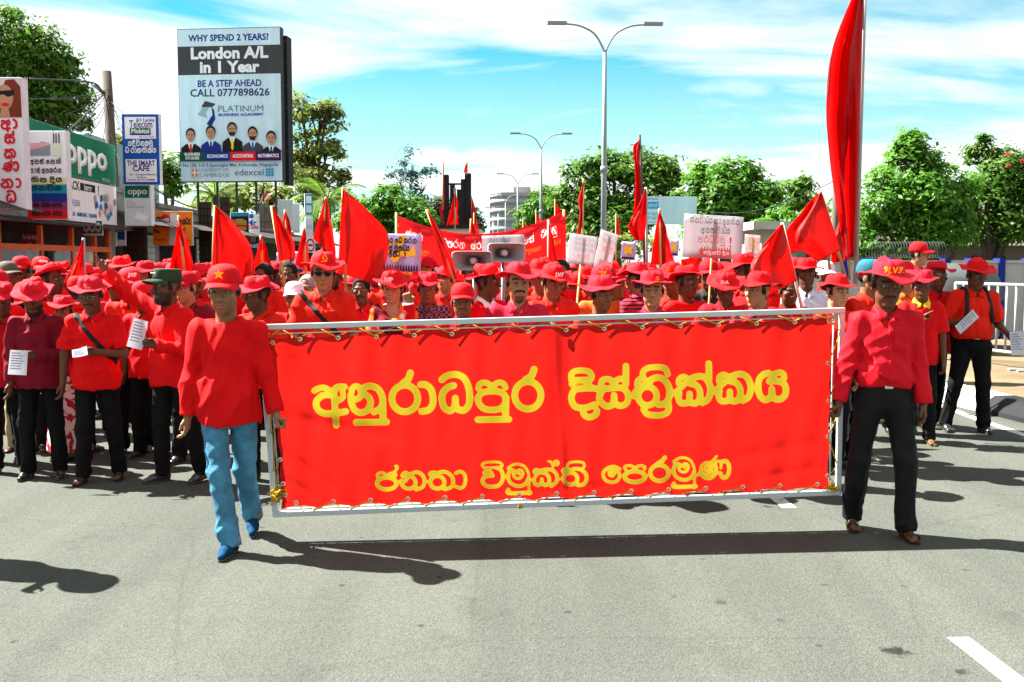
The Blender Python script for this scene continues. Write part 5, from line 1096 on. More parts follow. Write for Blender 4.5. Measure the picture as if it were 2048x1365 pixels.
def attr_f(me, name, v):
    a = me.attributes.new(name, 'FLOAT', 'POINT'); a.data.foreach_set('value', v.astype(np.float32))
DL, DR = 6.30, 6.62     # distance of the frame's left and right ends
def bd(px): return DL + (DR - DL) * (px - 515) / 1175.
def BP(px, py, off=0.): return P(px, py, bd(px) + off)
FTL, FTR, FBR, FBL = (521, 655), (1684, 621), (1676, 985), (551, 1029)
org = BP(1100, 1005); org.z = 0
bn = empty('protest_banner', org, label='large red banner with yellow lettering laced into a white steel frame', cat='banner')
frw = bpy.data.materials.new('chipped white paint'); frw.use_nodes = True
def chipped():
    nt = frw.node_tree; N = nt.nodes; L = nt.links; b = N['Principled BSDF']; b.inputs['Roughness'].default_value = .45
    tc = N.new('ShaderNodeTexCoord'); nz = N.new('ShaderNodeTexNoise'); nz.inputs['Scale'].default_value = 13; nz.inputs['Detail'].default_value = 8; nz.inputs['Roughness'].default_value = .7; L.new(tc.outputs['Object'], nz.inputs[0])
    r = N.new('ShaderNodeValToRGB'); e = r.color_ramp.elements; e[0].position = .285; e[0].color = (.06, .035, .02, 1); e[1].position = .32; e[1].color = (.40, .43, .43, 1); L.new(nz.outputs[0], r.inputs[0]); L.new(r.outputs[0], b.inputs['Base Color'])
chipped()
for nm, a, b in (('rail', FTL, FTR), ('rail', FBL, FBR), ('upright', FTL, FBL), ('upright', FTR, FBR)):
    A_, B_ = BP(*a) - org, BP(*b) - org; dv = (B_ - A_).normalized()
    if nm == 'rail': A_ -= dv * .017; B_ += dv * .017
    else: A_ += dv * .017; B_ -= dv * .017
    bevel(MB().bar(A_, B_, .034, .034, up=(0, 1, 0)).build(nm, frw, bn), .004)
A_, B_ = BP(1107, 640, .03) - org, BP(1107, 653, .03) - org; MB().bar(A_, B_, .026, .020, up=(0, 1, 0)).build('middle_post', frw, bn)
for a, b in (((575, 1018), (1655, 974)), ((1667, 640), (1659, 972)), ((534, 668), (560, 1010)), ((545, 668), (1668, 634))): MB().tube([BP(*a) - org, BP(*b) - org], .0045, 6).build('tie_rod', frw, bn, True)
# cloth
nx, ny = 330, 112
U, Vv = np.meshgrid(np.linspace(0, 1, nx), np.linspace(0, 1, ny), indexing='ij')
def lerp(a, b, t): return a + (b - a) * t
tl, tr_, br, bl_ = (527, 677), (1664, 637), (1657, 977), (563, 1016)
X = lerp(lerp(tl[0], tr_[0], U), lerp(bl_[0], br[0], U), Vv); Y = lerp(lerp(tl[1], tr_[1], U), lerp(bl_[1], br[1], U), Vv)
gx = 15.2
sc = np.abs(np.sin(np.pi * U * gx))            # scallops between eyelets
Y += (1 - Vv)**14 * (sc - .5) * 5 - Vv**14 * (sc - .5) * 6
X += np.exp(-U * 60) * np.sin(np.pi * Vv) * 7 - np.exp(-(1-U) * 60) * np.sin(np.pi * Vv * 4)**2 * 3
X = np.where(U < .03, X + np.exp(-U*80) * 4 * np.sin(Vv * np.pi * 5)**2, X)
off = .010 * np.sin(U * 23 + 1.5 * np.sin(Vv * 3)) * (1 - Vv)**1.5 + .016 * (1 - Vv)**2 * np.cos(2 * np.pi * U * gx) * .8 + .008 * Vv**2 * np.cos(2*np.pi*U*gx)
off += -.012 * np.exp(-((U - .512 - .006*Vv) / .006)**2) * (.4 + .6 * Vv) + .018 * np.exp(-((U - .535) / .02)**2)
def crease(x0, y0, x1, y1, w, a, ln=1.):
    global off
    dx, dy = x1 - x0, y1 - y0; L2 = dx*dx + dy*dy; t = ((X - x0)*dx + (Y - y0)*dy) / L2; dd = ((X - x0)*dy - (Y - y0)*dx) / math.sqrt(L2)
    off += a * np.exp(-(dd / w)**2) * np.clip(1 - np.abs(2*t - 1)**3, 0, 1)
for c in ((560, 895, 680, 985, 9, .030), (545, 830, 820, 880, 14, .026), (560, 950, 640, 1000, 8, .026), (540, 790, 700, 850, 22, -.02), (1400, 930, 1660, 880, 14, .016), (1480, 965, 1660, 930, 10, .014), (540, 690, 760, 900, 60, .03), (700, 720, 690, 1000, 80, -.02), (1540, 650, 1660, 760, 30, .02), (1200, 720, 1240, 990, 60, .015), (900, 990, 1500, 960, 10, .010), (600, 700, 660, 800, 20, .02)): crease(*c)
off += .006 * np.sin(U * 61 + 3*Vv) * (.3 + .7*(1-Vv)) + .004 * np.sin(U * 130 + 9 * Vv)
off *= .40
W3 = np.array([tuple(BP(x, y, -.012 - o) - org) for x, y, o in zip(X.ravel(), Y.ravel(), off.ravel())])
i, j = np.meshgrid(np.arange(nx-1), np.arange(ny-1), indexing='ij'); a = (i*ny + j).ravel(); Q = np.stack([a, a+1, a+ny+1, a+ny], 1)
me = np_mesh('cloth', W3, Q); sd = stroke_sdf(np.stack([X.ravel(), Y.ravel()], 1), BAN); attr_f(me, 'rim', sd - .1); attr_f(me, 'ink', sd + 1.0)
obj('cloth', me, cloth_mat('banner vinyl', (.50, .0085, .0055), [('rim', (.50, .20, .012)), ('ink', (.27, .228, .010))], .66), bn)
# eyelets and rope
rope = M('yellow nylon rope', (.45, .27, .012), .55, .2, 60, .4, 300); eye = M('brass eyelet', (.62, .58, .45), .35, .2, metal=.6)
def eyelet(px, py):
    c = BP(px, py, -.022) - org; MB().lathe([(.006, 0), (.008, .004), (.013, .004), (.015, 0)], 12, Matrix.Translation(c) @ Matrix.Rotation(math.pi/2, 4, 'X')).build('eyelet', eye, bn, True)
def lace(pts, r=.0042):
    q = [BP(x, y, o) - org for x, y, o in pts]; MB().tube(q, r, 6).build('rope', rope, bn, True)
top = []; 
for k in range(15):
    ex = 600 + 76.2 * k + (0 if k < 4 else -1); ey = 679 - .0345 * (ex - 600); hx = ex - 37; hy = 661 - .0296 * (hx - 521)
    top += [(hx, hy, .0), (hx + 4, hy + 2, -.03), (ex, ey, -.026), (ex - 6, ey - 1, .01)]; eyelet(ex, ey)
lace([(540, 676, -.02), (552, 664, -.02)] + top)
bot = []
for k in range(15):
    ex = 592 + 74.5 * k; ey = 1006 - .0355 * (ex - 592); hx = ex + 37; hy = 1021 - .0385 * (hx - 560) + 2
    if ex < 1650: bot += [(ex, ey, -.026), (ex + 8, ey + 6, .01), (hx - 6, hy - 2, .0), (hx, hy, -.02), (hx + 6, hy - 2, -.03)]; eyelet(ex, ey)
lace(bot)
lf = []
for k, (ex, ey, hx, hy) in enumerate(((545, 686, 527, 688), (539, 706, 528, 722), (547, 782, 537, 800), (553, 852, 541, 868), (560, 920, 547, 946), (566, 968, 551, 984), (570, 990, 554, 1004))): lf += [(hx, hy, -.02), (ex, ey, -.028), (ex - 4, ey + 6, .0)]; eyelet(ex, ey)
lace(lf)
rt = []
for k, (ex, ey, hx, hy) in enumerate(((1658, 643, 1680, 662), (1657, 727, 1679, 735), (1657, 802, 1676, 822), (1656, 874, 1673, 925), (1655, 952, 1670, 968))): rt += [(ex, ey, -.028), (hx, hy, -.02), (hx - 3, hy + 14, .0)]; eyelet(ex, ey)
lace(rt)
def knot(px, py, s, seed):
    r = np.random.default_rng(seed); q = [tuple((BP(px, py, -.03) - org) + Vector(r.normal(size=3)) * s) for _ in range(26)]
    MB().tube([Vector(v) for v in spline(q, False, 4)], .0045, 5).build('knot', rope, bn, True)
knot(556, 985, .022, 1); knot(554, 1000, .018, 2); knot(1664, 975, .016, 3); knot(531, 672, .012, 4); knot(1041, 1012, .008, 5)
# ------------------------------------------------------------------ second banner, further back
d2 = 13.2
n2x, n2y = 150, 60; U, Vv = np.meshgrid(np.linspace(0, 1, n2x), np.linspace(0, 1, n2y), indexing='ij')
X = 797 + 335 * U; Ytop = 432 - 12 * U + 42 * (4 * U * (1 - U)) * 1.0; Ybot = 556 - 6 * U + 8 * np.sin(3.1 * U); Y = Ytop + (Ybot - Ytop) * Vv
off = .035 * np.sin(U * 9 + 1) * (1 - .4*Vv) + .02 * np.sin(U * 21 + Vv * 4) + .05 * np.exp(-(Vv / .10)**2) + .8 * (U - .5)
o2 = P(965, 522, d2); o2.z = 0; b2 = empty('protest_banner', o2, label='sagging red banner with white and yellow lettering held above the crowd', cat='banner')
pts3 = np.array([tuple(P(x, y, d2 + o) - o2) for x, y, o in zip(X.ravel(), Y.ravel(), off.ravel())])
i, j = np.meshgrid(np.arange(n2x-1), np.arange(n2y-1), indexing='ij'); a = (i*n2y + j).ravel(); Q = np.stack([a, a+1, a+n2y+1, a+n2y], 1); me = np_mesh('cloth', pts3, Q)
# text laid along the sag in cloth coordinates
def along(words, u0, u1, v, size, w=1.):
    st, W_ = strokes_text(words, w); out = []; ks = (u1 - u0) * 335 / W_
    for wd, pts, cl in st:
        q = []
        for x, y in pts:
            u = u0 + (u1 - u0) * x / W_; yt = 432 - 12*u + 168*u*(1-u); yb = 556 - 6*u + 8*math.sin(3.1*u); q.append((797 + 335*u, yt + (yb - yt) * v - y * size))
        out.append((wd * min(ks, size) * 1.1, q, cl))
    return out
whs = along('s ya ra_', .04, .15, .32, 15, .85) + along('_ e da ka ra_ na'.replace('da', 'dha'), .22, .40, .33, 13, .85) + along('s ra_ ka ra_ vi na', .43, .64, .34, 13, .85) + along('ti dha na s', .67, .81, .34, 14, .85) + along('ka ra_ nu', .85, .95, .31, 17, .85)
attr_f(me, 'ink', stroke_sdf(np.stack([X.ravel(), Y.ravel()], 1), whs) * 1.)
obj('cloth', me, cloth_mat('banner cotton', (.60, .005, .006), [('ink', (.5, .47, .45))], .5), b2)
def cloth2(body, u, v, size, mat, bold=.02, ww=None):
    me = text_mesh(body, 1., bold); co = np.empty(len(me.vertices)*3, np.float32); me.vertices.foreach_get('co', co); co = co.reshape(-1, 3); sx = ww / max(1e-6, np.ptp(co[:,0])) if ww else size
    out = []
    for x, y, _ in co:
        uu = u + x * sx / 335; yt = 432 - 12*uu + 168*uu*(1-uu); yb = 556 - 6*uu + 8*math.sin(3.1*uu); oo = .035*math.sin(uu*9+1)*(1-.4*v) + .02*math.sin(uu*21+v*4) + .8*(uu-.5); out.append(tuple(P(797 + 335*uu, yt + (yb-yt)*v - y*size, d2 + oo - .03) - o2))
    me.vertices.foreach_set('co', np.array(out, np.float32).ravel()); me.update(); obj('lettering', me, mat, b2)
yl = PR('mustard', (.70, .36, .03))
for body, u, v, ww in (('\u0b85\u0ba9\u0bc8\u0ba4\u0bcd\u0ba4\u0bc1', .10, .50, 55), ('\u0b85\u0bb0\u0b9a\u0bbf\u0baf\u0bb1\u0bcd', .33, .50, 48), ('\u0b95\u0bc8\u0ba4\u0bbf\u0b95\u0bb3\u0bc8\u0baf\u0bc1\u0bae\u0bcd', .55, .50, 60), ('\u0bb5\u0bbf\u0b9f\u0bc1\u0ba4\u0bb2\u0bc8', .78, .48, 48), ('\u0b9a\u0bc6\u0baf\u0bcd!', .93, .46, 26)): cloth2(body, u, v, 14, yl, .02, ww)
cloth2('Release', .15, .78, 17, PR('white', (.72, .76, .78)), .02, 60); cloth2('all political prisoners!', .55, .78, 17, PR('white', (.72, .76, .78)), .02, 170)
wood = M('bamboo', (.50, .36, .16), .7, .2, 12)
for px in (799, 1131): x_ = P(px, 430, d2).x - o2.x; yo = -.4 if px < 900 else .4; MB().tube([(x_, .03 + yo, .9), (x_, .03 + yo, P(px, 428 if px < 900 else 416, d2).z)], .016, 8).build('pole', wood, b2, True)
# ------------------------------------------------------------------ the marchers
def put(J, px, ytop, d, z0=0., hat=True):
    r = J['root']; top = P(px, ytop, d); f = 1.14
    lt = J['hc'] + J['Rh'] @ np.array((0, .008, (.143 if hat else .118) * f)); s = (top.z - z0) / lt[2]
    if not .86 < s < 1.14: print('SCALE', px, round(s, 3))
    r.scale = (s, s, s); c, sn = math.cos(r.rotation_euler.z), math.sin(r.rotation_euler.z)
    r.location = (top.x - s * (c*lt[0] - sn*lt[1]), d - s * (sn*lt[0] + c*lt[1]), z0)
    return J
def who(px, ytop, d, label, yaw=0, z0=0., **k):
    hat = k.get('hat', 'bucket') is not None
    return put(make_person(yaw=rad(yaw), label=label, **k), px, ytop, d, z0, hat)
def emblem(hat, kind, size, mat, z=.095, yaw=0):
    if kind == 'star':
        v = [(size * (1 if i % 2 == 0 else .40) * math.sin(math.pi*i/5), size * (1 if i % 2 == 0 else .40) * math.cos(math.pi*i/5), 0) for i in range(10)]; me = mesh('emblem', [(0, 0, 0)] + v, [(0, 1 + (i+1) % 10, 1 + i) for i in range(10)])
    else:
        st = [(.16, [(-.3, .75), (.35, .75), (.75, .3), (.65, -.35), (.15, -.7), (-.45, -.55), (-.75, -.85)], False), (.16, [(.65, -.75), (-.35, .35)], False), (.28, [(-.55, .15), (-.15, .55)], False)]
        me = ribbon(st, lambda x, y, w: (x * size, y * size, 0)).build('tmp', mat).data; bpy.data.objects.remove([o for o in bpy.data.objects if o.data == me][0]); me.materials.clear()
    hat_text(hat, '', 0, mat, z, yaw, me=me).name = 'emblem'
def sheet(c, w, h, yaw, pitch, roll, label, mat=None, bend=.25, name='leaflet'):
    V = []; n = 7
    for i in range(n):
        for j in range(n):
            u, v = i/(n-1) - .5, j/(n-1) - .5; V.append((u*w, -bend * w * (u*u*1.2 + .6*u*v) , v*h))
    me = mesh(name, V, [(i*n+j, (i+1)*n+j, (i+1)*n+j+1, i*n+j+1) for i in range(n-1) for j in range(n-1)], True)
    o = obj(name, me, mat or M('paper', (.50, .52, .58), .8, .05, 20, trans=.3)); o.location = c; o.rotation_euler = (rad(pitch), rad(roll), rad(yaw)); tag(o, label, 'leaflet')
    mb = MB(); r = np.random.default_rng(int(abs(c[0]) * 1000))
    for q in range(7):
        v = .36 - .105 * q; u1 = r.uniform(.1, .40); us = np.linspace(-.40, u1, 7); mb.add([(u*w, -bend*w*(u*u*1.2 + .6*u*vv) - .0025, vv*h) for vv in (v, v + .038) for u in us], [(k, k+1, 8+k, 7+k) for k in range(6)])
    mb.build('print', M('faint print', (.20, .22, .30), .8, .2), o)
    return o
def cuff(J, k, mat):
    e, w = J['e'+k], J['w'+k]; u = (w - e) / np.linalg.norm(w - e); MB().tube([tuple(w - u*.055), tuple(w + u*.012)], [.048, .047], 16).build('cuff', mat, J['root'], True)
yel = M('thread yellow', (.72, .50, .02), .7, .1); wht = M('thread white', (.75, .72, .72), .7, .1); dkb = M('badge dark', (.02, .02, .03), .6, .1)
# --- the two bearers
jean = M('blue denim', (.060, .205, .325), .9, .62, 4.5, .4, 220); SHOE_B = M('blue canvas', (.002, .034, .085), .85, .3, 12)
J = who(447, 530, 6.12, 'man in blue jeans and starred red cap holding the left end of the banner', yaw=4, smallhead=1.15, res=.0055, sres=.0075, shirt='long', collar=False, smat=SH[0], pmat=jean, kind_p='jeans', shoes='loafer', shmat=SHOE_B, hat='cap', hmat=HM[1], skin=(.25, .115, .055), beard='stubble',
    g=.99, belly=.014, lean=1, head=(-3, 5, 0), arma=((-.21, .03, -1), (-.09, -.05, -1)), armb=((.27, .06, -1), (.24, -.10, -1)), hb='grip-', thb=(0, -1, 0), tha=(0, -1, 0),
    legs=(((.14, -.34, -1), (.15, -.04, -1)), ((-.03, .22, -1), (.0, .72, -1))), seed=31, fold=1.1, haty=-.004)
emblem(J['hat'], 'star', .030, yel, .100)
for k in 'ab':
    u = (J['n'+k] - J['k'+k]) / np.linalg.norm(J['n'+k] - J['k'+k]); MB().tube([tuple(J['n'+k] - u*.02), tuple(J['n'+k] + u*.036)], [.0615, .0625], 20, False).build('turned_up_hem', M('denim inside', (.16, .20, .22), .9, .3, 20), J['root'], True).modifiers.new('s', 'SOLIDIFY').thickness = .006
J = who(1780, 520, 6.42, 'man in crimson shirt and lettered hat holding the right end of the banner', yaw=-4, res=.0055, sres=.0075, shirt='long', tucked=True, detail=True, belt=True, smat=M('cotton carmine', (.50, .0045, .012), .75, .12, 5, .12, 380), pmat=PM[1], shoes='sandal', shmat=M('brown leather', (.045, .022, .012), .4, .3),
    hat='bucket', hatvar=1, hmat=HM[0], skin='dark', beard='mustache', g=.97, lean=0, head=(-2, 9, 2), arma=((-.26, .02, -1), (-.20, -.12, -1)), ha='grip', tha=(0, -1, 0), armb=((.24, .08, -1), (.06, -.22, -1)), hb='relaxed', thb=(-.2, -1, 0),
    legs=(((-.10, .10, -1), (-.02, .30, -1)), ((.10, -.20, -1), (.02, .0, -1))), seed=32, fold=1.25)
hat_text(J['hat'], '9J.V.P.', .046, yel, .098, 4, bold=.001)
# --- left group
J = who(62, 562, 8.05, 'man in maroon shirt and creased red hat reading a leaflet at the left', yaw=8, res=.007, sres=.010, shirt='long', smat=SH[3], pmat=PM[0], hat='bucket', hatvar=3, hmat=HM[0], skin='dark', beard='full', head=(2, 26, 0), lean=6, g=1.08, belly=.02, arma=((-.22, .0, -1), (.05, -.25, -1)), armb=((.24, -.05, -1), (-.80, -.55, .05)), hb='hold-', thb=(0, -.2, 1), legs=(((-.06, -.05, -1), (-.02, .03, -1)), ((.10, -.02, -1), (.04, .06, -1))), seed=41)
sheet(wpt(J, J['gb'] + np.array((-.03, -.075, -.05))), .135, .19, 6, -8, 4, 'white leaflet held by the man in maroon')
J = who(178, 553, 7.95, 'man in red polo with glasses, moustache and black bag strap reading a folded leaflet', yaw=6, res=.007, sres=.009, shirt='short', smat=SH[0], pmat=PM[0], shoes='sandal', shmat=M('black rubber', (.02, .018, .016), .6), hat='bucket', hatvar=0, hmat=HM[0], skin='dark', beard='mustache', head=(-4, 14, 0), lean=5, g=1.05, belly=.02,
    arma=((-.30, .02, -1), (-.06, -.10, -1)), armb=((.32, -.05, -1), (-.80, -.55, .12)), hb='hold-', thb=(0, -.2, 1), strap=((.78, 0, .62), .03, .020), legs=(((-.02, -.12, -1), (-.06, .0, -1)), ((.08, .06, -1), (.04, .22, -1))), seed=42)
emblem(J['hat'], 'x', .014, wht, .10); hat_text(J['hat'], 'lanka', .018, wht, .082, 12, bold=0)
gm = MB()
for s_ in (-1, 1): gm.tube([(s_*.032 + .021*math.cos(t), -.104, .009 + .016*math.sin(t)) for t in [2*math.pi*i/14 for i in range(15)]], .0022, 5); gm.tube([(s_*.053, -.102, .012), (s_*.08, -.01, .012)], .002, 5)
gm.tube([(-.011, -.106, .012), (.011, -.106, .012)], .002, 5); Mh = Matrix.Translation(Vector(J['hc'])) @ Matrix(J['Rh'].tolist()).to_4x4() @ Matrix.Scale(1.14, 4); gm.build('spectacles', M('spectacle frame', (.25, .22, .18), .3, .1, metal=.6), J['root'], True, mw=Mh)
sheet(wpt(J, J['gb'] + np.array((-.02, -.06, .0))), .11, .075, 14, -38, -12, 'folded white leaflet held by the man with the bag strap')
o_ = hat_text.__name__
J = who(335, 535, 8.0, 'bearded man in dark green cap and red shirt pointing upward with a raised arm', yaw=-30, res=.0065, sres=.009, shirt='long', smat=SH[0], pmat=PM[0], hat='army', hmat=M('olive cap', (.020, .042, .022), .8, .15), skin='dark', beard='full', head=(-12, -2, 0), lean=2, g=1.08, belly=.015,
    arma=((-.72, -.28, .42), (-.58, -.30, .70)), ha='point', tha=(.5, -.3, .6), armb=((.12, -.22, -1), (-.20, -.92, .25)), hb='hold-', thb=(0, -.1, 1), legs=(((-.05, -.10, -1), (-.02, .02, -1)), ((.12, .08, -1), (.10, .26, -1))), seed=43)
for k in range(4): MB().box((-.03 + .018*k, -.104, .094), (-.022 + .018*k, -.100, .102)).build('badge', wht, J['hat'])
sheet(wpt(J, J['gb'] + np.array((-.05, -.03, .07))), .12, .22, -8, -4, 14, 'white leaflet held up by the man in the green cap')
who(2, 566, 8.3, 'man in red shirt cut off by the left edge', yaw=14, res=.009, sres=.012, shirt='long', smat=SH[4], pmat=PM[0], hatvar=2, skin='dark', head=(10, 14, 0), seed=44)
who(30, 585, 9.3, 'short person in khaki trousers behind the man in maroon', yaw=0, res=.010, sres=.013, shirt='short', smat=SH[0], pmat=PM[2], shoes='sandal', shmat=M('brown leather', (.045, .022, .012)), hatvar=1, skin='dark', seed=45, g=.95)
who(126, 592, 8.9, 'woman in white and red flowered skirt and red hat behind the reading men', yaw=0, res=.010, sres=.013, shirt='short', collar=False, smat=SH[4], kind_p='skirt', pmat=M('flower print', (.62, .52, .48), .85, .1), shoes='sandal', shmat=M('brown leather', (.045, .022, .012)), hatvar=2, skin='mid', seed=46, g=.92, female=True)
# flowers printed on the skirt: a two colour noise print
nt = bpy.data.materials['flower print'].node_tree; r_ = nt.nodes.new('ShaderNodeValToRGB'); e = r_.color_ramp.elements; e[0].position = .46; e[0].color = (.30, .02, .03, 1); e[1].position = .50; e[1].color = (.60, .52, .48, 1); q = nt.nodes.new('ShaderNodeTexNoise'); q.inputs['Scale'].default_value = 16; tcn = nt.nodes.new('ShaderNodeTexCoord'); nt.links.new(tcn.outputs['Object'], q.inputs[0]); nt.links.new(q.outputs[0], r_.inputs[0]); nt.links.new(r_.outputs[0], [n for n in nt.nodes if n.type == 'BSDF_PRINCIPLED'][0].inputs['Base Color'])
who(100, 528, 9.4, 'man in tilted red hat looking to the right at the far left', yaw=30, res=.008, sres=.012, smat=SH[0], hatvar=1, hmat=HM[0], hatrot=(0, -14, 0), skin='dark', beard='stubble', head=(42, -4, 0), seed=47)
who(157, 553, 9.3, 'man in red starred cap turned away beside the reading men', yaw=160, res=.010, sres=.013, smat=SH[0], hat='cap', hmat=HM[1], skin='mid', head=(0, 5, 0), seed=48)
J = who(258, 537, 9.2, 'man in red cap with white letters under the raised arm', yaw=12, res=.009, sres=.012, smat=SH[1], hat='cap', hmat=HM[0], skin='dark', head=(15, 8, 0), seed=49); hat_text(J['hat'], 'J.V.P', .036, wht, .10, 10)
J = who(283, 563, 9.0, 'short man in red cap just left of the green cap', yaw=-10, res=.010, sres=.013, smat=SH[0], hat='cap', hmat=HM[0], skin='dark', head=(-10, 8, 0), seed=50)
who(15, 523, 10.8, 'man in olive cap at the left edge', yaw=20, res=.010, sres=.014, smat=SH[4], hat='cap', hmat=M('olive grey cap', (.07, .07, .05), .8), skin='dark', head=(35, 0, 0), seed=51)
J = who(82, 514, 12, 'man in red cap with white print before the orange framed shop', yaw=15, res=.010, sres=.014, smat=SH[0], hat='cap', hmat=HM[1], skin='dark', head=(20, 0, 0), seed=52); hat_text(J['hat'], 'dialog', .034, wht, .10, 0)
who(41, 513, 12, 'man in red and white cap near the left edge', yaw=0, res=.010, sres=.014, smat=SH[4], hat='cap', hmat=HM[2], skin='dark', seed=53)
who(380, 545, 10.2, 'young man in wide red hat between the green cap and the banner bearer', yaw=-15, res=.009, sres=.013, smat=SH[1], hatvar=0, hmat=HM[0], skin='dark', head=(-22, 4, 0), seed=54)
# --- row behind the banner
J = who(513, 553, 8.0, 'dark faced man in red hat looking left behind the left end of the banner', yaw=-20, res=.007, sres=.010, smat=SH[1], hatvar=3, hmat=HM[0], hatrot=(0, 4, 8), skin='dark', beard='stubble', head=(-32, 4, 0), seed=61, legs_on=True, pmat=PM[1])
J = who(646, 505, 8.3, 'tall man in sunglasses, orange red shirt and hat with yellow emblem', yaw=3, res=.006, sres=.009, smat=SH[1], detail=True, hatvar=1, hmat=HM[1], skin='light', head=(6, 6, 0), g=1.14, belly=.03, strap=((.74, 0, .68), .02, .019), seed=62)
emblem(J['hat'], 'x', .026, yel, .105, 6)
sg = MB()
for s_ in (-1, 1): v = [(s_*.032 + .025*math.cos(t), -.1035 + .012*abs(math.cos(t))**2, .008 + .0185*math.sin(t)) for t in [2*math.pi*i/16 for i in range(16)]]; sg.add(v, [tuple(range(16)) if s_ > 0 else tuple(range(15, -1, -1))]); sg.tube([(s_*.055, -.094, .012), (s_*.082, .0, .012)], .003, 5)
sg.tube([(-.012, -.105, .014), (.012, -.105, .014)], .003, 5); Mh = Matrix.Translation(Vector(J['hc'])) @ Matrix(J['Rh'].tolist()).to_4x4() @ Matrix.Scale(1.14, 4); sg.build('sunglasses', M('dark lens', (.01, .008, .008), .15, 0, spec=.6), J['root'], False, mw=Mh)
J = who(783, 540, 8.8, 'woman in orange blouse and red hat with white letters looking down', yaw=-4, res=.0065, sres=.009, shirt='short', sleeve=.6, smat=SH[5], collar=False, female=True, hatvar=1, hmat=HM[1], skin='fair', head=(2, 15, 0), g=.92, seed=63, strap=((.70, 0, .72), .0, .07))
hat_text(J['hat'], 'JVP', .050, wht, .085, -8)
for o_ in J['root'].children:
    if o_.name.startswith('bag_strap'): o_.name = 'sash'; o_.material_slots[0].link = 'OBJECT'; o_.material_slots[0].material = SH[3]
MB().lathe([(0, .004), (.026, .004), (.028, 0)], 16, Matrix.Translation((.105, -.128, J['neck'][2] - .10)) @ Matrix.Rotation(math.pi/2, 4, 'X')).build('badge', wht, J['root'])
J = who(925, 566, 7.75, 'moustached man in plain red cap raising one finger', yaw=4, res=.0055, sres=.008, shirt='long', smat=SH[0], hat='cap', hmat=HM[1], skin='mid', beard='goatee', head=(-2, 2, 0), g=1., arma=((-.78, -.22, -.10), (-.10, -.06, 1)), ha='point', tha=(1, -.2, 0), seed=64, hairc=(.05, .045, .04))
cuff(J, 'a', wht)
J = who(855, 545, 9.1, 'man in checked shirt hidden behind the raised finger', yaw=5, res=.009, sres=.012, smat=M('check shirt', (.10, .03, .05), .8, .5, 30), hatvar=2, hmat=HM[0], skin='mid', seed=65)
J = who(973, 529, 8.9, 'man in red hat and white collar seen in profile facing right', yaw=40, res=.007, sres=.011, smat=SH[0], hatvar=1, hmat=HM[1], hatrot=(0, 0, -6), skin='dark', head=(30, 0, 0), seed=66)
for o_ in J['root'].children:
    if o_.name.startswith('collar'): o_.material_slots[0].link = 'OBJECT'; o_.material_slots[0].material = wht
J = who(1037, 526, 7.7, 'man with goatee in rose shirt and very wide red hat', yaw=2, res=.0055, sres=.008, smat=SH[2], detail=True, hatvar=1, hmat=HM[0], skin='light', beard='goatee', head=(4, 0, 0), g=1.05, seed=67)
J = who(1109, 529, 8.6, 'man in red hat with white letters looking down beside the middle post', yaw=12, res=.006, sres=.010, smat=SH[1], hatvar=3, hmat=HM[1], skin='mid', head=(10, 14, 0), g=1.06, seed=68); hat_text(J['hat'], 'J.V.P', .036, wht, .085, 4)
J = who(1200, 552, 7.9, 'smiling thin man in folded red hat', yaw=12, res=.0055, sres=.009, smat=SH[1], collar=False, hatvar=5, hmat=HM[0], skin='mid', beard='stubble', head=(18, 2, -4), g=.95, seed=69)
J = who(1203, 535, 9.3, 'person in orange shirt and red hat with yellow letters', yaw=0, res=.009, sres=.013, smat=SH[5], hatvar=0, hmat=HM[0], skin='mid', seed=70); hat_text(J['hat'], '9J.V', .040, yel, .10, 0)
J = who(1305, 542, 7.9, 'clean shaven man in rose shirt and red hat looking ahead', yaw=-4, res=.0055, sres=.008, smat=SH[2], detail=True, hatvar=0, hmat=HM[0], skin='light', head=(-4, 2, 0), g=1.02, seed=71); emblem(J['hat'], 'x', .016, yel, .09, 22)
J = who(1274, 527, 9.2, 'person in red and black striped shirt and white edged hat', yaw=-140, res=.009, sres=.012, smat=M('striped cloth', (.40, .02, .04), .8, .1), hatvar=3, hmat=HM[0], skin='mid', seed=72)
nt = bpy.data.materials['striped cloth'].node_tree; wv = nt.nodes.new('ShaderNodeTexWave'); wv.inputs['Scale'].default_value = 9; wv.bands_direction = 'Z'; tcn = nt.nodes.new('ShaderNodeTexCoord'); nt.links.new(tcn.outputs['Object'], wv.inputs[0]); r_ = nt.nodes.new('ShaderNodeValToRGB'); e = r_.color_ramp.elements; e[0].position = .35; e[0].color = (.012, .008, .01, 1); e[1].position = .4; e[1].color = (.45, .02, .05, 1); nt.links.new(wv.outputs[0], r_.inputs[0]); nt.links.new(r_.outputs[0], [n for n in nt.nodes if n.type == 'BSDF_PRINCIPLED'][0].inputs['Base Color'])
nt = bpy.data.materials['check shirt'].node_tree; ck = nt.nodes.new('ShaderNodeTexChecker'); ck.inputs['Scale'].default_value = 42; ck.inputs[1].default_value = (.30, .10, .14, 1); ck.inputs[2].default_value = (.02, .015, .03, 1); tcn = nt.nodes.new('ShaderNodeTexCoord'); nt.links.new(tcn.outputs['Object'], ck.inputs[0]); nt.links.new(ck.outputs[0], [n for n in nt.nodes if n.type == 'BSDF_PRINCIPLED'][0].inputs['Base Color'])
J = who(1343, 526, 9.4, 'person in red hat with small yellow emblem behind the clean shaven man', yaw=-25, res=.009, sres=.013, smat=SH[1], hatvar=1, hmat=HM[1], skin='mid', head=(-10, 5, 0), seed=73); emblem(J['hat'], 'x', .020, yel, .10, 10)
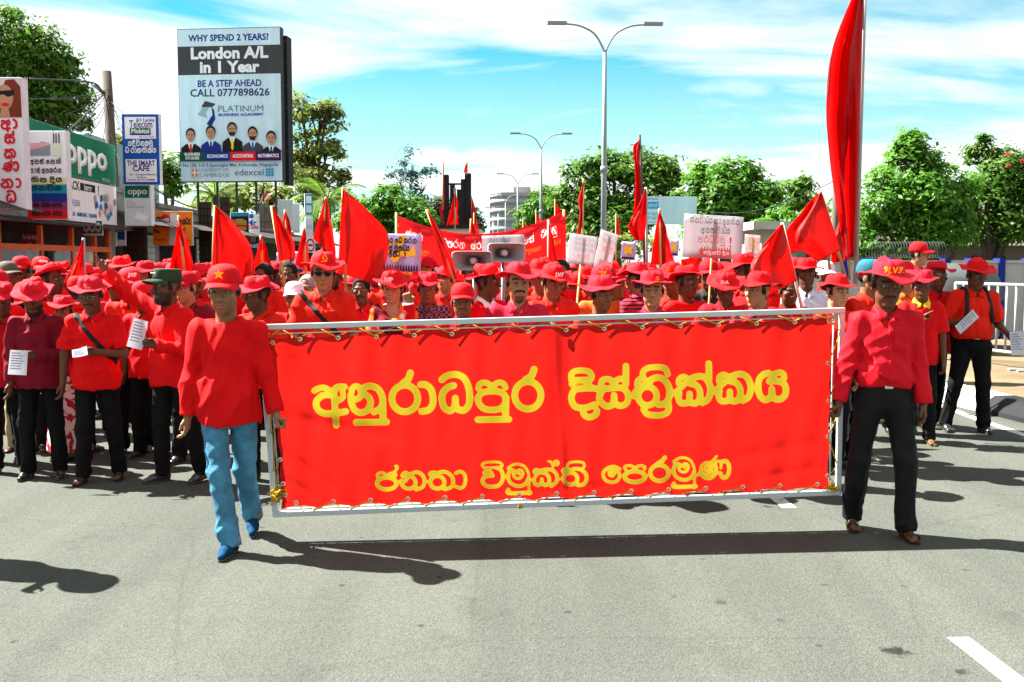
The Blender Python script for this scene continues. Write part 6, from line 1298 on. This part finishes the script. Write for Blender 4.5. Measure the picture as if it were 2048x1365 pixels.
J = who(1374, 531, 9.0, 'open mouthed man in red T-shirt and pushed back hat', yaw=20, res=.008, sres=.012, smat=SH[0], collar=False, hatvar=2, hmat=HM[1], hatrot=(0, -12, 0), skin='dark', head=(14, 0, 0), seed=74)
J = who(1418, 520, 10.3, 'dark clothed person holding up the white placard', yaw=-5, res=.009, sres=.013, smat=M('black cotton', (.03, .02, .02), .8), hat='cap', hmat=HM[2], skin='dark', armb=((.25, -.45, -.75), (-.45, -.35, .85)), hb='grip', thb=(-1, -.2, 0), seed=75)
J = who(1452, 543, 8.6, 'man in dark red shirt and lettered hat bending over a leaflet', yaw=-8, res=.0065, sres=.010, smat=SH[4], hatvar=3, hmat=HM[1], skin='dark', head=(-4, 22, 0), lean=8, arma=((-.45, -.12, -.85), (.25, -.75, -.15)), ha='hold', tha=(0, -.1, 1), seed=76); hat_text(J['hat'], 'M A', .034, wht, .09, -6)
J = who(1487, 508, 9.7, 'tall man in red hat seen in profile behind the placard', yaw=-55, res=.008, sres=.013, smat=SH[0], hatvar=1, hmat=HM[1], skin='dark', head=(-20, 4, 0), seed=77)
J = who(1517, 544, 8.0, 'young man in red shirt and wide red hat looking left', yaw=-24, res=.0055, sres=.009, smat=SH[2], hatvar=1, hmat=HM[1], hatrot=(0, -4, 6), skin='light', head=(-32, 0, 0), g=.98, arma=((-.35, -.10, -1), (-.25, -.6, -.3)), seed=78)
J = who(1580, 556, 9.2, 'man in crimson shirt half hidden under the drooping flag', yaw=-20, res=.008, sres=.012, smat=SH[4], hat=None, skin='dark', head=(30, 10, 0), armb=((.45, -.30, -.8), (.12, -.42, .75)), hb='grip', thb=(-1, -.3, 0), seed=79)
J = who(1614, 517, 10.2, 'man in pale blue shirt and red hat beside the flag bearer', yaw=-8, res=.008, sres=.012, smat=SH[6], hatvar=0, hmat=HM[1], skin='dark', head=(-6, 2, 0), seed=80)
J = who(1652, 523, 11.2, 'bearded man in white cap behind the drooping flag', yaw=0, res=.010, sres=.014, smat=SH[0], hat='cap', hmat=M('white cap', (.62, .60, .68), .8), skin='dark', beard='full', seed=81); emblem(J['hat'], 'star', .016, dkb, .10)
J = who(1676, 549, 8.5, 'smiling woman in scarlet top and red hat at the right end of the banner', yaw=10, res=.006, sres=.010, smat=SH[1], collar=False, female=True, hatvar=0, hmat=HM[1], skin='fair', head=(12, 4, 0), g=.94, seed=82)
J = who(1741, 519, 8.7, 'man in teal cap and red shirt behind the right bearer', yaw=28, res=.007, sres=.011, smat=SH[1], hat='cap', hmat=M('teal cap', (.012, .085, .115), .8, .15), skin='mid', head=(24, 0, 0), g=1.05, seed=83)
J = who(1845, 540, 9.7, 'man in red polo with yellow neckband raising his fist behind the right bearer', yaw=-10, res=.007, sres=.010, smat=SH[0], hatvar=2, hmat=HM[0], skin='dark', head=(-6, 4, 0), shoes='sandal', shmat=M('tan leather', (.12, .07, .03), .5), arma=((-.25, -.45, -.85), (1.0, -.30, .80)), ha='point', tha=(0, -1, .2), seed=84, legs=(((-.05, .05, -1), (0, .12, -1)), ((.05, -.06, -1), (.02, .02, -1))))
for o_ in J['root'].children:
    if o_.name.startswith('collar'): o_.material_slots[0].link = 'OBJECT'; o_.material_slots[0].material = yel
J = who(1958, 519, 10.3, 'man in scarlet short sleeved shirt with a backpack holding two leaflets', yaw=-6, res=.0065, sres=.009, smat=SH[1], tucked=True, detail=True, belt=True, pmat=PM[0], hatvar=3, hmat=HM[1], skin='dark', head=(14, 14, 0), g=1.10, belly=.04,
    arma=((-.42, .02, -1), (.30, -.72, .10)), ha='hold', tha=(0, -.1, 1), armb=((.30, .0, -1), (.02, -.75, -.25)), hb='hold-', thb=(0, -.4, 1), legs=(((-.14, .02, -1), (-.16, .16, -1)), ((.07, -.04, -1), (.05, .05, -1))), seed=85)
bp_ = empty('backpack', J['root'].location, 0, J['root'].scale[0], 'black backpack with padded straps worn by the man in scarlet', 'backpack'); bk = M('backpack nylon', (.015, .016, .018), .6, .2)
hz_ = J['hip'][2]
for s_ in (-1, 1): MB().tube([Vector(v) for v in spline([(s_*.10, .12, hz_+.46), (s_*.105, .02, hz_+.545), (s_*.105, -.07, hz_+.49), (s_*.118, -.132, hz_+.36), (s_*.135, -.125, hz_+.24), (s_*.17, .0, hz_+.16)])], .021, 8).build('strap', bk, bp_, True)
bevel(MB().box((-.16, .13, hz_+.06), (.16, .29, hz_+.5)).build('pouch', bk, bp_), .05, 3)
sheet(wpt(J, J['ga'] + np.array((-.02, -.075, -.0))), .10, .27, 4, -12, 52, 'long white leaflet in the left hand of the backpack man'); sheet(wpt(J, J['gb'] + np.array((.0, -.075, -.05))), .125, .23, -14, -4, -5, 'curled white leaflet in the right hand of the backpack man', bend=.5)
J = who(1876, 523, 10.6, 'grey haired man in red hat behind the raised fist', yaw=12, res=.010, sres=.013, smat=SH[0], hatvar=1, hmat=HM[0], hatrot=(0, -8, 0), skin='dark', hairc=(.25, .25, .25), seed=86)
J = who(1838, 485, 13.4, 'man in dark red shirt and cap standing higher beside the white wall', yaw=35, z0=.19, res=.008, sres=.012, smat=M('cotton wine', (.30, .006, .022), .8, .12, 5, .12, 380), hat='cap', hmat=HM[1], skin='light', head=(28, 2, 0), g=1.1, seed=87)
# --- bareheaded and white capped people among the left flags
for px, yt, d, lab, kw in ((527, 529, 10.5, 'dark haired man between two flags left of the sunglasses man', dict(hat=None, skin='dark', yaw=-20)), (576, 526, 10.8, 'dark haired person holding a yellow flag stick', dict(hat=None, skin='dark', yaw=5)), (588, 564, 9.4, 'woman in white cap left of the tall man', dict(hat='cap', hmat=M('white cap', (.62, .60, .68), .8), skin='mid', female=True, collar=False)), (615, 552, 9.8, 'grey haired balding man left of the tall man', dict(hat=None, hairc=(.22, .21, .20), skin='mid', yaw=-15)), (722, 556, 9.9, 'bareheaded moustached man in red between the tall man and the woman', dict(hat=None, skin='dark', beard='mustache')), (1122, 522, 10.4, 'dark haired person behind the lettered hat', dict(hat=None, skin='dark'))):
    who(px, yt, d, lab, res=.009, sres=.014, smat=SH[int(px) % 2], seed=int(px), **kw)
# --- the crowd behind: six kinds of marcher copied with their parts
GEN = []
BENT_B = ((.25, -.12, -1), (-.45, -.85, .15)); UP_A = ((-.35, -.40, .55), (.05, -.25, 1)); STEP = (((-.05, -.25, -1), (-.02, .0, -1)), ((.06, .18, -1), (.02, .5, -1)))
for i, kw in enumerate((dict(hatvar=0, skin='dark', head=(8, 6, 0), armb=BENT_B, hb='hold-', thb=(0, -.2, 1)), dict(hatvar=1, skin='mid', head=(-18, 4, 0), beard='mustache', legs=STEP), dict(hatvar=2, skin='dark', head=(22, 8, 0), shirt='long', armb=BENT_B, hb='grip'), dict(hatvar=3, skin='mid', head=(-6, 12, 0), g=.94, arma=((-.30, -.2, -1), (.35, -.9, .1)), ha='hold'), dict(hat='cap', skin='dark', head=(4, 4, 0), beard='full'), dict(hat='cap', skin='light', head=(-25, 6, 0), g=1.08, belly=.02), dict(hatvar=4, skin='dark', head=(14, 2, 3), legs=STEP, g=1.1, belly=.03), dict(hatvar=5, skin='mid', head=(0, 10, -3), shirt='long'))):
    GEN.append((make_person(res=.011, sres=.016, seed=200 + i, label='x', **kw), kw))
used = [False] * len(GEN)
KEEP = [o.location.copy() for o in bpy.data.objects if o.name.startswith('person') and o.parent is None and o.location.y > 6]
rr = random.Random(11); cnt = 0
hn = {0: 'rose red', 1: 'bright red', 2: 'dark red'}
def regio(px): return 'left of the banner' if px < 520 else ('behind the banner left half' if px < 1100 else ('behind the banner right half' if px < 1690 else 'right of the banner'))
ORD = ('first', 'second', 'third', 'fourth', 'fifth', 'sixth', 'seventh', 'eighth', 'ninth', 'tenth')
LAND = [(20, 'back at the left edge'), (110, 'behind the reading men'), (200, 'behind the man with the bag strap'), (290, 'under the raised arm'), (380, 'behind the green cap'), (447, 'behind the left bearer'), (530, 'behind the banner left corner'), (646, 'behind the sunglasses man'), (783, 'behind the orange blouse woman'), (870, 'behind the raised finger'), (960, 'below the horn loudspeakers'), (1037, 'behind the goatee man'), (1109, 'behind the banner middle post'), (1200, 'behind the smiling man'), (1305, 'behind the clean shaven man'), (1400, 'below the big white placard'), (1480, 'behind the bending man'), (1550, 'under the drooping flag'), (1630, 'behind the pale blue shirt'), (1700, 'behind the banner right corner'), (1790, 'behind the right bearer')]
def spawn(px, d, h, yaw, gi=None, smi=None, hmi=None, label=None):
    global cnt
    gi = rr.choices(range(len(GEN)), (3, 3, 3, 3, 4, 4, 3, 3))[0] if gi is None else gi; J, kw = GEN[gi]
    root = J['root'] if not used[gi] else copy_tree(J['root']); used[gi] = True
    top = P(px, 522, d); lt = J['hc'] + J['Rh'] @ np.array((0, .008, .160)); s = h / lt[2]
    root.rotation_euler.z = yaw; root.scale = (s, s, s); root.location = (top.x, d, 0)
    smi = rr.choices(range(8), (5, 5, 3, 1.6, 4, .8, 1, .8))[0] if smi is None else smi; hmi = rr.choice((0, 0, 1, 1, 2)) if hmi is None else hmi
    for c in root.children:
        n_ = c.name.split('.')[0]; m_ = {'shirt': SH[smi], 'collar': SH[smi], 'hat': HM[hmi], 'trousers': PM[cnt % 3 if cnt % 5 == 0 else cnt % 2]}.get(n_)
        if m_: c.material_slots[0].link = 'OBJECT'; c.material_slots[0].material = m_
        if n_ == 'hat': c.matrix_basis = c.matrix_basis @ Matrix.Rotation(rr.uniform(-.12, .06), 4, 'X') @ Matrix.Rotation(rr.uniform(-.4, .4) if kw.get('hat') != 'cap' else 0, 4, 'Z') @ Matrix.Rotation(rr.uniform(-.10, .10), 4, 'Y') @ Matrix.Scale(rr.uniform(.95, 1.04), 4)
    hk = 'cap' if kw.get('hat') == 'cap' else 'wide hat'; dist = 'near the front' if d < 10.4 else ('mid crowd' if d < 14 else 'far back')
    tag(root, label or f'marcher in {hn[hmi]} {hk}, {ORD[min(9, int((d - 8.4) / 1.1))]} row {LAND[min(range(len(LAND)), key=lambda i_: abs(LAND[i_][0] - px))][1]}', 'person', 'marchers in the crowd'); cnt += 1
    KEEP.append(root.location.copy()); return root
for row, d in enumerate((8.75, 9.4, 10.2, 11.1, 12.0, 13.0, 14.2, 15.6, 17.4, 19.5, 22)):
    lo = -.5 * d if d < 13 else -6.4; x = max(-5.6 - .12 * (d - 9), lo - .3) + rr.uniform(0, .4)
    while x < 3.7 + (.25 if d < 11 else 0):
        dd = d + rr.uniform(-.3, .3); xx = x + rr.uniform(-.1, .1)
        if (d > 9 or xx < -2.6) and all((k.x - xx)**2 + (k.y - dd)**2 > .19 for k in KEEP) and not (abs(xx + .05) < .75 and abs(dd - 9.9) < .35) and not (1560 < 1024 + xx / dd * 2048 < 1780 and dd < 11.3):
            spawn(1024 + xx / dd * 2048, dd, rr.uniform(1.60, 1.76) if d < 12 else rr.uniform(1.64, 1.80), rad(rr.uniform(-25, 25)))
        x += (.66 if x > -2.2 else .56) + .02 * row
# the marcher beyond the left edge whose shadow falls across the road
spawn(-215, 6.0, 1.74, rad(10), 0, 0, 1, 'marcher walking just outside the left edge of the picture')
# a bystander by the shops
spawn(417, 27, 1.6, rad(160), 4, 6, 2, 'bystander by the shops near the yellow packets')
for gi, u_ in enumerate(used):
    if not u_: 
        for c in list(GEN[gi][0]['root'].children): bpy.data.objects.remove(c)
        bpy.data.objects.remove(GEN[gi][0]['root'])
# ------------------------------------------------------------------ flags
fm = [cloth_mat('flag cotton red', (.58, .0095, .0080), [], .62), cloth_mat('flag cotton coral', (.64, .030, .022), [], .65), cloth_mat('flag satin crimson', (.62, .012, .013), [], .6)]
polem = M('white pole', (.30, .30, .30), .5, .1); bam = M('bamboo pale', (.40, .29, .12), .7, .2, 12)
def flag(label, d, edge_p, edge_f, pole, mat=0, polemat=None, rad_=.014, wav=.06, seed=0, group='red flags in the crowd'):
    """edge_p: photo points down the pole side, edge_f: down the fly side; pole: two end points"""
    r = np.random.default_rng(seed); base = P(*pole[1], d); root = empty('flag', base, label=label, cat='flag', group=group)
    nu, nvv = 34, 40; a = spline(edge_p, False, 8); b = spline(edge_f, False, 8)
    def samp(q, t): s = t * (len(q) - 1); i = min(int(s), len(q) - 2); return q[i] + (q[i+1] - q[i]) * (s - i)
    V = []; p1, p2, p3 = r.uniform(0, 6.3, 3); k = d / 2048.
    for i in range(nu):
        u = i / (nu - 1)
        for j in range(nvv):
            v = j / (nvv - 1); q = samp(a, v) * (1 - u) + samp(b, v) * u
            wv = (math.sin(u * 7 + v * 2.2 + p1) * .6 + math.sin(u * 13 - v * 3 + p2) * .35 + .25 * math.sin(v * 9 + u * 4 + p3) + .30 * (abs(math.sin((u * 9 + p1) * (1 - .55 * v) + 2 * v)) - .5) + .16 * (abs(math.sin(u * 17 + v * 11 + p2)) - .5)) * wav * (u ** .6)
            sg_ = (1.2 * math.sin(v * 8 + p2) + .7 * math.sin(v * 19 + p3)) * u * (1 - v * .3) * (1 if wav > .05 else .4)
            V.append(tuple(P(q[0] + sg_, q[1], d + wv - .25 * wav - .035 * (1 - u) + .75 * (q[0] - samp(a, v)[0]) * k) - base))
    me = mesh('cloth', V, [(i*nvv+j, (i+1)*nvv+j, (i+1)*nvv+j+1, i*nvv+j+1) for i in range(nu-1) for j in range(nvv-1)], True)
    o = obj('cloth', me, fm[mat], root); o.modifiers.new('s', 'SOLIDIFY').thickness = .0025
    MB().tube([P(*pole[0], d) - base, Vector((0, 0, 0))], rad_, 8).build('pole', polemat or bam, root, True)
F_ = flag
F_('huge red flag on a tall pole at the right', 11, [(1727,-30),(1722,180),(1716,360),(1708,515)], [(1712,-30),(1664,100),(1652,200),(1662,330),(1676,430),(1690,520)], ((1730,-60),(1711,570)), 2, polem, .026, .34, 1)
F_('large coral flag left of the lavender placard', 9.0, [(685,378),(681,440),(678,500),(676,545)], [(686,378),(735,420),(774,466),(772,520),(752,570)], ((686,376),(692,600)), 1, None, .014, .09, 2)
F_('broad red flag behind the starred cap', 10.2, [(430,412),(428,460),(426,510),(424,548)], [(431,412),(468,445),(500,490),(507,530),(500,590)], ((430,411),(424,580)), 1, None, .014, .09, 3)
F_('folded red flag hanging left of the starred cap', 11.2, [(357,432),(352,470),(345,510),(337,548)], [(358,432),(370,470),(382,510),(390,556)], ((357,431),(372,575)), 0, None, .014, .10, 4)
F_('pale red pennant by the pointing hand', 9.8, [(167,478),(167,510),(168,540),(169,568)], [(166,478),(152,515),(138,545),(128,566)], ((167,476),(170,600)), 1, polem, .014, .05, 5)
F_('red flag on a yellow stick beside the sunglasses man', 10.0, [(544,414),(548,450),(553,490),(558,522)], [(546,414),(566,446),(586,484),(591,518)], ((543,412),(570,575)), 1, bam, .015, .06, 6)
F_('small red flag behind the yellow stick flag', 13, [(570,422),(565,450),(560,480)], [(571,422),(580,450),(585,490),(588,510)], ((570,420),(578,560)), 0, None, .015, .08, 7)
F_('short red flag in front of the navy shop sign', 11.4, [(522,472),(515,500),(508,525),(504,548)], [(523,472),(533,500),(542,525),(548,545)], ((522,470),(526,570)), 1, None, .014, .08, 8)
F_('draped red flag folded over its pole left of the large coral flag', 11.4, [(651,396),(642,425),(632,455),(626,478)], [(653,396),(660,430),(666,470),(672,520)], ((652,394),(640,560)), 1, None, .014, .12, 9)
F_('narrow red flag beside the draped one', 12.4, [(607,457),(600,485),(594,510),(590,530)], [(609,457),(614,490),(618,520),(620,545)], ((608,455),(612,570)), 1, None, .014, .08, 10)
F_('long thin red flag on a slanting stick before the second banner', 9.0, [(854,421),(868,470),(884,520),(890,552)], [(856,421),(880,460),(902,510),(915,560)], ((853,419),(915,580)), 1, bam, .013, .05, 11)
F_('tall narrow red flag right of the nearest street lamp', 14.5, [(1279,278),(1280,340),(1283,400),(1287,455)], [(1278,280),(1265,298),(1272,360),(1268,420),(1262,470)], ((1279,270),(1291,560)), 0, M('dark pole', (.06, .05, .04), .6), .02, .10, 12)
F_('red flag drooping beside the hoarding', 13.6, [(1292,377),(1293,410),(1293,440),(1288,480)], [(1291,378),(1272,420),(1258,455),(1272,482)], ((1292,375),(1294,560)), 0, polem, .018, .10, 13)
F_('thin red flag in front of the broad dark tree', 20, [(1167,360),(1166,400),(1164,440),(1160,480)], [(1166,362),(1158,400),(1158,440),(1146,490)], ((1167,358),(1164,560)), 0, None, .02, .10, 14)
F_('upright red flag left of the white placard', 10.6, [(1319,420),(1312,455),(1306,490),(1301,530)], [(1320,420),(1330,455),(1340,490),(1350,530)], ((1319,418),(1322,580)), 0, None, .014, .10, 15)
F_('wide pale red flag drooping over the flag bearer', 8.9, [(1566,448),(1574,480),(1584,520),(1594,562)], [(1563,448),(1530,490),(1502,530),(1512,575),(1545,588)], ((1564,446),(1614,660)), 1, M('cream pole', (.62, .56, .42), .5), .014, .10, 16)
F_('spread red flag behind the drooping one', 10.2, [(1643,383),(1655,420),(1668,460),(1682,500)], [(1641,383),(1615,430),(1592,470),(1600,498),(1636,524)], ((1642,381),(1694,565)), 1, bam, .014, .08, 17)
F_('red flag edge left of the spread flag', 10.9, [(1637,388),(1634,420),(1630,455),(1628,490)], [(1636,388),(1602,425),(1566,476),(1578,510)], ((1638,390),(1660,540)), 0, None, .014, .06, 18)
F_('red flag low behind the foot of the huge flag', 12.2, [(1690,412),(1693,445),(1696,480),(1698,520)], [(1691,412),(1676,450),(1664,490),(1662,528)], ((1690,410),(1700,560)), 0, None, .014, .10, 51)
F_('red flag rising behind the dark haired man at left', 12.0, [(470,452),(468,480),(465,510),(462,545)], [(471,452),(484,480),(494,512),(498,548)], ((470,450),(466,570)), 0, None, .014, .10, 52)
F_('red flag between the horn loudspeakers and the thin slanting flag', 13.8, [(942,440),(940,462),(938,485)], [(943,440),(956,462),(966,492)], ((942,438),(940,560)), 1, None, .014, .08, 53)
F_('pale pennant on an upright white pole before the second banner', 10.4, [(1097,448),(1097,480),(1097,515),(1097,545)], [(1098,448),(1106,480),(1112,515),(1113,545)], ((1097,440),(1097,580)), 1, polem, .013, .03, 19)
F_('low red flag behind the placard holder', 11.5, [(1362,520),(1362,535),(1364,552)], [(1400,512),(1410,530),(1405,556)], ((1362,515),(1366,580)), 0, None, .013, .06, 24)
for i, (x, y, w, h, d) in enumerate(((1110, 401, 16, 32, 24), (948, 428, 10, 30, 24), (1072, 422, 10, 26, 32), (1046, 440, 8, 22, 36), (1232, 430, 10, 40, 22), (1404, 470, 10, 30, 20))):
    F_(('far small red flag above the second banner right end', 'far small red flag right of the black columns', 'tiny distant red flag before the far lamps', 'tiniest distant red flag before the round building', 'far red flag under the broad dark tree', 'far red flag behind the white placard')[i], d, [(x, y), (x, y + h*.5), (x, y + h)], [(x+1, y), (x + w*.6, y + h*.55), (x + w, y + h)], ((x, y-2), (x, 545)), 0, None, .016, .06, 30 + i)
# ------------------------------------------------------------------ float with black columns and red stars, on a lorry further back
q = P(912, 452, 30); r_ = empty('parade_float', (q.x, 30, 0), 0, 1, 'flat lorry float with black columns and red pointed panels', 'float'); bc = M('column black', (.016, .015, .017), .6, .3, 2); rdp = M('float red', (.55, .012, .018), .6, .15, 3)
def fx(px): return P(px, 500, 30).x - q.x
def fz(py): return P(912, py, 30).z
MB().box((fx(855), -.2, fz(458)), (fx(965), 2.4, fz(450))).build('deck', bc, r_); MB().box((fx(858), -.1, .8), (fx(962), 2.3, fz(458))).build('side', M('lorry cream', (.5, .46, .38), .6, .2, 2), r_)
for x0, x1, y in ((887, 896, 348), (899, 908, 367), (913, 921, 378), (921, 930, 357), (929, 941, 345)): MB().box((fx(x0), .3, fz(451)), (fx(x1), .75, fz(y))).build('column', bc, r_)
for s_ in (0, 1):
    x = 885 if s_ == 0 else 942; sx = -1 if s_ == 0 else 1
    for pts in ([(x, 390), (x + sx*9, 420), (x, 450)], ): mb = MB(); v = [(fx(a), y_, fz(b)) for y_ in (.45, .6) for a, b in pts]; mb.add(v, [(0, 1, 2), (5, 4, 3), (0, 3, 4, 1), (1, 4, 5, 2), (2, 5, 3, 0)]); mb.build('point_panel', rdp, r_)
MB().bar((fx(896), .5, fz(366)), (fx(930), .5, fz(366)), .05).build('cross_bar', bc, r_)
for x in (870, 950): 
    for z in (0,): MB().lathe([(.0, -.12), (.42, -.12), (.46, 0), (.42, .12), (0, .12)], 18, Matrix.Translation((fx(x), 0, .46)) @ Matrix.Rotation(math.pi/2, 4, 'X')).build('wheel', bc, r_, True)
F_('red flag standing between the black columns', 29.8, [(910,378),(905,405),(898,430),(893,452)], [(911,378),(915,405),(917,430),(918,450)], ((910,376),(910,458)), 0, None, .03, .12, 41)
F_('small red flag tip above the right black column', 29.9, [(934,325),(934,335),(934,346)], [(933,326),(929,336),(927,346)], ((934,322),(934,350)), 1, None, .02, .03, 42)
F_('small red flag tip above the left black column', 29.9, [(886,325),(886,350),(886,400)], [(887,326),(888,350),(888,400)], ((886,322),(886,420)), 1, None, .02, .03, 43)
# ------------------------------------------------------------------ placards
def placard(label, x0, y0, x1, y1, d, mat, yaw=0, tilt=0, stick=True, rnd=None):
    a = P(x0, y1, d); b = P(x1, y0, d); w, h = (b.x - a.x) / math.cos(rad(yaw)), b.z - a.z; c = Vector(((a.x + b.x)/2, d, a.z))
    s = Sign.__new__(Sign); s.w, s.h, s.k = w, h, 0; s.r = empty('placard', c, rad(yaw), 1, label, 'placard', 'placards'); s.r.rotation_euler = (0, rad(tilt), rad(yaw))
    n = 7; V = [((i/(n-1) - .5)*w, .012*math.sin(i*1.1)*.5 , j/(n-1)*h) for i in range(n) for j in range(n)]
    o = obj('board', mesh('board', V, [(i*n+j, (i+1)*n+j, (i+1)*n+j+1, i*n+j+1) for i in range(n-1) for j in range(n-1)], True), mat, s.r); o.modifiers.new('s', 'SOLIDIFY').thickness = .004; s.k = 9
    if stick: MB().bar((0, .014, -.55), (0, .014, h * .9), .022, .012).build('stick', bam, s.r)
    return s
lav = M('lavender card', (.50, .45, .66), .8, .06, 4, trans=.4); whc = M('white card', (.55, .54, .56), .8, .05, 6, trans=.5)
s = placard('lavender placard with yellow splash and black lettering', 743, 468, 841, 545, 9.6, lav, 0, 1.5)
for q_ in ([(.05,.45),(.20,.92),(.42,.80),(.30,.48)], [(.45,.80),(.62,.98),(.72,.94),(.58,.62)], [(.10,.55),(.80,.62),(.86,.74),(.9,.45),(.70,.40),(.55,.45)], [(.35,.42),(.60,.42),(.52,.28),(.44,.26)]): s.poly(q_, YEL)
s.sinh('ta ra_ nu ya _ e dha _ ka ra_ na', .5, .76, .042, BLK, 1.1, .84); s.sinh('vi s _ mu ta dha ya', .52, .56, .042, BLK, 1.1, .5); s.sinh('e pa aa_', .46, .40, .055, BLK, 1.1, .24); s.text('!', .68, .44, .09, BLK, .02)
for i in range(17): u = .05 + .055*i; s.poly([(u-.02, .04), (u+.022, .04), (u+.014, .16 + .03*(i%3)), (u+.02, .24 + .03*(i%2)), (u+.004, .20), (u-.014, .17)], PR('crowd purple', (.05, .02, .06)))
s.rect(.02, -.06, .98, .03, REDP); s.sinh('s ma _ ja na'.replace('ma', 'mu'), .6, -.05, .022, YEL, 1.1, .5)
s = placard('big white placard with black and red script on a stick', 1362, 431, 1488, 517, 10.0, whc, 14, 2.5)
s.sinh('k_ na vi aa_ dha ya _ na aa_ _ a na ti na', .5, .80, .050, BLK, .55, .85); s.sinh('a na ta vi aa_ dha ya', .52, .58, .050, BLK, .55, .5); s.sinh('pa ra_ dha vi mu', .46, .35, .055, REDP, .55, .48); s.text('!', .78, .38, .14, REDP, .01); s.rect(.26, .04, .80, .20, PR('brick', (.60, .12, .10)))
for i in range(11): u = .28 + .047*i; s.poly([(u, .20), (u+.035, .20), (u+.025, .26 + .02*(i%3)), (u+.01, .25)], PR('brick', (.60, .12, .10)))
s.sinh('s mu ja vi _ di ya', .53, .09, .026, WHT, 1.1, .44)
s = placard('sunlit white placard with faint print leaning right', 1134, 470, 1192, 530, 10.2, whc, 34, 6)
for v in (.8, .62, .44): s.sinh('ta pa na ka _ ra_ na', .5, v, .035, GRY, .6, .7)
s.sinh('pa ra_ vi', .5, .2, .04, PNK, .8, .5)
s = placard('tilted white placard with red band beside the faint one', 1186, 462, 1224, 540, 9.9, whc, 34, 14)
for v in (.85, .7): s.sinh('ta pa na ka _ ra_ na', .5, v, .03, GRY, .6, .75)
s.sinh('pa ra_ vi', .5, .45, .05, PNK, .8, .6); s.rect(.15, .10, .9, .24, PNK)
s = placard('white placard behind the right hand horn loudspeaker', 965, 471, 1050, 505, 11.6, whc, 2, -2); s.sinh('ta pa na _ ka ra_ na ya', .42, .6, .04, TEAL, .7, .5); s.rect(.2, .35, .6, .5, PR('lemon', (.62, .62, .30)))
for i, (x0, y0, x1, y1, d, lb) in enumerate(((1241, 484, 1270, 520, 15, 'small lavender placard with yellow splash near the hedge'), (551, 506, 578, 547, 12.2, 'lavender placard behind the yellow flag stick'), (586, 504, 607, 545, 12.6, 'lavender placard beside the narrow red flag'), (1338, 480, 1356, 512, 14, 'small lavender placard left of the big white placard'))):
    s = placard(lb, x0, y0, x1, y1, d, lav, -10, 4); s.poly([(.2,.5),(.35,.9),(.5,.7),(.8,.85),(.7,.5),(.85,.25),(.5,.4),(.3,.25)], YEL); s.rect(.1, .04, .9, .16, PR('crowd purple', (.05, .02, .06)))
s = placard('white placard with yellow print right of the big white placard', 1486, 470, 1522, 512, 11.4, whc, 30, 3); s.sinh('ta pa na', .5, .6, .06, YEL, .8, .7); s.sinh('pa ra_ vi', .5, .3, .06, YEL, .8, .7)
# ------------------------------------------------------------------ horn loudspeakers
hg = M('horn grey', (.30, .31, .31), .5, .1, 4)
def horn(label, x0, y0, x1, y1, d, yaw):
    a = P(x0, y1, d); b = P(x1, y0, d); w, h = (b.x - a.x)/2, (b.z - a.z)/2; c = Vector(((a.x+b.x)/2, d, (a.z+b.z)/2)); r_ = empty('horn_loudspeaker', (c.x, c.y, 0), rad(yaw), 1, label, 'loudspeaker', 'horn loudspeakers'); z = c.z
    mb = MB(); pr = [(1.03, .0), (1.0, -.012), (.93, .02), (.62, .13), (.36, .24), (.20, .32)]; n = 24
    for k_, y_ in pr:
        for i in range(n):
            t = 2*math.pi*i/n; e = .28 + .5*(1-k_)*.9; mb.v.append((k_*w*math.copysign(abs(math.cos(t))**e, math.cos(t)), y_, z + k_*h*math.copysign(abs(math.sin(t))**e, math.sin(t))))
    mb.f = [(i*n+k, i*n+(k+1)%n, (i+1)*n+(k+1)%n, (i+1)*n+k) for i in range(len(pr)-1) for k in range(n)] + [tuple((len(pr)-1)*n+k for k in range(n))]
    o = mb.build('flare', hg, r_, True); o.modifiers.new('s', 'SOLIDIFY').thickness = .006
    MB().lathe([(0, -.0), (.026, .005), (.034, .03), (.030, .30)], 16, Matrix.Translation((0, .08, z)) @ Matrix.Rotation(-math.pi/2, 4, 'X')).build('phase_plug', M('horn pale', (.5, .5, .5), .4, .1), r_, True)
    MB().lathe([(.0, 0), (.07, 0), (.075, .1), (.05, .14), (0, .14)], 18, Matrix.Translation((0, .32, z)) @ Matrix.Rotation(-math.pi/2, 4, 'X')).build('driver', hg, r_, True)
    MB().tube([(0, .2, .9), (0, .2, z - h * .3)], .02, 8).build('stand', galv, r_, True); MB().bar((-w*.5, .2, z - h*.62), (w*.5, .2, z - h*.62), .03).build('bracket', hg, r_)
horn('grey rectangular horn loudspeaker, the left and lower of the two', 904, 503, 984, 541, 9.75, -4)
horn('grey rectangular horn loudspeaker, the right and higher of the two', 976, 487, 1050, 525, 10.0, 10)
